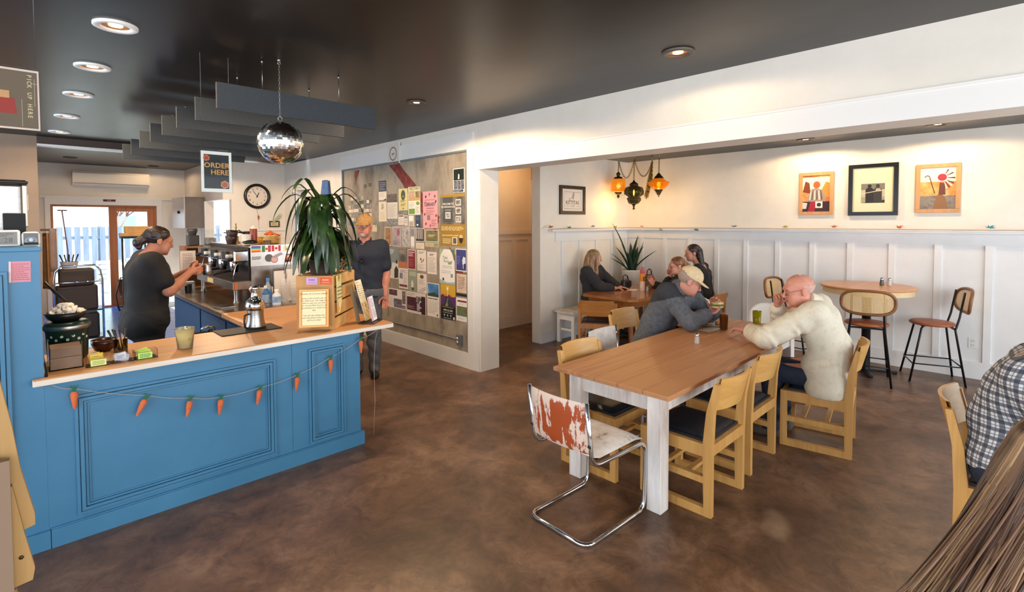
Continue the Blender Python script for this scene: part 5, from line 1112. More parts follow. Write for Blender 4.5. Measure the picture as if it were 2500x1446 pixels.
# ------------------------------------------------------------------ service area: air conditioner, cabinet, shelf things
t = thing('air_conditioner', 'long white wall air conditioner above the patio door', 'air conditioner', (1.40, 13.298, 2.63))
MB().prism([(-.0, -.14), (-.14, -.14), (-.21, -.10), (-.22, .10), (-.20, .14), (0, .14)], -.62, .62, 'x').build('casing', mat('#e0d4c2', .3), t)
MB().prism([(-.2215, -.095), (-.212, -.097), (-.206, -.098), (-.2215, -.09)], -.60, .60, 'x').build('air_slot', mat('#5a5046', .5), t)
t = thing('exit_sign', 'small dark red EXIT sign above the patio door', 'sign', (1.356, 13.268, 2.205))
s = Flat(.20, .042, '#5a1a1c'); s.text('EXIT', .5, .22, .032, '#c9b4ae', .012); s.place('sign_face', (-.10, -.006, -.021), (1, 0, 0), (0, 0, 1), t)
MB().box(-.10, .10, -.0045, 0, -.021, .021).build('backing', mat('#3a1214', .5), t)
t = thing('wall_cabinet', 'grey metal wall cabinet with lit left door painted paler beside the side window', 'cabinet', (2.51, 12.15, 1.635))
MB().box(-.155, .185, -.53, .53, 0, .62).build('body', noisy('shaded_cabinet_body', ['#6a5f56', '#776b61'], 4, rough=.5), t)  # shade on the front is put into this darker body colour
MB().box(-.17, -.156, -.53, .53, .0, .62).build('door', mat('#b9b4ae', .35, .4), t)  # paler colour paints the light from the patio door on this side
MB().tube([(-.17, -.1, .32), (-.20, -.1, .32)], .03, 12).build('knob', BLACK, t)
t = thing('apron_rack', 'aprons and cloths hanging beside the taupe wall', 'aprons', (.25, 9.9, 1.55))
mb = MB(); mb.sheet(lambda u, v: (.03 + .05 * math.sin(u * 9) * (1 - .3 * v), (u - .5) * .3, -.75 + .80 * v), 16, 8); mb.build('apron', noisy('tan_apron', ['#8a6440', '#a87f58'], 9, rough=.9), t, solid=.006)
mb = MB(); mb.sheet(lambda u, v: (.10 + .04 * math.sin(u * 8 + 1) , -.20 + u * .2, -.5 + .62 * v), 12, 8); mb.build('cloth', noisy('pale_cloth', ['#b9a6a4', '#d0c0bc'], 9, rough=.9), t, solid=.006)
MB().box(-.05, .06, -.2, .2, .085, .11).build('rail', mat('#5a4a3a', .6), t)
t = thing('back_shelf', 'brown wooden shelf unit behind the barista', 'shelf', (1.95, 7.62, 0), math.radians(0))
SHW = wood('shelf_wood', '#7d4f2c', '#99663c', 'x', .5, 12)
MB().box(-.45, .42, -.16, .16, 1.42, 1.445).box(-.45, .42, -.16, .16, .9, .925).box(-.45, .42, -.16, .16, .3, .325).build('board', SHW, t)
for x in (-.449, .40): MB().box(x, x + .02, -.159, .159, 0, 1.4195).build('side_panel', SHW, t)
MB().box(-.43, .40, .14, .155, .33, 1.4195).build('back_panel', noisy('brown_back', ['#6a4428', '#85592f'], 4, rough=.6), t)
SZ = 1.4455
t = thing('coffee_grinder', 'dark coffee grinder on the shelf behind the barista', 'grinder', (1.62, 7.62, SZ))
MB().box(-.06, .06, -.08, .08, 0, .14, b=.012).build('body', mat('#33312f', .4), t); MB().lathe([(.04, .1405), (.06, .19), (.06, .22), (.05, .225)], n=18).build('hopper', mat('#4a4744', .2, trans=.3), t)
t = thing('clear_bin', 'clear plastic bin of cutlery on the shelf', 'bin', (1.82, 7.62, SZ)); open_box(.085, .09, .22, .003).build('bin', CLEAR, t); MB().box(-.06, .06, -.06, .06, .004, .10, b=.01).build('contents', noisy('mixed_cutlery', ['#8a7a6a', '#d9cfc2'], 30, rough=.3, metal=.4), t)
t = thing('paper_stack', 'peaked pile of brown filter papers on the shelf edge', 'filters', (2.0, 7.52, SZ)); MB().lathe([(.06, 0), (.058, .004), (.0, .06)], n=20).build('papers', mat('#b78a5f', .9), t)
t = thing('notice_sheet', 'white handwritten sheet hung on the brown shelf front', 'notice', (1.53, 7.455, 1.24))
s = Flat(.17, .30, '#dfccbe'); s.lines(.15, .15, .85, .9, 11, '#8a6a5a', .35, 7); s.place('sheet', (-.085, 0, -.15), (1, 0, 0), (0, 0, 1), t)
t = thing('cardboard_tray', 'tan cardboard tray on a stand beyond the barista head', 'box', (1.15, 8.75, 1.56))
CARD = noisy('corrugated_card', ['#a87a42', '#c0945a'], 7, rough=.85)
MB().box(-.10, .16, -.1, .1, .045, .14, b=.006).box(-.16, .10, -.12, .09, 0, .0445, b=.006).build('tray', CARD, t)
t = thing('wire_stand', 'thin black stand holding the cardboard tray', 'stand', (1.15, 8.75, 0)); MB().box(-.15, .15, -.1, .1, 1.53, 1.559).tube([(-.13, 0, 1.53), (-.13, 0, .0)], .012, 6).tube([(.13, 0, 1.53), (.13, 0, 0)], .012, 6).box(-.15, .15, -.12, .12, .0, .03).build('frame', BLACKM, t)
t = thing('bussing_cart', 'black tubular cart stacked with dark bins by the taupe wall', 'cart', (.58, 9.45, 0))
MB().tube([(-.26, -.2, .1), (-.26, -.2, .95), (-.24, -.2, 1.08), (-.18, -.2, 1.15), (.18, -.2, 1.15), (.24, -.2, 1.08), (.26, -.2, .95), (.26, -.2, .1)], .014, 10).tube([(-.26, -.2, .92), (.26, -.2, .92)], .01, 8).build('handle_frame', CHROME, t)
for z in (.1, .5): MB().box(-.27, .27, -.19, .2, z, z + .02).build('shelf', DSTEEL, t)
MB().box(-.24, .22, -.17, .17, .121, .46, b=.02).build('bin', mat('#2a211b', .6), t); MB().box(-.23, .21, -.17, .17, .521, .86, b=.02).build('bin', mat('#33271f', .6), t); MB().box(-.2, .18, -.15, .15, .861, 1.10, b=.03).build('bin', mat('#3a2c20', .6), t)
for x in (-.24, .24):
    for y in (-.16, .17): MB().at((x, y, .045), (0, PI / 2, 0)).lathe([(.001, -.012), (.045, -.012), (.045, .012), (.001, .012)], n=16).build('wheel', RUBBER, t)
t = thing('utensil_tub', 'white tub of dark utensils on top of the bussing cart', 'tub', (.50, 9.45, 1.1005)); MB().lathe([(.08, 0), (.10, .10), (.103, .102), (.095, .1), (.0, .01)], n=20, cap=False).build('tub', mat('#cfc8bf', .5), t)
for k in range(5): MB().tube([(.02 * k - .04, 0, .02), (.05 * k - .1, .03, .2)], [.006, .01], 6).build('utensil', BLACK, t)
t = thing('wire_chair', 'low black wire framed lounge chair with brown sling inside the patio door', 'chair', (1.68, 12.75, 0))
MB().tube([(-.3, -.25, .02), (.3, -.25, .02), (.3, .25, .02), (-.3, .25, .02)], .012, 8, closed=True).tube([(-.3, -.25, .02), (-.33, -.1, .3), (-.22, .2, .62), (.22, .2, .62), (.33, -.1, .3), (.3, -.25, .02)], .012, 8).build('wire_frame', BLACKM, t)
MB().sheet(lambda u, v: ((u - .5) * .52, -.18 + .37 * v, .26 + .33 * v * v - .04 * math.sin(PI * v)), 8, 10).build('sling', mat('#4a2f22', .7), t, solid=.01)
mb = MB(); mb.ball((.05, .05, .50), (.14, .10, .15), 16).ball((.0, -.06, .33), (.2, .1, .09), 14); t2 = thing('dark_bag', 'dark grey furry bag slumped on the wire chair', 'bag', (1.70, 12.70, .06)); mb.build('bag', noisy('dark_fur', ['#2a2622', '#4a433b'], 40, rough=.95, bump=.8, bscale=60), t2)
# ------------------------------------------------------------------ dining room: pictures, garland, lanterns, plant
PXW = 7.4995
def ph1(s):
    s.rect(0, .0, 1, 1, noisy('sunset_print', ['#8a4a1c', '#d9823a', '#f3d3a8'], 5, rough=.4)); s.rect(0, .6, 1, .95, '#f2dcc4'); s.poly([(.0, .55), (.1, .85), (.25, .8), (.3, .5)], '#7a3a18').poly([(.7, .6), (.85, .82), (1, .78), (1, .4), (.7, .4)], '#e08a3a')
    s.disc(.52, .74, .13, '#b05a2a', sy=1.15).poly([(.18, .36), (.32, .62), (.5, .66), (.72, .60), (.86, .38), (.8, .28), (.2, .28)], '#9a8a80')
    for k in range(6): s.poly([(.24 + .09 * k, .32), (.29 + .09 * k, .34), (.33 + .07 * k, .6), (.30 + .07 * k, .58)], ('#d9cfc4', '#6a4a3c')[k % 2])
    s.rect(0, 0, 1, .28, '#3a2326').poly([(.2, 0), (.45, 0), (.5, .28), (.3, .28)], '#a02434').rect(.48, .1, .74, .28, '#e6d8cc').disc(.61, .19, .08, '#3a3030').poly([(0, .08), (.14, .08), (.18, .24), (0, .26)], '#cfc6ba')
def ph2(s):
    s.rect(.0, .0, 1, 1, '#e2d4ae'); s.rect(.21, .2, .79, .8, '#b8ac94').rect(.21, .62, .79, .8, '#d9cdb2').rect(.21, .5, .79, .64, '#7a7466').rect(.21, .2, .79, .34, '#a09680')
    for (u, c, h) in ((.42, '#2a2826', .6), (.62, '#3a3632', .6)): s.poly([(u - .1, .21), (u + .1, .21), (u + .1, .5), (u + .05, .55), (u - .05, .55), (u - .1, .5)], c).disc(u, .585, .05, c)
    s.poly([(.56, .46), (.70, .46), (.68, .53), (.58, .53)], '#a8a094').poly([(.21, .42), (.78, .50), (.78, .485), (.21, .405)], '#cfc4aa').poly([(.21, .2), (.79, .2), (.79, .27), (.4, .22)], '#3a3632')
def ph3(s):
    s.rect(0, 0, 1, 1, '#f4e2cc'); s.rect(0, .30, 1, .66, noisy('orange_glow_print', ['#b8541c', '#e59a4a', '#f3c68a'], 5, rough=.4)).rect(0, 0, 1, .32, noisy('shawl_print', ['#4a4640', '#8a8074', '#6a5444'], 9, rough=.5))
    s.poly([(.36, 0), (.8, 0), (.72, .26), (.62, .36), (.48, .34)], '#8a6244').poly([(.52, .34), (.72, .34), (.7, .62), (.55, .64)], '#6a3a34').disc(.62, .76, .13, '#a82f3c')
    for k in range(11):
        a = 1.5 - k * .28; s.poly([(.66 + .1 * math.cos(a), .74 + .1 * math.sin(a)), (.66 + .1 * math.cos(a - .12), .74 + .1 * math.sin(a - .12)), (.68 + .3 * math.cos(a - .1), .72 + .24 * math.sin(a - .1)), (.68 + .3 * math.cos(a + .05), .72 + .24 * math.sin(a + .05))], ('#e6d6cc', '#5a2a28')[k % 2])
    for a in np.linspace(0, 2.6, 8): s.disc(.2 + .075 * math.cos(a), .74 + .07 * math.sin(a), .018, '#5a3a2a')
    s.poly([(.26, .74), (.29, .74), (.43, .38), (.40, .38)], '#5a3a2a')
LOAK = wood('light_frame_oak', '#b98552', '#cf9d68', 'z', .45, 16)
for (lab, y, z, w, h, mt, fw, fn, dep) in (
        ('oak framed photo of a person in layered regalia, nearest the hanging lanterns', 1.96, 2.10, .40, .555, LOAK, .042, ph1, .03),
        ('large black framed old photograph of two people at a rail', 1.345, 2.122, .505, .63, mat('#15120f', .3), .045, ph2, .035),
        ('oak framed photo of a person in a red feathered headdress', .735, 2.11, .395, .555, LOAK, .042, ph3, .03)):
    t = thing('picture_frame', lab, 'picture', (PXW, y, z)); s = Flat(w - 2 * fw, h - 2 * fw, '#e2d4ae'); fn(s); frame(t, w, h, mt, fw, s, dep)
t = thing('picture_frame', 'black framed KITTITAS cafe print on the dining end wall', 'picture', (5.995, 4.839, 2.066))
s = Flat(.50, .335, '#e6d8cb'); s.w, s.h = .50, .335
s = Flat(.49, .342, '#e6d8cb')
def kit(w, h):
    s = Flat(w, h, '#e6d8cb'); k = '#8a7c70'
    s.rect(.10, .10, .90, .115, k).rect(.10, .86, .90, .875, k).rect(.10, .10, .108, .875, k).rect(.892, .10, .90, .875, k)
    s.text('KITTITAS', .5, .31, .078, '#4a4038', .012).text('CAFE', .5, .19, .045, '#9a8c80', .004).rect(.16, .225, .34, .235, k).rect(.68, .2, .84, .208, k).rect(.68, .23, .84, .238, k)
    s.poly([(.28, .62), (.36, .56), (.46, .60), (.52, .82), (.56, .86), (.60, .82), (.57, .62), (.55, .48), (.53, .48), (.53, .58), (.40, .56), (.38, .46), (.36, .46), (.35, .54)], '#a89a8e'); return s
frame(t, .60, .43, mat('#2a221a', .35), .05, kit(.50, .33), .03, 'y')
# paper flower garland along the picture rail
t = thing('flower_garland', 'string of small paper flowers along the dining room rail', 'garland', (7.40, 4.74, 1.632))
MB().tube([(-2.02, -.03, .004), (-1.6, -.02, .012), (-1.0, -.02, .006), (-.3, -.03, .006), (-.02, -.05, .006), (-.004, -.6, .006), (.0, -1.2, .008), (.0, -2.4, .006), (.0, -3.1, .008), (.0, -4.4, .006), (.0, -5.2, .006)], .0035, 5).build('string', mat('#a88c74', .8), t)
FL = [(-2.0, 0, .03, '#d98a5a', 1.5), (-1.59, 0, .016, '#4f9a5f', 1.1), (-1.01, 0, .03, '#a8a4b4', 1.1), (-.40, 0, .016, '#b5a03f', 1.1), (0, -.25, .02, '#d99078', 1), (-.015, -.60, -.03, '#7fae86', 1.1), (-.015, -1.20, -.03, '#3f8a96', 1.2), (0, -1.76, .03, '#6f8a94', 1.2), (0, -2.445, .025, '#c9b65a', 1.1), (0, -3.015, .03, '#d98a6a', 1.2), (0, -3.68, .025, '#dd8a66', 1.3), (0, -4.455, .03, '#4fa0a4', 1.3)]
r = random.Random(3)
for (x, y, z, c, k) in FL:
    mb = MB()
    for i in range(7):
        a = 2 * PI * i / 7; mb.at((x, y, z), (r.uniform(-.5, .5), r.uniform(-.5, .5), a)).sheet(lambda u, v: ((.004 + .026 * u) * k, (v - .5) * .024 * k * math.sin(PI * min(1, u + .15)), .012 * k * u * u + .006 * (2 * v - 1) ** 2), 4, 4)
    mb.at((x, y, z)).ball((0, 0, .004), .008 * k, 8)
    o = mb.build('paper_flower', mat(c, .8), t, solid=.0012)
# swag lanterns
AMB = mat('#c8760f', .12, trans=.55, emit=0.5, ior=1.3); AMB2 = noisy('crackled_amber_glass', ['#a85f0a', '#e09a1f', '#c87a10'], 60, rough=.2); b_ = AMB2.node_tree.nodes['Principled BSDF']; b_.inputs['Transmission Weight'].default_value = .45; b_.inputs['Emission Color'].default_value = lin('#d98a10'); b_.inputs['Emission Strength'].default_value = .5
SMOKE = mat('#7d7452', .06, trans=.9, ior=1.25)
HOT = mat('#ffd866', .4, emit=14)
def chainline(mb, pts, link=.03):
    P = [Vector(p) for p in pts]; acc = 0; k = 0
    for i in range(len(P) - 1):
        d = P[i + 1] - P[i]; L = d.length; x = acc
        while x < L:
            c = P[i] + d * (x / L); n = d.normalized(); q = n.cross(Vector((0, 0, 1)) if abs(n.z) < .9 else Vector((1, 0, 0))).normalized(); q2 = n.cross(q)
            w = q if k % 2 else q2
            mb.tube([c + n * (link * .75 * math.cos(a)) + w * (link * .36 * math.sin(a)) for a in np.linspace(0, 2 * PI, 9)[:-1]], .0032, 4, closed=True); k += 1; x += link
        acc = x - L
def lantern(lab, x, y, ztop, hook, top, body, bottom, glass, bz, power, swag=None, flute=0, nf=0, bulb=True):
    t = thing('swag_lantern', lab, 'hanging lamp', (x, y, ztop), 0, 'lanterns hung from the dining room ceiling')
    MB().lathe(top, n=28).build('top_cap', DBRASS, t); MB().lathe(body, n=56 if flute else 36, flute=flute, nf=nf, cap=False).build('glass_shade', glass, t, solid=.003); MB().lathe(bottom, n=24).build('finial', DBRASS, t)
    MB().ball((0, 0, bz), (.028, .028, .045) if bulb else (.014, .014, .05), 14).build('bulb', HOT, t)
    mb = MB(); chainline(mb, [(0, 0, top[-1][1]), (hook[0] - x, hook[1] - y, hook[2] - ztop - .03)]); 
    if swag: chainline(mb, [(a - x, b - y, c - ztop) for a, b, c in swag], .032)
    mb.build('chain', BRASS, t)
    MB().tube([(hook[0] - x, hook[1] - y, hook[2] - ztop), (hook[0] - x, hook[1] - y, hook[2] - ztop - .03), (hook[0] - x + .012, hook[1] - y, hook[2] - ztop - .04)], .004, 6).build('hook', WHITE, t)
    l = light('lamp_glow', 'POINT', (0, 0, bottom[0][1] - .17), power, (1, .62, .22), size=.06); l.parent = t
    return t
H1, H2, H3, H4 = (6.91, 4.62, ZD), (6.89, 4.32, ZD), (7.22, 4.20, ZD), (6.92, 3.91, ZD)
def cat(a, b, sag, n=9): return [(a[0] + (b[0] - a[0]) * k / n, a[1] + (b[1] - a[1]) * k / n, a[2] + (b[2] - a[2]) * k / n - sag * 4 * (k / n) * (1 - k / n)) for k in range(n + 1)]
lo = lambda h: (h[0], h[1], h[2] - .04)
lantern('amber crackle glass cylinder lantern, nearest the KITTITAS print', 6.90, 4.62, 2.40, H1, [(.07, .02), (.075, .03), (.055, .055), (.03, .06), (.02, .07), (.032, .09), (.034, .105), (.02, .125), (.006, .135)], [(.06, -.19), (.105, -.185), (.118, -.165), (.118, -.0), (.108, .018), (.07, .02)], [(.055, -.191), (.06, -.2), (.03, -.225), (.012, -.235), (.022, -.25), (.022, -.262), (.004, -.292)], AMB2, -.09, 7, cat(lo(H1), lo(H2), .28))
lantern('smoky olive glass double bulge lantern hanging lowest of the three', 6.88, 4.32, 2.30, H2, [(.065, -.005), (.066, .015), (.07, .022), (.05, .04), (.02, .06), (.008, .085)], [(.02, -.30), (.075, -.275), (.105, -.235), (.108, -.20), (.088, -.18), (.115, -.165), (.148, -.14), (.150, -.085), (.13, -.035), (.07, -.005)], [(.028, -.30), (.016, -.315), (.013, -.345), (.02, -.355), (.018, -.37), (.004, -.372)], SMOKE, -.11, 2, cat(lo(H2), lo(H3), .26), .035, 10, False)
lantern('fluted amber glass lantern shaped like a spinning top, farthest from the KITTITAS print', 6.91, 3.91, 2.35, H4, [(.07, .035), (.072, .05), (.055, .055), (.058, .07), (.035, .08), (.037, .09), (.018, .11), (.006, .125)], [(.06, -.13), (.075, -.125), (.118, -.09), (.148, -.04), (.152, -.02), (.11, -.004), (.085, .02), (.065, .037)], [(.06, -.131), (.062, -.145), (.045, -.155), (.047, -.17), (.03, -.18), (.03, -.195), (.014, -.215), (.004, -.245)], AMB, -.055, 8, None, .03, 18)
t = thing('chain_bundle', 'long loose bundle of brass chain hanging behind the smoky lantern', 'chain', H3)
mb = MB()
for k in range(5): chainline(mb, [(.0, 0, -.05), (.03 * (k - 2), .01 * k, -.35), (-.04 + .02 * (k - 2), .08, -.60 - .02 * (k % 3)), (.02 * k - .04, .05, -.35), (0, 0, -.06)], .034)
mb.build('chain', BRASS, t); MB().tube([(0, 0, 0), (0, 0, -.03), (.015, 0, -.05)], .004, 6).build('hook', WHITE, t)
# snake plant in its white pot
def strap_leaf(mb, pts, w, mt=None, fold=.3, seed=0):
    """a leaf: ribbon along pts (Vectors), width profile w(s), with a raised keel"""
    n = len(pts); vs = []; fs = []
    for i, p in enumerate(pts):
        t_ = (pts[min(i + 1, n - 1)] - pts[max(i - 1, 0)]).normalized(); side = t_.cross(Vector((0, 0, 1)))
        if side.length < .05: side = Vector((math.cos(seed), math.sin(seed), 0))
        side.normalize(); nrm = side.cross(t_).normalized(); s = i / (n - 1); ww = w(s)
        vs += [p - side * ww + nrm * ww * fold, p, p + side * ww + nrm * ww * fold]
    for i in range(n - 1):
        a = 3 * i; fs += [(a, a + 1, a + 4, a + 3), (a + 1, a + 2, a + 5, a + 4)]
    mb.add(vs, fs, mt, True)
t = thing('snake_plant', 'snake plant with stiff dark green leaves in a tall white pot in the corner', 'plant', (7.20, 4.56, 0))
MB().lathe([(.115, 0), (.12, .01), (.158, .93), (.160, .95), (.148, .95), (.145, .90), (.0, .90)], n=36, cap=False).build('pot', mat('#d9d4cd', .35), t)
SNK = noisy('snake_leaf', ['#14271a', '#274431', '#1b3322'], 18, (1, 1, .3), rough=.35)
mb = MB(); r = random.Random(6)
leaves = [(-.02, 0.02, -.20, .20, .82, .035), (0, .03, -.05, .13, .48, .03), (.02, 0, .1, -.05, .62, .04), (.0, -.04, .12, -.34, .38, .04), (-.03, .02, -.22, .12, .44, .036), (-.05, .03, -.15, .22, .32, .03), (0, -.04, -.06, -.12, .45, .036), (.05, .03, .06, .06, .5, .034), (-.05, -.03, -.12, .0, .36, .034), (.03, .05, -.02, .1, .42, .03), (-.02, -.05, -.02, -.2, .46, .036), (.0, .0, -.02, .02, .40, .04), (.06, -.05, .04, -.12, .52, .036), (-.06, .0, -.30, .16, .26, .03)]
for (x, y, dx, dy, h, w) in leaves:
    P_ = [Vector((x + dx * (s ** 1.5), y + dy * (s ** 1.5), .89 + h * s)) for s in np.linspace(0, 1, 9)]
    strap_leaf(mb, P_, lambda s, w=w: w * (.55 + .6 * math.sin(PI * min(1, s * .8 + .1))) * (1 - s ** 6), fold=.35, seed=r.random() * 6)
mb.build('leaves', SNK, t, solid=.004)
# drooping dracaena in the crate
t = thing('potted_dracaena', 'big leafy plant with long drooping glossy leaves on the pine crate', 'plant', crate_pt(-.15, .17, .409))
MB().lathe([(.09, 0), (.105, .10), (.108, .12), (.10, .12), (.0, .10)], n=24, cap=False).build('pot', mat('#3a2a1e', .6), t)
r = random.Random(21)
stems = [(-.03, .02, .56), (.04, -.03, .50), (.02, .05, .60), (-.05, -.04, .42)]
mb = MB()
for (x, y, h) in stems: mb.tube([(x * .5, y * .5, .10), (x, y, h * .6), (x * 1.2, y * 1.2, h)], [.012, .010, .008], 8)
mb.build('stem', noisy('cane_bark', ['#5a4a30', '#7a683f'], 14, rough=.8), t)
LEAF = noisy('dracaena_leaf', ['#12230e', '#253d19', '#3c5626'], 6, (1, 1, 1), rough=.25, spec=.6)
mb = MB()
for k in range(74):
    x, y, h = stems[k % 4]; s0 = .35 + .68 * r.random(); a = k * 2.399 + r.uniform(-.3, .3); L_ = r.uniform(.34, .52); up = r.uniform(.05, .16) * (1 if s0 > .75 else .5); out = r.uniform(.14, .27)
    base = Vector((x * s0, y * s0, .1 + (h - .1) * s0)); P_ = []
    for s in np.linspace(0, 1, 10):
        d = out * (1 - (1 - s) ** 1.8); z = up * math.sin(min(1, s * 2.2) * PI / 2) - L_ * max(0, s - .18) ** 1.35 * 1.15
        P_.append(base + Vector((math.cos(a) * d, math.sin(a) * d, z)))
    lo_ = min(p.z for p in P_)
    if lo_ < .02 and (base + Vector((math.cos(a) * out, math.sin(a) * out, 0))).length < 9:
        for p in P_:
            if p.z < .02: p.z = .02 + .1 * (p.z - .02)
    w0 = r.uniform(.026, .037)
    strap_leaf(mb, P_, lambda s: w0 * (math.sin(PI * min(1, .12 + s * .9)) ** .8) + .001, fold=.25, seed=a)
for (a, L_, out, up) in ((2.6, .30, .36, .12), (2.9, .22, .30, .20), (3.4, .20, .26, .24), (-.6, .20, .30, .18), (-.2, .25, .33, .13), (-2.2, .42, .22, .05), (-2.0, .42, .18, .0)):
    base = Vector((0, 0, .52)); P_ = [base + Vector((math.cos(a) * out * (1 - (1 - s) ** 1.6), math.sin(a) * out * (1 - (1 - s) ** 1.6), up * math.sin(min(1, s * 1.9) * PI / 2) - L_ * max(0, s - .35) ** 1.3 * 1.4)) for s in np.linspace(0, 1, 12)]
    strap_leaf(mb, P_, lambda s: .027 * math.sin(PI * min(1, .1 + s * .92)) ** .8 + .001, fold=.25, seed=a)
mb.build('leaves', LEAF, t)
# outlet on the dining wall
t = thing('wall_outlet', 'white double outlet plate low on the dining room wall', 'outlet', (7.4925, .405, .392))
MB().box(-.005, 0, -.037, .037, -.058, .058, b=.003).build('plate', mat('#dedad6', .4), t)
for z in (.024, -.024): MB().box(-.0075, -.0051, -.016, .016, z - .014, z + .014, b=.004).build('socket', mat('#c9c5c1', .4), t)
# ------------------------------------------------------------------ things on the tables
def shaker(lab, loc, h=.085, c='#cfc9c0', grp=None):
    t = thing('salt_shaker', lab, 'shaker', loc, 0, grp)
    MB().lathe([(.02, 0), (.0215, .004), (.017, h * .62), (.016, h * .7)], n=14, smooth=False).build('glass', mat(c, .12, trans=.5), t)
    MB().lathe([(.0165, h * .701), (.0175, h * .75), (.0165, h * .95), (.008, h), (.0, h)], n=18).build('cap', CHROME, t); return t
TT = .7505
shaker('salt shaker with steel cap alone on the long oak table', (3.93, 1.87, TT))
shaker('salt shaker by the orange bottle on the dining table', (6.47, 3.83, .7325), .075)
shaker('dark pepper shaker, one of two on the round bar table', (7.09, 1.17, 1.0005), .09, '#4a4038'); shaker('pale salt shaker, one of two on the round bar table', (7.11, 1.10, 1.0005), .09, '#e6e0d8')
t = thing('dinner_plate', 'grey rimmed plate of food in front of the man in the tan cap', 'plate', (4.72, 2.09, TT))
MB().lathe([(.07, 0), (.09, .004), (.132, .016), (.133, .020), (.09, .010), (.0, .007)], n=44, cap=False).build('plate', noisy('grey_stoneware', ['#8f8d8c', '#a9a6a3'], 8, rough=.35), t)
mb = MB(); mb.ball((.05, -.03, .022), (.04, .03, .018), 12).ball((-.02, .03, .02), (.035, .03, .014), 12); mb.build('food', noisy('chips', ['#a8662a', '#d69a4a'], 30, rough=.7), t)
t = thing('amber_tumbler', 'brown amber tumbler beside the grey plate', 'glass', (4.60, 1.935, TT))
AT = mat('#9a5a1c', .08, trans=.8, ior=1.3)
MB().lathe([(.032, 0), (.033, .004), (.039, .135), (.036, .135), (.031, .012), (.0, .010)], n=12, smooth=False, cap=False).build('tumbler', AT, t); MB().lathe([(.001, .0105), (.030, .0125), (.0345, .10), (.001, .101)], n=20).build('drink', mat('#8a4a14', .1, trans=.5), t)
t = thing('yellow_tumbler', 'yellow green tumbler with a straw in front of the white shell chair', 'glass', (5.03, 1.80, TT))
MB().lathe([(.032, 0), (.033, .004), (.041, .135), (.038, .135), (.031, .012), (.0, .010)], n=20, cap=False).build('tumbler', mat('#b5a90f', .1, trans=.55, ior=1.3), t); MB().tube([(.0, 0, .02), (.02, -.012, .17)], .004, 8).build('straw', WHITE, t)
s = Flat(.26, .11, '#ecd0b8'); o = s.place('paper_napkin', (4.40, 1.985, TT + .002), (.96, -.12, 0), (.12, .96, 0)); tag(o, 'pale paper napkin lying flat before the grey plate', 'napkin')
t = thing('paper_tray', 'small yellow tray with a half eaten roll before the bald man', 'tray', (4.78, 1.66, TT))
MB().prism(rc(-.12, .12, -.08, .08, .03), 0, .008).build('tray', mat('#c9972a', .4), t)
mb = MB(); mb.ball((.02, .02, .034), (.065, .04, .028), 16); mb.build('roll', noisy('bread_crust', ['#8a5a32', '#c0925f'], 18, rough=.8, bump=.3), t)
t = thing('water_bottle', 'tall bottle with pink cap and orange body on the dining table', 'bottle', (6.50, 3.93, .7325))
MB().lathe([(.037, 0), (.039, .01), (.039, .135)], n=24).build('lower_body', noisy('peach_print', ['#d99a6a', '#efd8c4', '#c97a3a'], 9, rough=.4), t); MB().lathe([(.039, .1351), (.039, .235), (.03, .25)], n=24).build('upper_body', mat('#dd8a1f', .4), t)
s = Flat(.045, .05, '#2a2420'); s.lines(.15, .15, .85, .85, 3, '#c9b08a', .4); s.place('label', (-.028, -.031, .15), (.74, -.67, 0), (0, 0, 1), t)
MB().lathe([(.03, .2501), (.034, .27), (.030, .30), (.02, .31)], n=20).build('cap', mat('#d0506a', .35), t); MB().tube([(.022 * math.cos(a), 0, .318 + .026 * math.sin(a)) for a in np.linspace(-.3, PI + .3, 12)], .006, 8).build('carry_loop', mat('#d0506a', .35), t)
t = thing('drinking_glass', 'clear glass tumbler beside the orange bottle', 'glass', (6.58, 3.87, .7325)); MB().lathe([(.034, 0), (.04, .14), (.037, .14), (.032, .01), (.0, .008)], n=20, cap=False).build('glass', mat('#cdbf9c', .05, trans=.85, ior=1.25), t)
t = thing('handbag', 'small dark purse with a looped strap on the dining table', 'bag', (6.48, 4.2, .7325))
MB().box(-.085, .085, -.045, .045, 0, .14, b=.03).box(-.075, .075, -.052, -.046, .03, .12, b=.01).build('body', noisy('dark_plum_leather', ['#221a1e', '#332a2e'], 14, rough=.4), t); MB().tube([(-.07, 0, .12), (-.06, .01, .19), (0, .01, .215), (.06, .01, .19), (.07, 0, .12)], .010, 8, flat=.5).build('strap', mat('#1c171a', .45), t)
t = thing('leather_purse', 'slouchy red brown leather purse on the dining table before the bun haired woman', 'bag', (6.84, 4.02, .7325))
MB().sheet(lambda u, v: (.17 * math.cos(2 * PI * u) * (1 - .55 * v ** 2), .10 * math.sin(2 * PI * u) * (1 - .7 * v ** 2), .20 * v + .02 * math.sin(6 * PI * u) * v * (1 - v)), 32, 10).build('body', noisy('red_brown_leather', ['#4f1f14', '#6f3020'], 10, rough=.4), t, solid=.006); MB().tube([(-.07, 0, .18), (-.06, .0, .26), (0, 0, .29), (.06, 0, .26), (.07, 0, .18)], .009, 8).build('handle', mat('#5a2618', .45), t)
s = Flat(.20, .14, '#efe6dc'); s.lines(.1, .2, .9, .8, 5, '#b8aca0', .3); tag(s.place('paper_menu', (6.62, 3.58, .7342), (.9, .3, 0), (-.3, .9, 0)), 'white sheet on the dining table by the bun haired woman', 'menu')
s = Flat(.18, .12, '#efe6dc'); tag(s.place('paper_napkin', (6.40, 3.98, .7342), (.9, .3, 0), (-.3, .9, 0)), 'white napkin lying beside the orange bottle', 'napkin')
o = MB().box(-.04, .04, -.075, .075, 0, .009, b=.004).build('phone', BLACK, None, (6.62, 3.72, .7325)); o.rotation_euler = (0, 0, .6); tag(o, 'black phone lying on the dining table near the clear tumbler', 'phone')
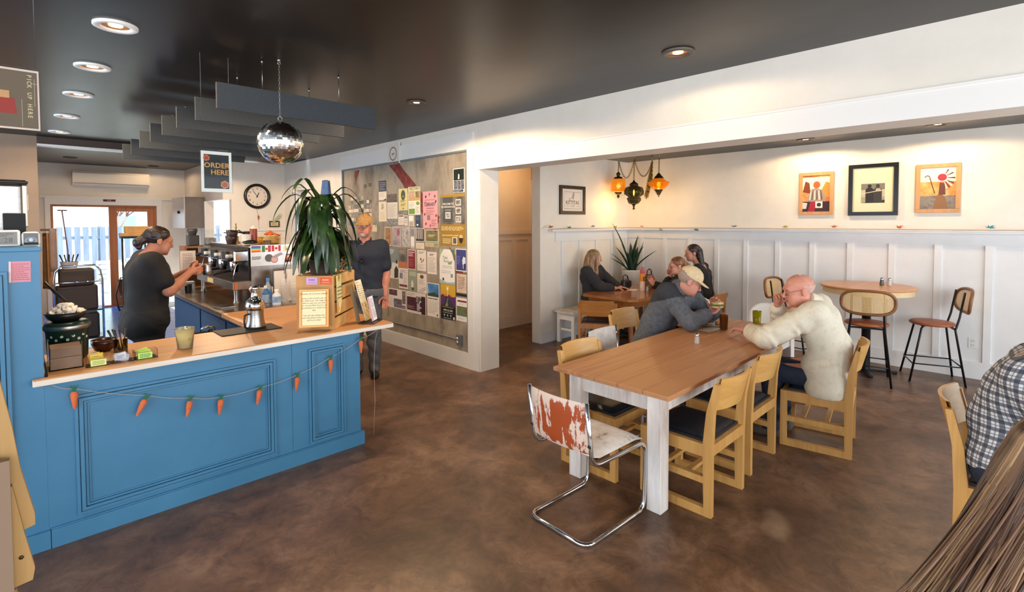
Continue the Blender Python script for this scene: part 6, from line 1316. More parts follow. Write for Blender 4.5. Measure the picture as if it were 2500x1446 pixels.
t = thing('walker', 'white tubed walking frame with dark grips behind the man in the tan cap', 'walker', (5.55, 2.72, 0), math.radians(20))
WT = mat('#dcdad6', .25, .3)
for x in (-.25, .25):
    MB().tube([(x, .24, .02), (x, .20, .70), (x, .16, .80), (x, .08, .835), (x, -.10, .835), (x, -.17, .80), (x, -.19, .72), (x, -.23, .02)], .0125, 10).build('side_tube', WT, t)
    MB().tube([(x, .06, .835), (x, -.07, .835)], .0165, 10).build('grip', mat('#3a3a3c', .7), t); MB().tube([(x, .205, .6), (x, -.20, .6)], .009, 8).build('brace', WT, t)
MB().tube([(-.25, .21, .55), (.25, .21, .55)], .011, 8).tube([(-.25, .205, .66), (.25, .205, .66)], .011, 8).build('cross_bar', WT, t)
# ------------------------------------------------------------------ outside the patio door
S('ground_patio', lambda b: b.box(-8, 12, 13.46, 40, -.35, -.16), noisy('gravel', ['#b5aa9c', '#cfc6ba'], 30, rough=.9))
t = thing('deck', 'sunlit pale wooden deck outside the patio door', 'deck', (1.3, 15.6, 0)); mb = MB()
for k in range(15): mb.box(-1.7, 1.9, -2.1 + .14 * k, -1.965 + .14 * k, -.05, -.015)
mb.build('deck_boards', noisy('grey_deck_wood', ['#a3a09e', '#bab6b2'], 5, (.2, 1, 1), rough=.7), t); MB().box(-1.69, 1.89, -2.09, .0, -.16, -.0505).build('joist_frame', mat('#8a857f', .8), t)
t = thing('picket_fence', 'weathered blue grey board fence across the patio', 'fence', (1.8, 20.2, -.16)); mb = MB()
for k in range(34): mb.box(-3.4 + .2 * k, -3.26 + .2 * k, -.02, .0, .05, 1.78)
mb.build('pickets', noisy('weathered_board', ['#4a5a70', '#62738a'], 6, (1, 1, .2), rough=.8), t); MB().box(-3.4, 3.4, .001, .05, .4, .5).box(-3.4, 3.4, .001, .05, 1.4, 1.5).tube([(-3.4, .06, 0), (-3.4, .06, 1.8)], .05, 8).tube([(3.3, .06, 0), (3.3, .06, 1.8)], .05, 8).tube([(0, .06, 0), (0, .06, 1.8)], .05, 8).build('rails', mat('#4f5f72', .8), t)
PW = mat('#e9efec', .5)
def patio_table(lab, x, y):
    t = thing('patio_table', lab, 'table', (x, y, -.16), 0, 'white patio tables'); MB().box(-.6, .6, -.38, .38, .70, .74).build('top', PW, t)
    for sx in (-.5, .5): MB().box(sx - .05, sx + .05, -.3, .3, 0, .6995).build('leg', mat('#cfe0d6', .6), t)
patio_table('white patio table nearest the open patio door', 1.25, 17.4); patio_table('white patio table behind the door leaf glass', 2.6, 18.3)
def patio_chair(lab, x, y, rz):
    t = thing('patio_chair', lab, 'chair', (x, y, -.16), rz, 'pale green patio chairs'); g = mat('#b9d4c6', .6)
    MB().box(-.25, .25, -.25, .25, .40, .43).build('seat', g, t); mb = MB()
    for z in (.5, .62, .74, .86): mb.box(-.24, .24, -.25, -.225, z, z + .09)
    mb.build('backrest', g, t)
    for sx in (-.23, .23):
        for sy in (-.23, .23): MB().box(sx - .025, sx + .025, sy - .025, sy + .025, 0, .3995 if sy > 0 else .39).build('leg', g, t)
    MB().box(-.25, -.235, -.2245, -.2, .43, .95).box(.235, .25, -.2245, -.2, .43, .95).build('back_post', g, t)
patio_chair('pale green slatted patio chair facing the near white table', 1.62, 16.55, 0); patio_chair('pale green slatted patio chair left of the near white table', 1.0, 16.6, .2); patio_chair('pale green slatted patio chair by the door leaf glass', 2.3, 17.2, 0)
t = thing('blossom_tree', 'bare branched tree with pinkish buds above the fence', 'tree', (2.3, 22.5, -.16)); mb = MB(); r = random.Random(5); ends = []
def branch(p, d, l, w, n):
    q = p + d * l; mb.tube([p, (p + q) / 2 + Vector((r.uniform(-.05, .05), r.uniform(-.05, .05), 0)), q], [w, w * .8, w * .6], 5)
    if n == 0: ends.append(q); return
    for k in range(3): branch(q, (d + Vector((r.uniform(-.8, .8), r.uniform(-.6, .6), r.uniform(-.1, .6)))).normalized(), l * .72, w * .6, n - 1)
branch(Vector((0, 0, 0)), Vector((0, 0, 1)), 1.3, .08, 4); mb.build('branches', mat('#7a6460', .8), t)
mb = MB()
for q in ends: mb.ball(tuple(q), .05, 6)
mb.build('buds', mat('#c98f86', .8), t)
t = thing('neighbour_house', 'pale house with a turquoise window beyond the fence', 'house', (2.5, 27, -.16)); MB().box(-2.0, 3.5, 0, 3, 0, 2.6).build('wall', mat('#e3e9e4', .7), t); MB().prism([(-2.2, 2.6), (3.7, 2.6), (.75, 4.2)], -.1, 3.1, 'y').build('roof', mat('#a9c4ba', .7), t); MB().box(.3, 1.1, -.04, -.001, 1.1, 2.2).build('window', mat('#6fc4cc', .3), t)
t = thing('patio_pole', 'thin dark pole with a hook standing just outside the door', 'pole', (.69, 13.75, -.014)); MB().tube([(0, 0, 0), (.02, 0, 1.2), (-.05, .0, 2.02)], .012, 8).box(-.12, .03, -.02, .02, 2.0, 2.03).build('pole', mat('#5a4038', .6), t); MB().lathe([(.1, 0), (.1, .02)], n=16).build('base', BLACK, t)
# ------------------------------------------------------------------ wooden rack and brown board at the lower left corner
t = thing('wooden_rack', 'yellow wooden stepped rack edge at the lower left corner', 'rack', (-.02, 1.5, 0))
YW = wood('yellow_pine', '#8f6a34', '#ad8750', 'z', .6, 9)
MB().prism([(-.40, 1.40), (-.018, 1.43), (-.001, 1.319), (.009, 1.227), (.029, 1.121), (.029, 1.098), (.014, 1.094), (-.40, 1.06)], -.012, .012, 'y').build('board', YW, t)
MB().prism([(-.40, 1.19), (-.004, 1.20), (.012, 1.092), (.026, 1.012), (.022, .988), (-.004, .985), (-.40, .97)], -.030, -.0125, 'y').build('board', YW, t)
MB().prism([(-.40, .965), (-.004, .98), (.010, .9), (.02, .6), (.02, 0), (-.40, 0)], -.030, -.0125, 'y').build('board', YW, t)
MB().box(-.40, -.006, -.05, -.0305, 0, 1.263).build('brown_panel', mat('#7a6350', .7), t)
MB().at((.006, -.031, 1.045), (PI / 2, 0, 0)).lathe([(.003, -.001), (.004, .002), (.0, .002)], n=10).build('screw', mat('#4a3a20', .4, .5), t)
# ------------------------------------------------------------------ people: one smooth surface per body, grown from a distance field
A3 = lambda *p: np.array(p, float)
def nrm(v): v = np.asarray(v, float); return v / (np.linalg.norm(v) + 1e-12)
def cap_(a, b, ra, rb=None): return ('c', A3(*a), A3(*b), ra, ra if rb is None else rb)
def ell(c, r, R=None): return ('e', A3(*c), A3(*r), R)
def pdist(P, q):
    if q[0] == 'c':
        _, a, b, ra, rb = q; d = b - a; t = np.clip(((P - a) @ d) / (d @ d + 1e-12), 0, 1)
        return np.linalg.norm(P - a - t[:, None] * d, axis=1) - (ra + (rb - ra) * t)
    _, c, r, R = q; L = P - c
    if R is not None: L = L @ R
    k0 = np.linalg.norm(L / r, axis=1); k1 = np.linalg.norm(L / (r * r), axis=1)
    return k0 * (k0 - 1) / (k1 + 1e-9)
def field(P, prims, k=.02):
    d = None
    for q in prims:
        e = pdist(P, q)
        if d is None: d = e
        else:
            h = np.clip(.5 + .5 * (e - d) / k, 0, 1); d = e + (d - e) * h - k * h * (1 - h)
    return d
def nets(fn, lo, hi, h):
    """surface of fn(points) = 0 as quads (surface nets)"""
    lo = np.asarray(lo); n = np.maximum(4, np.ceil((np.asarray(hi) - lo) / h).astype(int) + 1)
    H = 4
    nc = (n + H - 1) // H + 1
    g = np.stack(np.meshgrid(*[np.arange(c) * H * h + l for c, l in zip(nc, lo)], indexing='ij'), -1).reshape(-1, 3)
    dc = fn(g).reshape(nc)
    D = np.repeat(np.repeat(np.repeat(dc, H, 0), H, 1), H, 2)[:n[0], :n[1], :n[2]].copy()
    near = np.abs(dc) < H * h * 2.2
    m = np.repeat(np.repeat(np.repeat(near, H, 0), H, 1), H, 2)
    m = m | np.roll(m, -H, 0) | np.roll(m, -H, 1) | np.roll(m, -H, 2)
    m = m[:n[0], :n[1], :n[2]]
    ix = np.argwhere(m)
    for k in range(0, len(ix), 400000):
        j = ix[k:k + 400000]; D[j[:, 0], j[:, 1], j[:, 2]] = fn(lo + j * h)
    S = D < 0
    c8 = [S[i:n[0] - 1 + i, j:n[1] - 1 + j, k:n[2] - 1 + k] for i in (0, 1) for j in (0, 1) for k in (0, 1)]
    cnt = sum(c.astype(np.int8) for c in c8); act = (cnt > 0) & (cnt < 8)
    A = np.argwhere(act)
    if len(A) == 0: return np.zeros((0, 3)), []
    ID = -np.ones(act.shape, np.int64); ID[tuple(A.T)] = np.arange(len(A))
    cs = np.array([(i, j, k) for i in (0, 1) for j in (0, 1) for k in (0, 1)])
    val = np.stack([D[tuple((A + c).T)] for c in cs], 1); acc = np.zeros((len(A), 3)); w = np.zeros(len(A))
    for a in range(8):
        for b in range(a + 1, 8):
            if np.abs(cs[a] - cs[b]).sum() == 1:
                x = (val[:, a] < 0) != (val[:, b] < 0); t = val[:, a] / (val[:, a] - val[:, b] + 1e-12); t = np.clip(t, 0, 1)
                acc += np.where(x[:, None], cs[a] + t[:, None] * (cs[b] - cs[a]), 0); w += x
    V = lo + (A + acc / w[:, None]) * h
    F_ = []
    for ax in range(3):
        o1, o2 = [(1, 2), (2, 0), (0, 1)][ax]
        s0 = S; s1 = np.roll(S, -1, ax); ed = (s0 != s1)
        sl = [slice(1, -1)] * 3; sl[ax] = slice(0, -1); 
        mask = np.zeros_like(S); mask[tuple(sl)] = ed[tuple(sl)]
        E = np.argwhere(mask)
        if len(E) == 0: continue
        u = np.zeros(3, int); u[o1] = 1; v = np.zeros(3, int); v[o2] = 1
        q = [ID[tuple((E - u - v).T)], ID[tuple((E - v).T)], ID[tuple(E.T)], ID[tuple((E - u).T)]]
        q = np.stack(q, 1); ok = (q >= 0).all(1); fl = ~S[tuple(E.T)]
        q[fl] = q[fl][:, ::-1]; F_.append(q[ok])
    return V, np.concatenate(F_)
def mesh_from(name, parts, mats, parent, matfn=None, smooth_it=1):
    V = []; F_ = []; k = 0
    for v, f in parts:
        if len(v) == 0: continue
        V.append(v); F_.append(np.asarray(f) + k); k += len(v)
    V = np.concatenate(V); F_ = np.concatenate(F_)
    me = bpy.data.meshes.new(name); me.vertices.add(len(V)); me.vertices.foreach_set('co', V.astype(np.float32).ravel())
    me.loops.add(len(F_) * 4); me.loops.foreach_set('vertex_index', F_.astype(np.int32).ravel())
    me.polygons.add(len(F_)); me.polygons.foreach_set('loop_start', np.arange(0, len(F_) * 4, 4, dtype=np.int32))
    me.polygons.foreach_set('use_smooth', np.ones(len(F_), bool))
    for x in mats: me.materials.append(x)
    if matfn is not None: me.polygons.foreach_set('material_index', matfn(V[F_].mean(1)).astype(np.int32))
    me.update(calc_edges=True)
    o = bpy.data.objects.new(name, me); COL.objects.link(o)
    if parent is not None: o.parent = parent
    return o
def bounds(prims, pad=.02):
    lo = np.full(3, 9e9); hi = -lo
    for q in prims:
        if q[0] == 'c':
            r = max(q[3], q[4])
            for p in (q[1], q[2]): lo = np.minimum(lo, p - r); hi = np.maximum(hi, p + r)
        else:
            r = q[2].max(); lo = np.minimum(lo, q[1] - r); hi = np.maximum(hi, q[1] + r)
    return lo - pad, hi + pad
def basis(f, up=(0, 0, 1), tilt=0):
    f = nrm(f); r = nrm(np.cross(f, up)); u = np.cross(r, f)
    return f, r, u
class Head:
    """frame of a head: c between the ears, f forward, r right, u up"""
    def __init__(s, c, f, up=(0, 0, 1), k=1.0): s.c = A3(*c); s.f, s.r, s.u = basis(f, up); s.k = k; s.R = np.stack([s.r, s.f, s.u], 1)
    def p(s, r, f, u): return s.c + (s.r * r + s.f * f + s.u * u) * s.k
    def e(s, c, rad): return ell(s.p(*c), A3(*rad) * s.k, s.R)
    def cap(s, a, b, ra, rb=None): return cap_(s.p(*a), s.p(*b), ra * s.k, (ra if rb is None else rb) * s.k)
    def prims(s, jaw=1.0):
        o = [s.e((0, -.012, .045), (.075, .096, .080)), s.e((0, .022, -.03), (.061 * jaw, .066, .082)), s.e((0, .05, -.078), (.040 * jaw, .034, .030))]
        o += [s.cap((-.028, .082, .028), (.028, .082, .028), .016)]                              # brow
        for q in (-1, 1): o += [s.e((q * .040, .062, -.028), (.024, .022, .024)), s.e((q * .037, .060, -.06), (.022, .02, .03))]   # cheeks
        return o
    def fine(s):
        o = [s.cap((0, .086, .018), (0, .111, -.026), .0075, .0105), s.e((0, .103, -.030), (.016, .012, .009))]           # nose
        o += [s.cap((-.017, .0835, -.058), (.017, .0835, -.058), .0065), s.cap((-.015, .081, -.067), (.015, .081, -.067), .0075)]  # lips
        o += [s.cap((0, .076, -.094), (0, .076, -.090), .016)]
        for q in (-1, 1):
            o += [s.e((q * .077, -.010, .0), (.008, .020, .030)), s.e((q * .076, -.004, -.02), (.008, .010, .014))]     # ears
            o += [s.cap((q * .016, .083, .008), (q * .042, .074, .008), .0065)]                # lids
        return o
    def eyes(s): return [s.p(q * .031, .075, .004) for q in (-1, 1)]
def hand(w, d, n, k=1.0, curl=(.5, .5, .5, .5), thumb=.5, right=True, spread=.06):
    """wrist w, d along the fingers, n out of the palm (the way the fingers curl); five separate fingers"""
    d = nrm(d); n = nrm(n - d * np.dot(n, d)) if abs(np.dot(nrm(n), d)) < .99 else nrm(np.cross(d, (1, 0, .1))); s = np.cross(d, n) * (1 if right else -1)
    w = A3(*w); o = []
    P_ = lambda a, b, c: w + (d * a + s * b + n * c) * k
    o += [cap_(P_(.005, 0, 0), P_(.035, 0, 0), .023 * k, .026 * k)]
    for b in (-.028, -.010, .010, .027): o += [cap_(P_(.025, b * .7, 0), P_(.085 - abs(b) * .25, b, .0), .0135 * k, .0105 * k)]
    for i, (b, l) in enumerate(((-.030, .060), (-.011, .075), (.010, .082), (.030, .072))):
        c = curl[3 - i]; p = P_(.085 - abs(b) * .25, b, 0); ang = c * .9; rr = .0088 * k
        for j, (fr, da) in enumerate(((.44, c * 1.2), (.32, c * .9), (.24, 0))):
            dv = nrm(d * math.cos(ang) + n * math.sin(ang) + s * b * spread * 20 * .3); q = p + dv * l * fr * k; o.append(cap_(p, q, rr, rr * .92)); p = q; rr *= .93; ang += da
    p = P_(.022, .026, .004); dv = nrm(d * .55 + s * .75 + n * (.25 + thumb * .3)); q = p + dv * .040 * k; o.append(cap_(p, q, .0125 * k, .0105 * k))
    dv = nrm(d * .85 + s * .25 + n * (.2 + thumb * .6)); q2 = q + dv * .032 * k; o.append(cap_(q, q2, .0103 * k, .0092 * k)); dv = nrm(d * .9 + s * .05 + n * (.2 + thumb * .8)); o.append(cap_(q2, q2 + dv * .022 * k, .0092 * k, .008 * k))
    return o
def folds(P, amp, fr, seed=0):
    r = np.random.RandomState(seed); o = 0
    for i in range(5):
        v = nrm(r.randn(3)) * fr * (1 + .5 * i); wv = r.randn(3) * fr * .45
        o = o + np.sin(P @ v + 1.6 * np.sin(P @ wv + i) + r.rand() * 6) / (1 + .35 * i)
    return amp * o / 2.4 if fr < 0 else amp * (o / 2.4 * .6 + .55 * (1 - 2 * np.abs(np.sin(P @ A3(fr * .55, fr * .4, fr * .95) + 1.8 * np.sin(P @ A3(fr * .3, -fr * .35, fr * .2) + seed)))))
class Person:
    def __init__(s, name_label, J, headf, headup=(0, 0, 1), skin='#c58d72', k=1.0, girth=1.0, build_legs=True):
        s.t = thing('person', name_label, 'person', tuple(J['base'])); s.o = A3(*J['base']); s.J = {a: A3(*b) for a, b in J.items()}; J = s.J; s.k = k; s.g = girth
        s.skin = noisy('skin', [skin, mix(skin, '#b5604f', .25), mix(skin, '#ffffff', .06)], 14, rough=.5, spec=.35)
        s.head = Head(J['head'], headf, headup, k)
        g = girth
        s.torso = []
        hl, hr, sl, sr = J['hipL'], J['hipR'], J['shL'], J['shR']; ch = (sl + sr) / 2; pv = (hl + hr) / 2; dn = nrm(pv - ch)
        cl, cr = ch + (sl - ch) * .55 + dn * .10, ch + (sr - ch) * .55 + dn * .10; wl, wr = pv + (hl - pv) * .75 - dn * .17, pv + (hr - pv) * .75 - dn * .17
        if 'belly' in J:
            b = J['belly'] - (wl + wr) / 2; wl, wr = wl + b, wr + b
        s.torso = [cap_(hl, hr, .118 * g), cap_(hl, wl, .112 * g, .105 * g), cap_(hr, wr, .112 * g, .105 * g), cap_(wl, cl, .105 * g, .112 * g), cap_(wr, cr, .105 * g, .112 * g), cap_(cl, cr, .112 * g), cap_(sl, sr, .062 * g), cap_(cl, sl, .09 * g, .06 * g), cap_(cr, sr, .09 * g, .06 * g)]
        nb = ch + nrm(ch - pv) * .015
        s.neck = [cap_(nb, s.head.p(0, -.022, -.055), .064, .054), cap_(nb, ch, .075, .08)]
        s.ch = ch; s.nd = nrm(s.head.p(0, -.025, -.06) - ch)
        s.arms = {}
        for q in 'LR':
            a, e, w = J['sh' + q], J['el' + q], J['wr' + q]; s.arms[q] = [cap_(a, e, .054 * g, .042), cap_(e, e + (w - e) * .35, .043, .040), cap_(e + (w - e) * .35, w, .040, .027)]
        s.legs = []
        for q in 'LR':
            h, kn, an = J['hip' + q], J['kn' + q], J['an' + q]; s.legs += [cap_(h, kn, .092 * g, .062), cap_(kn, kn + (an - kn) * .3, .062, .058), cap_(kn + (an - kn) * .3, an, .058, .04), cap_(an, an + nrm(J['toe' + q] - an) * .03 + A3(0, 0, -.03), .04, .038), cap_(an + A3(0, 0, -.035), J['toe' + q], .038, .030)]
        s.hands = {}
    def ncut(s, t, lean=.0): return ('neck', cap_(s.ch + s.nd * (t + .07) + s.head.f * .3 * lean, s.ch + s.nd * (t + .3), .078, .12))
    def nplane(s, t, lean=.0): return (s.ch + s.nd * t, s.nd + s.head.f * lean)
    def hand_(s, q, d, n, **kw): s.hands[q] = hand(s.J['wr' + q], d, n, k=kw.pop('k', 1.0) * s.k, right=(q == 'R'), **kw)
    def body(s, h=.011, jaw=1.0, lip='#a8604f', eye='#3a2c22'):
        H = s.head; coarse = s.torso + s.neck + s.arms['L'] + s.arms['R'] + s.legs
        hp = H.prims(jaw); fine = H.fine()
        allp = coarse + hp
        def fn(P): return field(P, allp, .03)
        hb = bounds(hp, .03); parts = []
        V, F_ = nets(fn, *bounds(allp), h)
        boxes = [(hb[0] + A3(0, 0, .0), hb[1])]
        for q, hh in s.hands.items(): b = bounds(hh, .012); boxes.append(b)
        c = V[F_].mean(1); keep = np.ones(len(F_), bool)
        for lo, hi in boxes: keep &= ~((c > lo + .012) & (c < hi - .012)).all(1)
        parts.append((V, F_[keep]))
        ey = H.eyes()
        near = [q for q in coarse if np.linalg.norm((q[1] + (q[2] if q[0] == 'c' else q[1])) / 2 - H.c) < .4]
        def fh(P):
            d = field(P, near + hp, .03); d2 = field(P, fine, .008); kk = .010; hh = np.clip(.5 + .5 * (d2 - d) / kk, 0, 1); d = d2 + (d - d2) * hh - kk * hh * (1 - hh)
            for e in ey: d = np.maximum(d, -(np.linalg.norm(P - e - H.f * .016 * H.k, axis=1) - .0135 * H.k))
            for e in ey: d = np.minimum(d, np.linalg.norm(P - e, axis=1) - .0125 * H.k)
            return d
        parts.append(nets(fh, hb[0], hb[1], .0036))
        for q, hh in s.hands.items():
            b = bounds(hh, .012); ar = s.arms[q]
            def fq(P, hh=hh, ar=ar): return np.minimum(field(P, hh, .006), field(P, ar, .02)) if False else field(P, ar[2:] + hh, .0065)
            parts.append(nets(fq, b[0], b[1], .0034))
        lipm, eyw, eyd = mat(lip, .5), mat('#e6ded6', .2), mat(eye, .1)
        l1, l2 = H.p(-.018, .089, -.062), H.p(.018, .089, -.062)
        def mf(c):
            m = np.zeros(len(c), int); d = pdist(c, cap_(l1, l2, .0095 * H.k)); m[d < 0] = 1
            for e in ey:
                x = np.linalg.norm(c - e, axis=1) < .0130 * H.k; m[x] = 2
                a = (c - e) @ H.f; m[x & (a > .0108 * H.k)] = 3
            return m
        parts = [(v - s.o, f) for v, f in parts]
        o = s.o; o_ = mesh_from('body', parts, [s.skin, lipm, eyw, eyd], s.t, lambda c: mf(c + o)); s.body_o = o_; return o_
    def wear(s, name, prims, off, m, clips=(), fold=(.006, 22), h=.010, seed=1, k=.03, cut=(), label=None, matfn=None, mats=None, wr=()):
        """cloth over the given limbs: offset surface with folds, ended by planes (point, normal pointing to what is cut away)"""
        off_p = [('c', q[1], q[2], q[3] + off, q[4] + off) if q[0] == 'c' else ('e', q[1], q[2] + off, q[3]) for q in prims]
        def fn(P):
            d = field(P, off_p, k)
            if fold[0]: d = d + folds(P, fold[0], fold[1], seed)
            for a, b, am, fq in wr:                                  # creases running across a limb
                ax = A3(*b) - A3(*a); L_ = np.linalg.norm(ax); ax = ax / L_; t = (P - A3(*a)) @ ax; win = np.clip(np.minimum(t + .03, L_ + .05 - t) / .06, 0, 1)
                rad = np.linalg.norm(P - A3(*a) - t[:, None] * ax, axis=1); win = win * np.clip((.13 - rad) / .03, 0, 1)
                d = d + am * win * np.sin(fq * t + 1.9 * np.sin(P @ A3(21, 9, 14)) + 1.5 * np.sin(P @ A3(-11, 24, -17) + 1)) * (.6 + .4 * np.sin(P @ A3(15, -19, 12)))
            for p, n in clips: d = np.maximum(d, (P - A3(*p)) @ nrm(n)) if not isinstance(p, str) else np.maximum(d, -pdist(P, n))
            for c in cut: d = np.maximum(d, -pdist(P, c))
            return d
        lo, hi = bounds(off_p, .03)
        V, F_ = nets(fn, lo, hi, h); o = s.o
        ob = mesh_from(name, [(V - o, F_)], mats or [m], s.t, (lambda c: matfn(c + o)) if matfn else None)
        if label: ob['label'] = label
        return ob
    def add(s, mb, name, m, label=None, solid=0):
        mb.v = [tuple(A3(*v) - s.o) for v in mb.v]; o = mb.build(name, m, s.t, solid=solid)
        if label: o['label'] = label
        return o
    def field_part(s, name, fn, lo, hi, h, m, mats=None, matfn=None):
        V, F_ = nets(fn, lo, hi, h); o = s.o
        return mesh_from(name, [(V - o, F_)], mats or [m], s.t, (lambda c: matfn(c + o)) if matfn else None)
    def cap_hat(s, m, brim=True, tip=0, name='cap'):
        H = s.head
        def loc(P): return (P - H.c) @ H.R / H.k
        def fn(P):
            L = loc(P); c = L - A3(0, -.008, .055); k0 = np.linalg.norm(c / A3(.086, .106, .088), axis=1); k1 = np.linalg.norm(c / A3(.086, .106, .088) ** 2, axis=1); d = k0 * (k0 - 1) / (k1 + 1e-9)
            d = np.maximum(d, .035 - L[:, 2] - .12 * np.clip(L[:, 1], -.1, .1)) + .0012 * np.sin(L[:, 0] * 190) * np.sin(L[:, 1] * 150)
            if brim:
                x, y, z = L[:, 0], L[:, 1] - .075, L[:, 2] - .050; zz = z + .30 * y + 3.4 * x * x; e = np.sqrt((x / .080) ** 2 + ((y) / .095) ** 2) - 1
                b = np.maximum(np.maximum(np.abs(zz) - .0035, e * .08), -y - .03); d = np.minimum(d, b)
            return d * H.k
        return s.field_part(name, fn, H.c - .22, H.c + .22, .0036, m)
    def hair(s, m, kind='short', name='hair', extra=(), mats=None, matfn=None, amp=.003):
        """hair as a layer over the skull, ending at a hairline; extra: locks or a bun as limbs"""
        H = s.head; ex = list(extra)
        def fn(P):
            L = (P - H.c) @ H.R / H.k; c = L - A3(0, -.016, .045); r3 = A3(.084, .102, .088) if kind != 'fringe' else A3(.0775, .0985, .083); k0 = np.linalg.norm(c / r3, axis=1); k1 = np.linalg.norm(c / r3 ** 2, axis=1); d = k0 * (k0 - 1) / (k1 + 1e-9)
            cutp = L[:, 1] - .062 + .55 * np.clip(.055 - L[:, 2], 0, 1) * 1.9 if kind != 'fringe' else np.maximum(L[:, 2] - .045, L[:, 1] - .0)
            d = np.maximum(d, cutp * .8); d = np.maximum(d, -.06 - L[:, 2])
            d = d * H.k
            if ex:
                e = field(P, ex, .02); hh = np.clip(.5 + .5 * (e - d) / .02, 0, 1); d = e + (d - e) * hh - .02 * hh * (1 - hh)
            return d + amp * np.sin((L[:, 0] * .9 + np.abs(L[:, 1]) * .4) * 420 + 3 * np.sin(L[:, 2] * 40)) * .5
        lo, hi = bounds(ex + [ell(H.c, (.13, .13, .15))], .02) if ex else (H.c - .16, H.c + .16)
        return s.field_part(name, fn, lo, hi, .0042, m, mats, matfn)
    def glasses(s, m, r=.02):
        H = s.head; mb = MB()
        for q in (-1, 1):
            mb.tube([H.p(q * .033 + r * 1.15 * math.cos(a), .098 - .004 * abs(math.cos(a)), .0 + r * math.sin(a)) for a in np.linspace(0, 2 * PI, 21)[:-1]], .0014, 6, closed=True)
            mb.tube([H.p(q * .055, .094, .004), H.p(q * .074, .05, .010), H.p(q * .081, -.005, .014), H.p(q * .079, -.022, .0)], .0014, 6)
        mb.tube([H.p(-.012, .098, .002), H.p(0, .101, .005), H.p(.012, .098, .002)], .0014, 6)
        return s.add(mb, 'glasses', m)
    def shoes(s, m):
        mb = MB()
        for q in 'LR':
            an, to = s.J['an' + q], s.J['toe' + q]; d = nrm((to - an) * A3(1, 1, 0)); z0 = to[2] - .034
            base = an * A3(1, 1, 0)
            V, F_ = nets(lambda P: np.maximum(field(P, [cap_(base + A3(0, 0, z0 + .045) - d * .02, to + d * .02 + A3(0, 0, .006), .047, .044), cap_(base + A3(0, 0, z0 + .04), base + A3(0, 0, z0 + .085), .05, .05)], .03), z0 - P[:, 2]), np.minimum(an, to) - .12, np.maximum(an, to) + .12, .007)
            mb_ = mesh_from('shoe', [(V - s.o, F_)], [m], s.t)
def mix(a, b, t):
    A_ = [int(a[i:i + 2], 16) for i in (1, 3, 5)]; B_ = [int(b[i:i + 2], 16) for i in (1, 3, 5)]
    return '#%02x%02x%02x' % tuple(int(x + (y - x) * t) for x, y in zip(A_, B_))
# ---- barista in black, seen from the side and behind
BLK = noisy('black_jersey', ['#121011', '#1a1718'], 30, rough=.85); BLKP = noisy('black_trousers', ['#0f0e10', '#161416'], 20, rough=.8)
J = dict(base=(.80, 5.3, 0), head=(.868, 5.30, 1.585), shL=(.79, 5.47, 1.42), shR=(.79, 5.13, 1.41), elL=(.93, 5.50, 1.18), elR=(.905, 5.10, 1.165), wrL=(1.10, 5.36, 1.315), wrR=(1.085, 5.20, 1.31),
         hipL=(.765, 5.39, .93), hipR=(.765, 5.21, .93), knL=(.80, 5.40, .50), knR=(.79, 5.20, .50), anL=(.76, 5.41, .085), anR=(.75, 5.19, .085), toeL=(.90, 5.42, .034), toeR=(.89, 5.17, .034))
p = Person('woman in black t-shirt with dark bun steaming milk behind the counter', J, (1, .10, -.22), skin='#b07a60', girth=1.22)
p.hand_('L', (1, -.25, .25), (.1, -1, .0), curl=(.7, .75, .8, .85)); p.hand_('R', (1, .3, .1), (.1, 1, .1), curl=(.6, .65, .7, .8))
p.body(eye='#2a1c14')
sl = lambda q, t: (p.J['el' + q] * t + p.J['sh' + q] * (1 - t), p.J['el' + q] - p.J['sh' + q])
ta = p.torso + [cap_(p.J['sh' + q], p.J['sh' + q] + (p.J['el' + q] - p.J['sh' + q]) * .62, .074, .072) for q in 'LR']
o = p.wear('t_shirt', ta, .012, BLK, clips=[((0, 0, .88), (0, 0, -1)), p.ncut(.085, .15)], seed=3, fold=(.004, 12), h=.009, wr=[((.76, 5.3, 1.3), (.74, 5.3, .85), .005, 42)])
bb = [cap_((.70, 5.39, .88), (.70, 5.21, .88), .105, .105), cap_((.74, 5.39, .98), (.74, 5.21, .98), .12, .12)]
p.wear('trousers', p.legs + p.torso[:3] + bb, .012, BLKP, clips=[((0, 0, 1.02), (0, 0, 1)), ((0, 0, .07), (0, 0, -1))], seed=4)
hd = p.head
HAIRD = noisy('dark_brown_hair', ['#1a100c', '#33201a'], 60, (1, 1, .2), rough=.4)
p.hair(HAIRD, extra=[cap_(hd.p(0, -.10, .01), hd.p(0, -.145, -.035), .04, .036), cap_(hd.p(0, -.14, -.05), hd.p(.01, -.13, -.075), .028, .022)])
p.glasses(mat('#c9a24a', .25, .9)); p.shoes(mat('#1c1a1a', .6))
t = thing('milk_pitcher', 'steel milk pitcher held by the barista under the steam wand', 'pitcher', (1.20, 5.285, 1.275))
MB().lathe([(.034, 0), (.038, .006), (.036, .05), (.029, .085), (.033, .105), (.030, .105), (.026, .085), (.0, .01)], n=24, cap=False).build('jug', STEEL, t); MB().tube([(-.033, 0, .09), (-.062, 0, .085), (-.064, 0, .03), (-.037, 0, .02)], .005, 8).build('handle', STEEL, t)
t.location = (1.235, 5.285, 1.265)
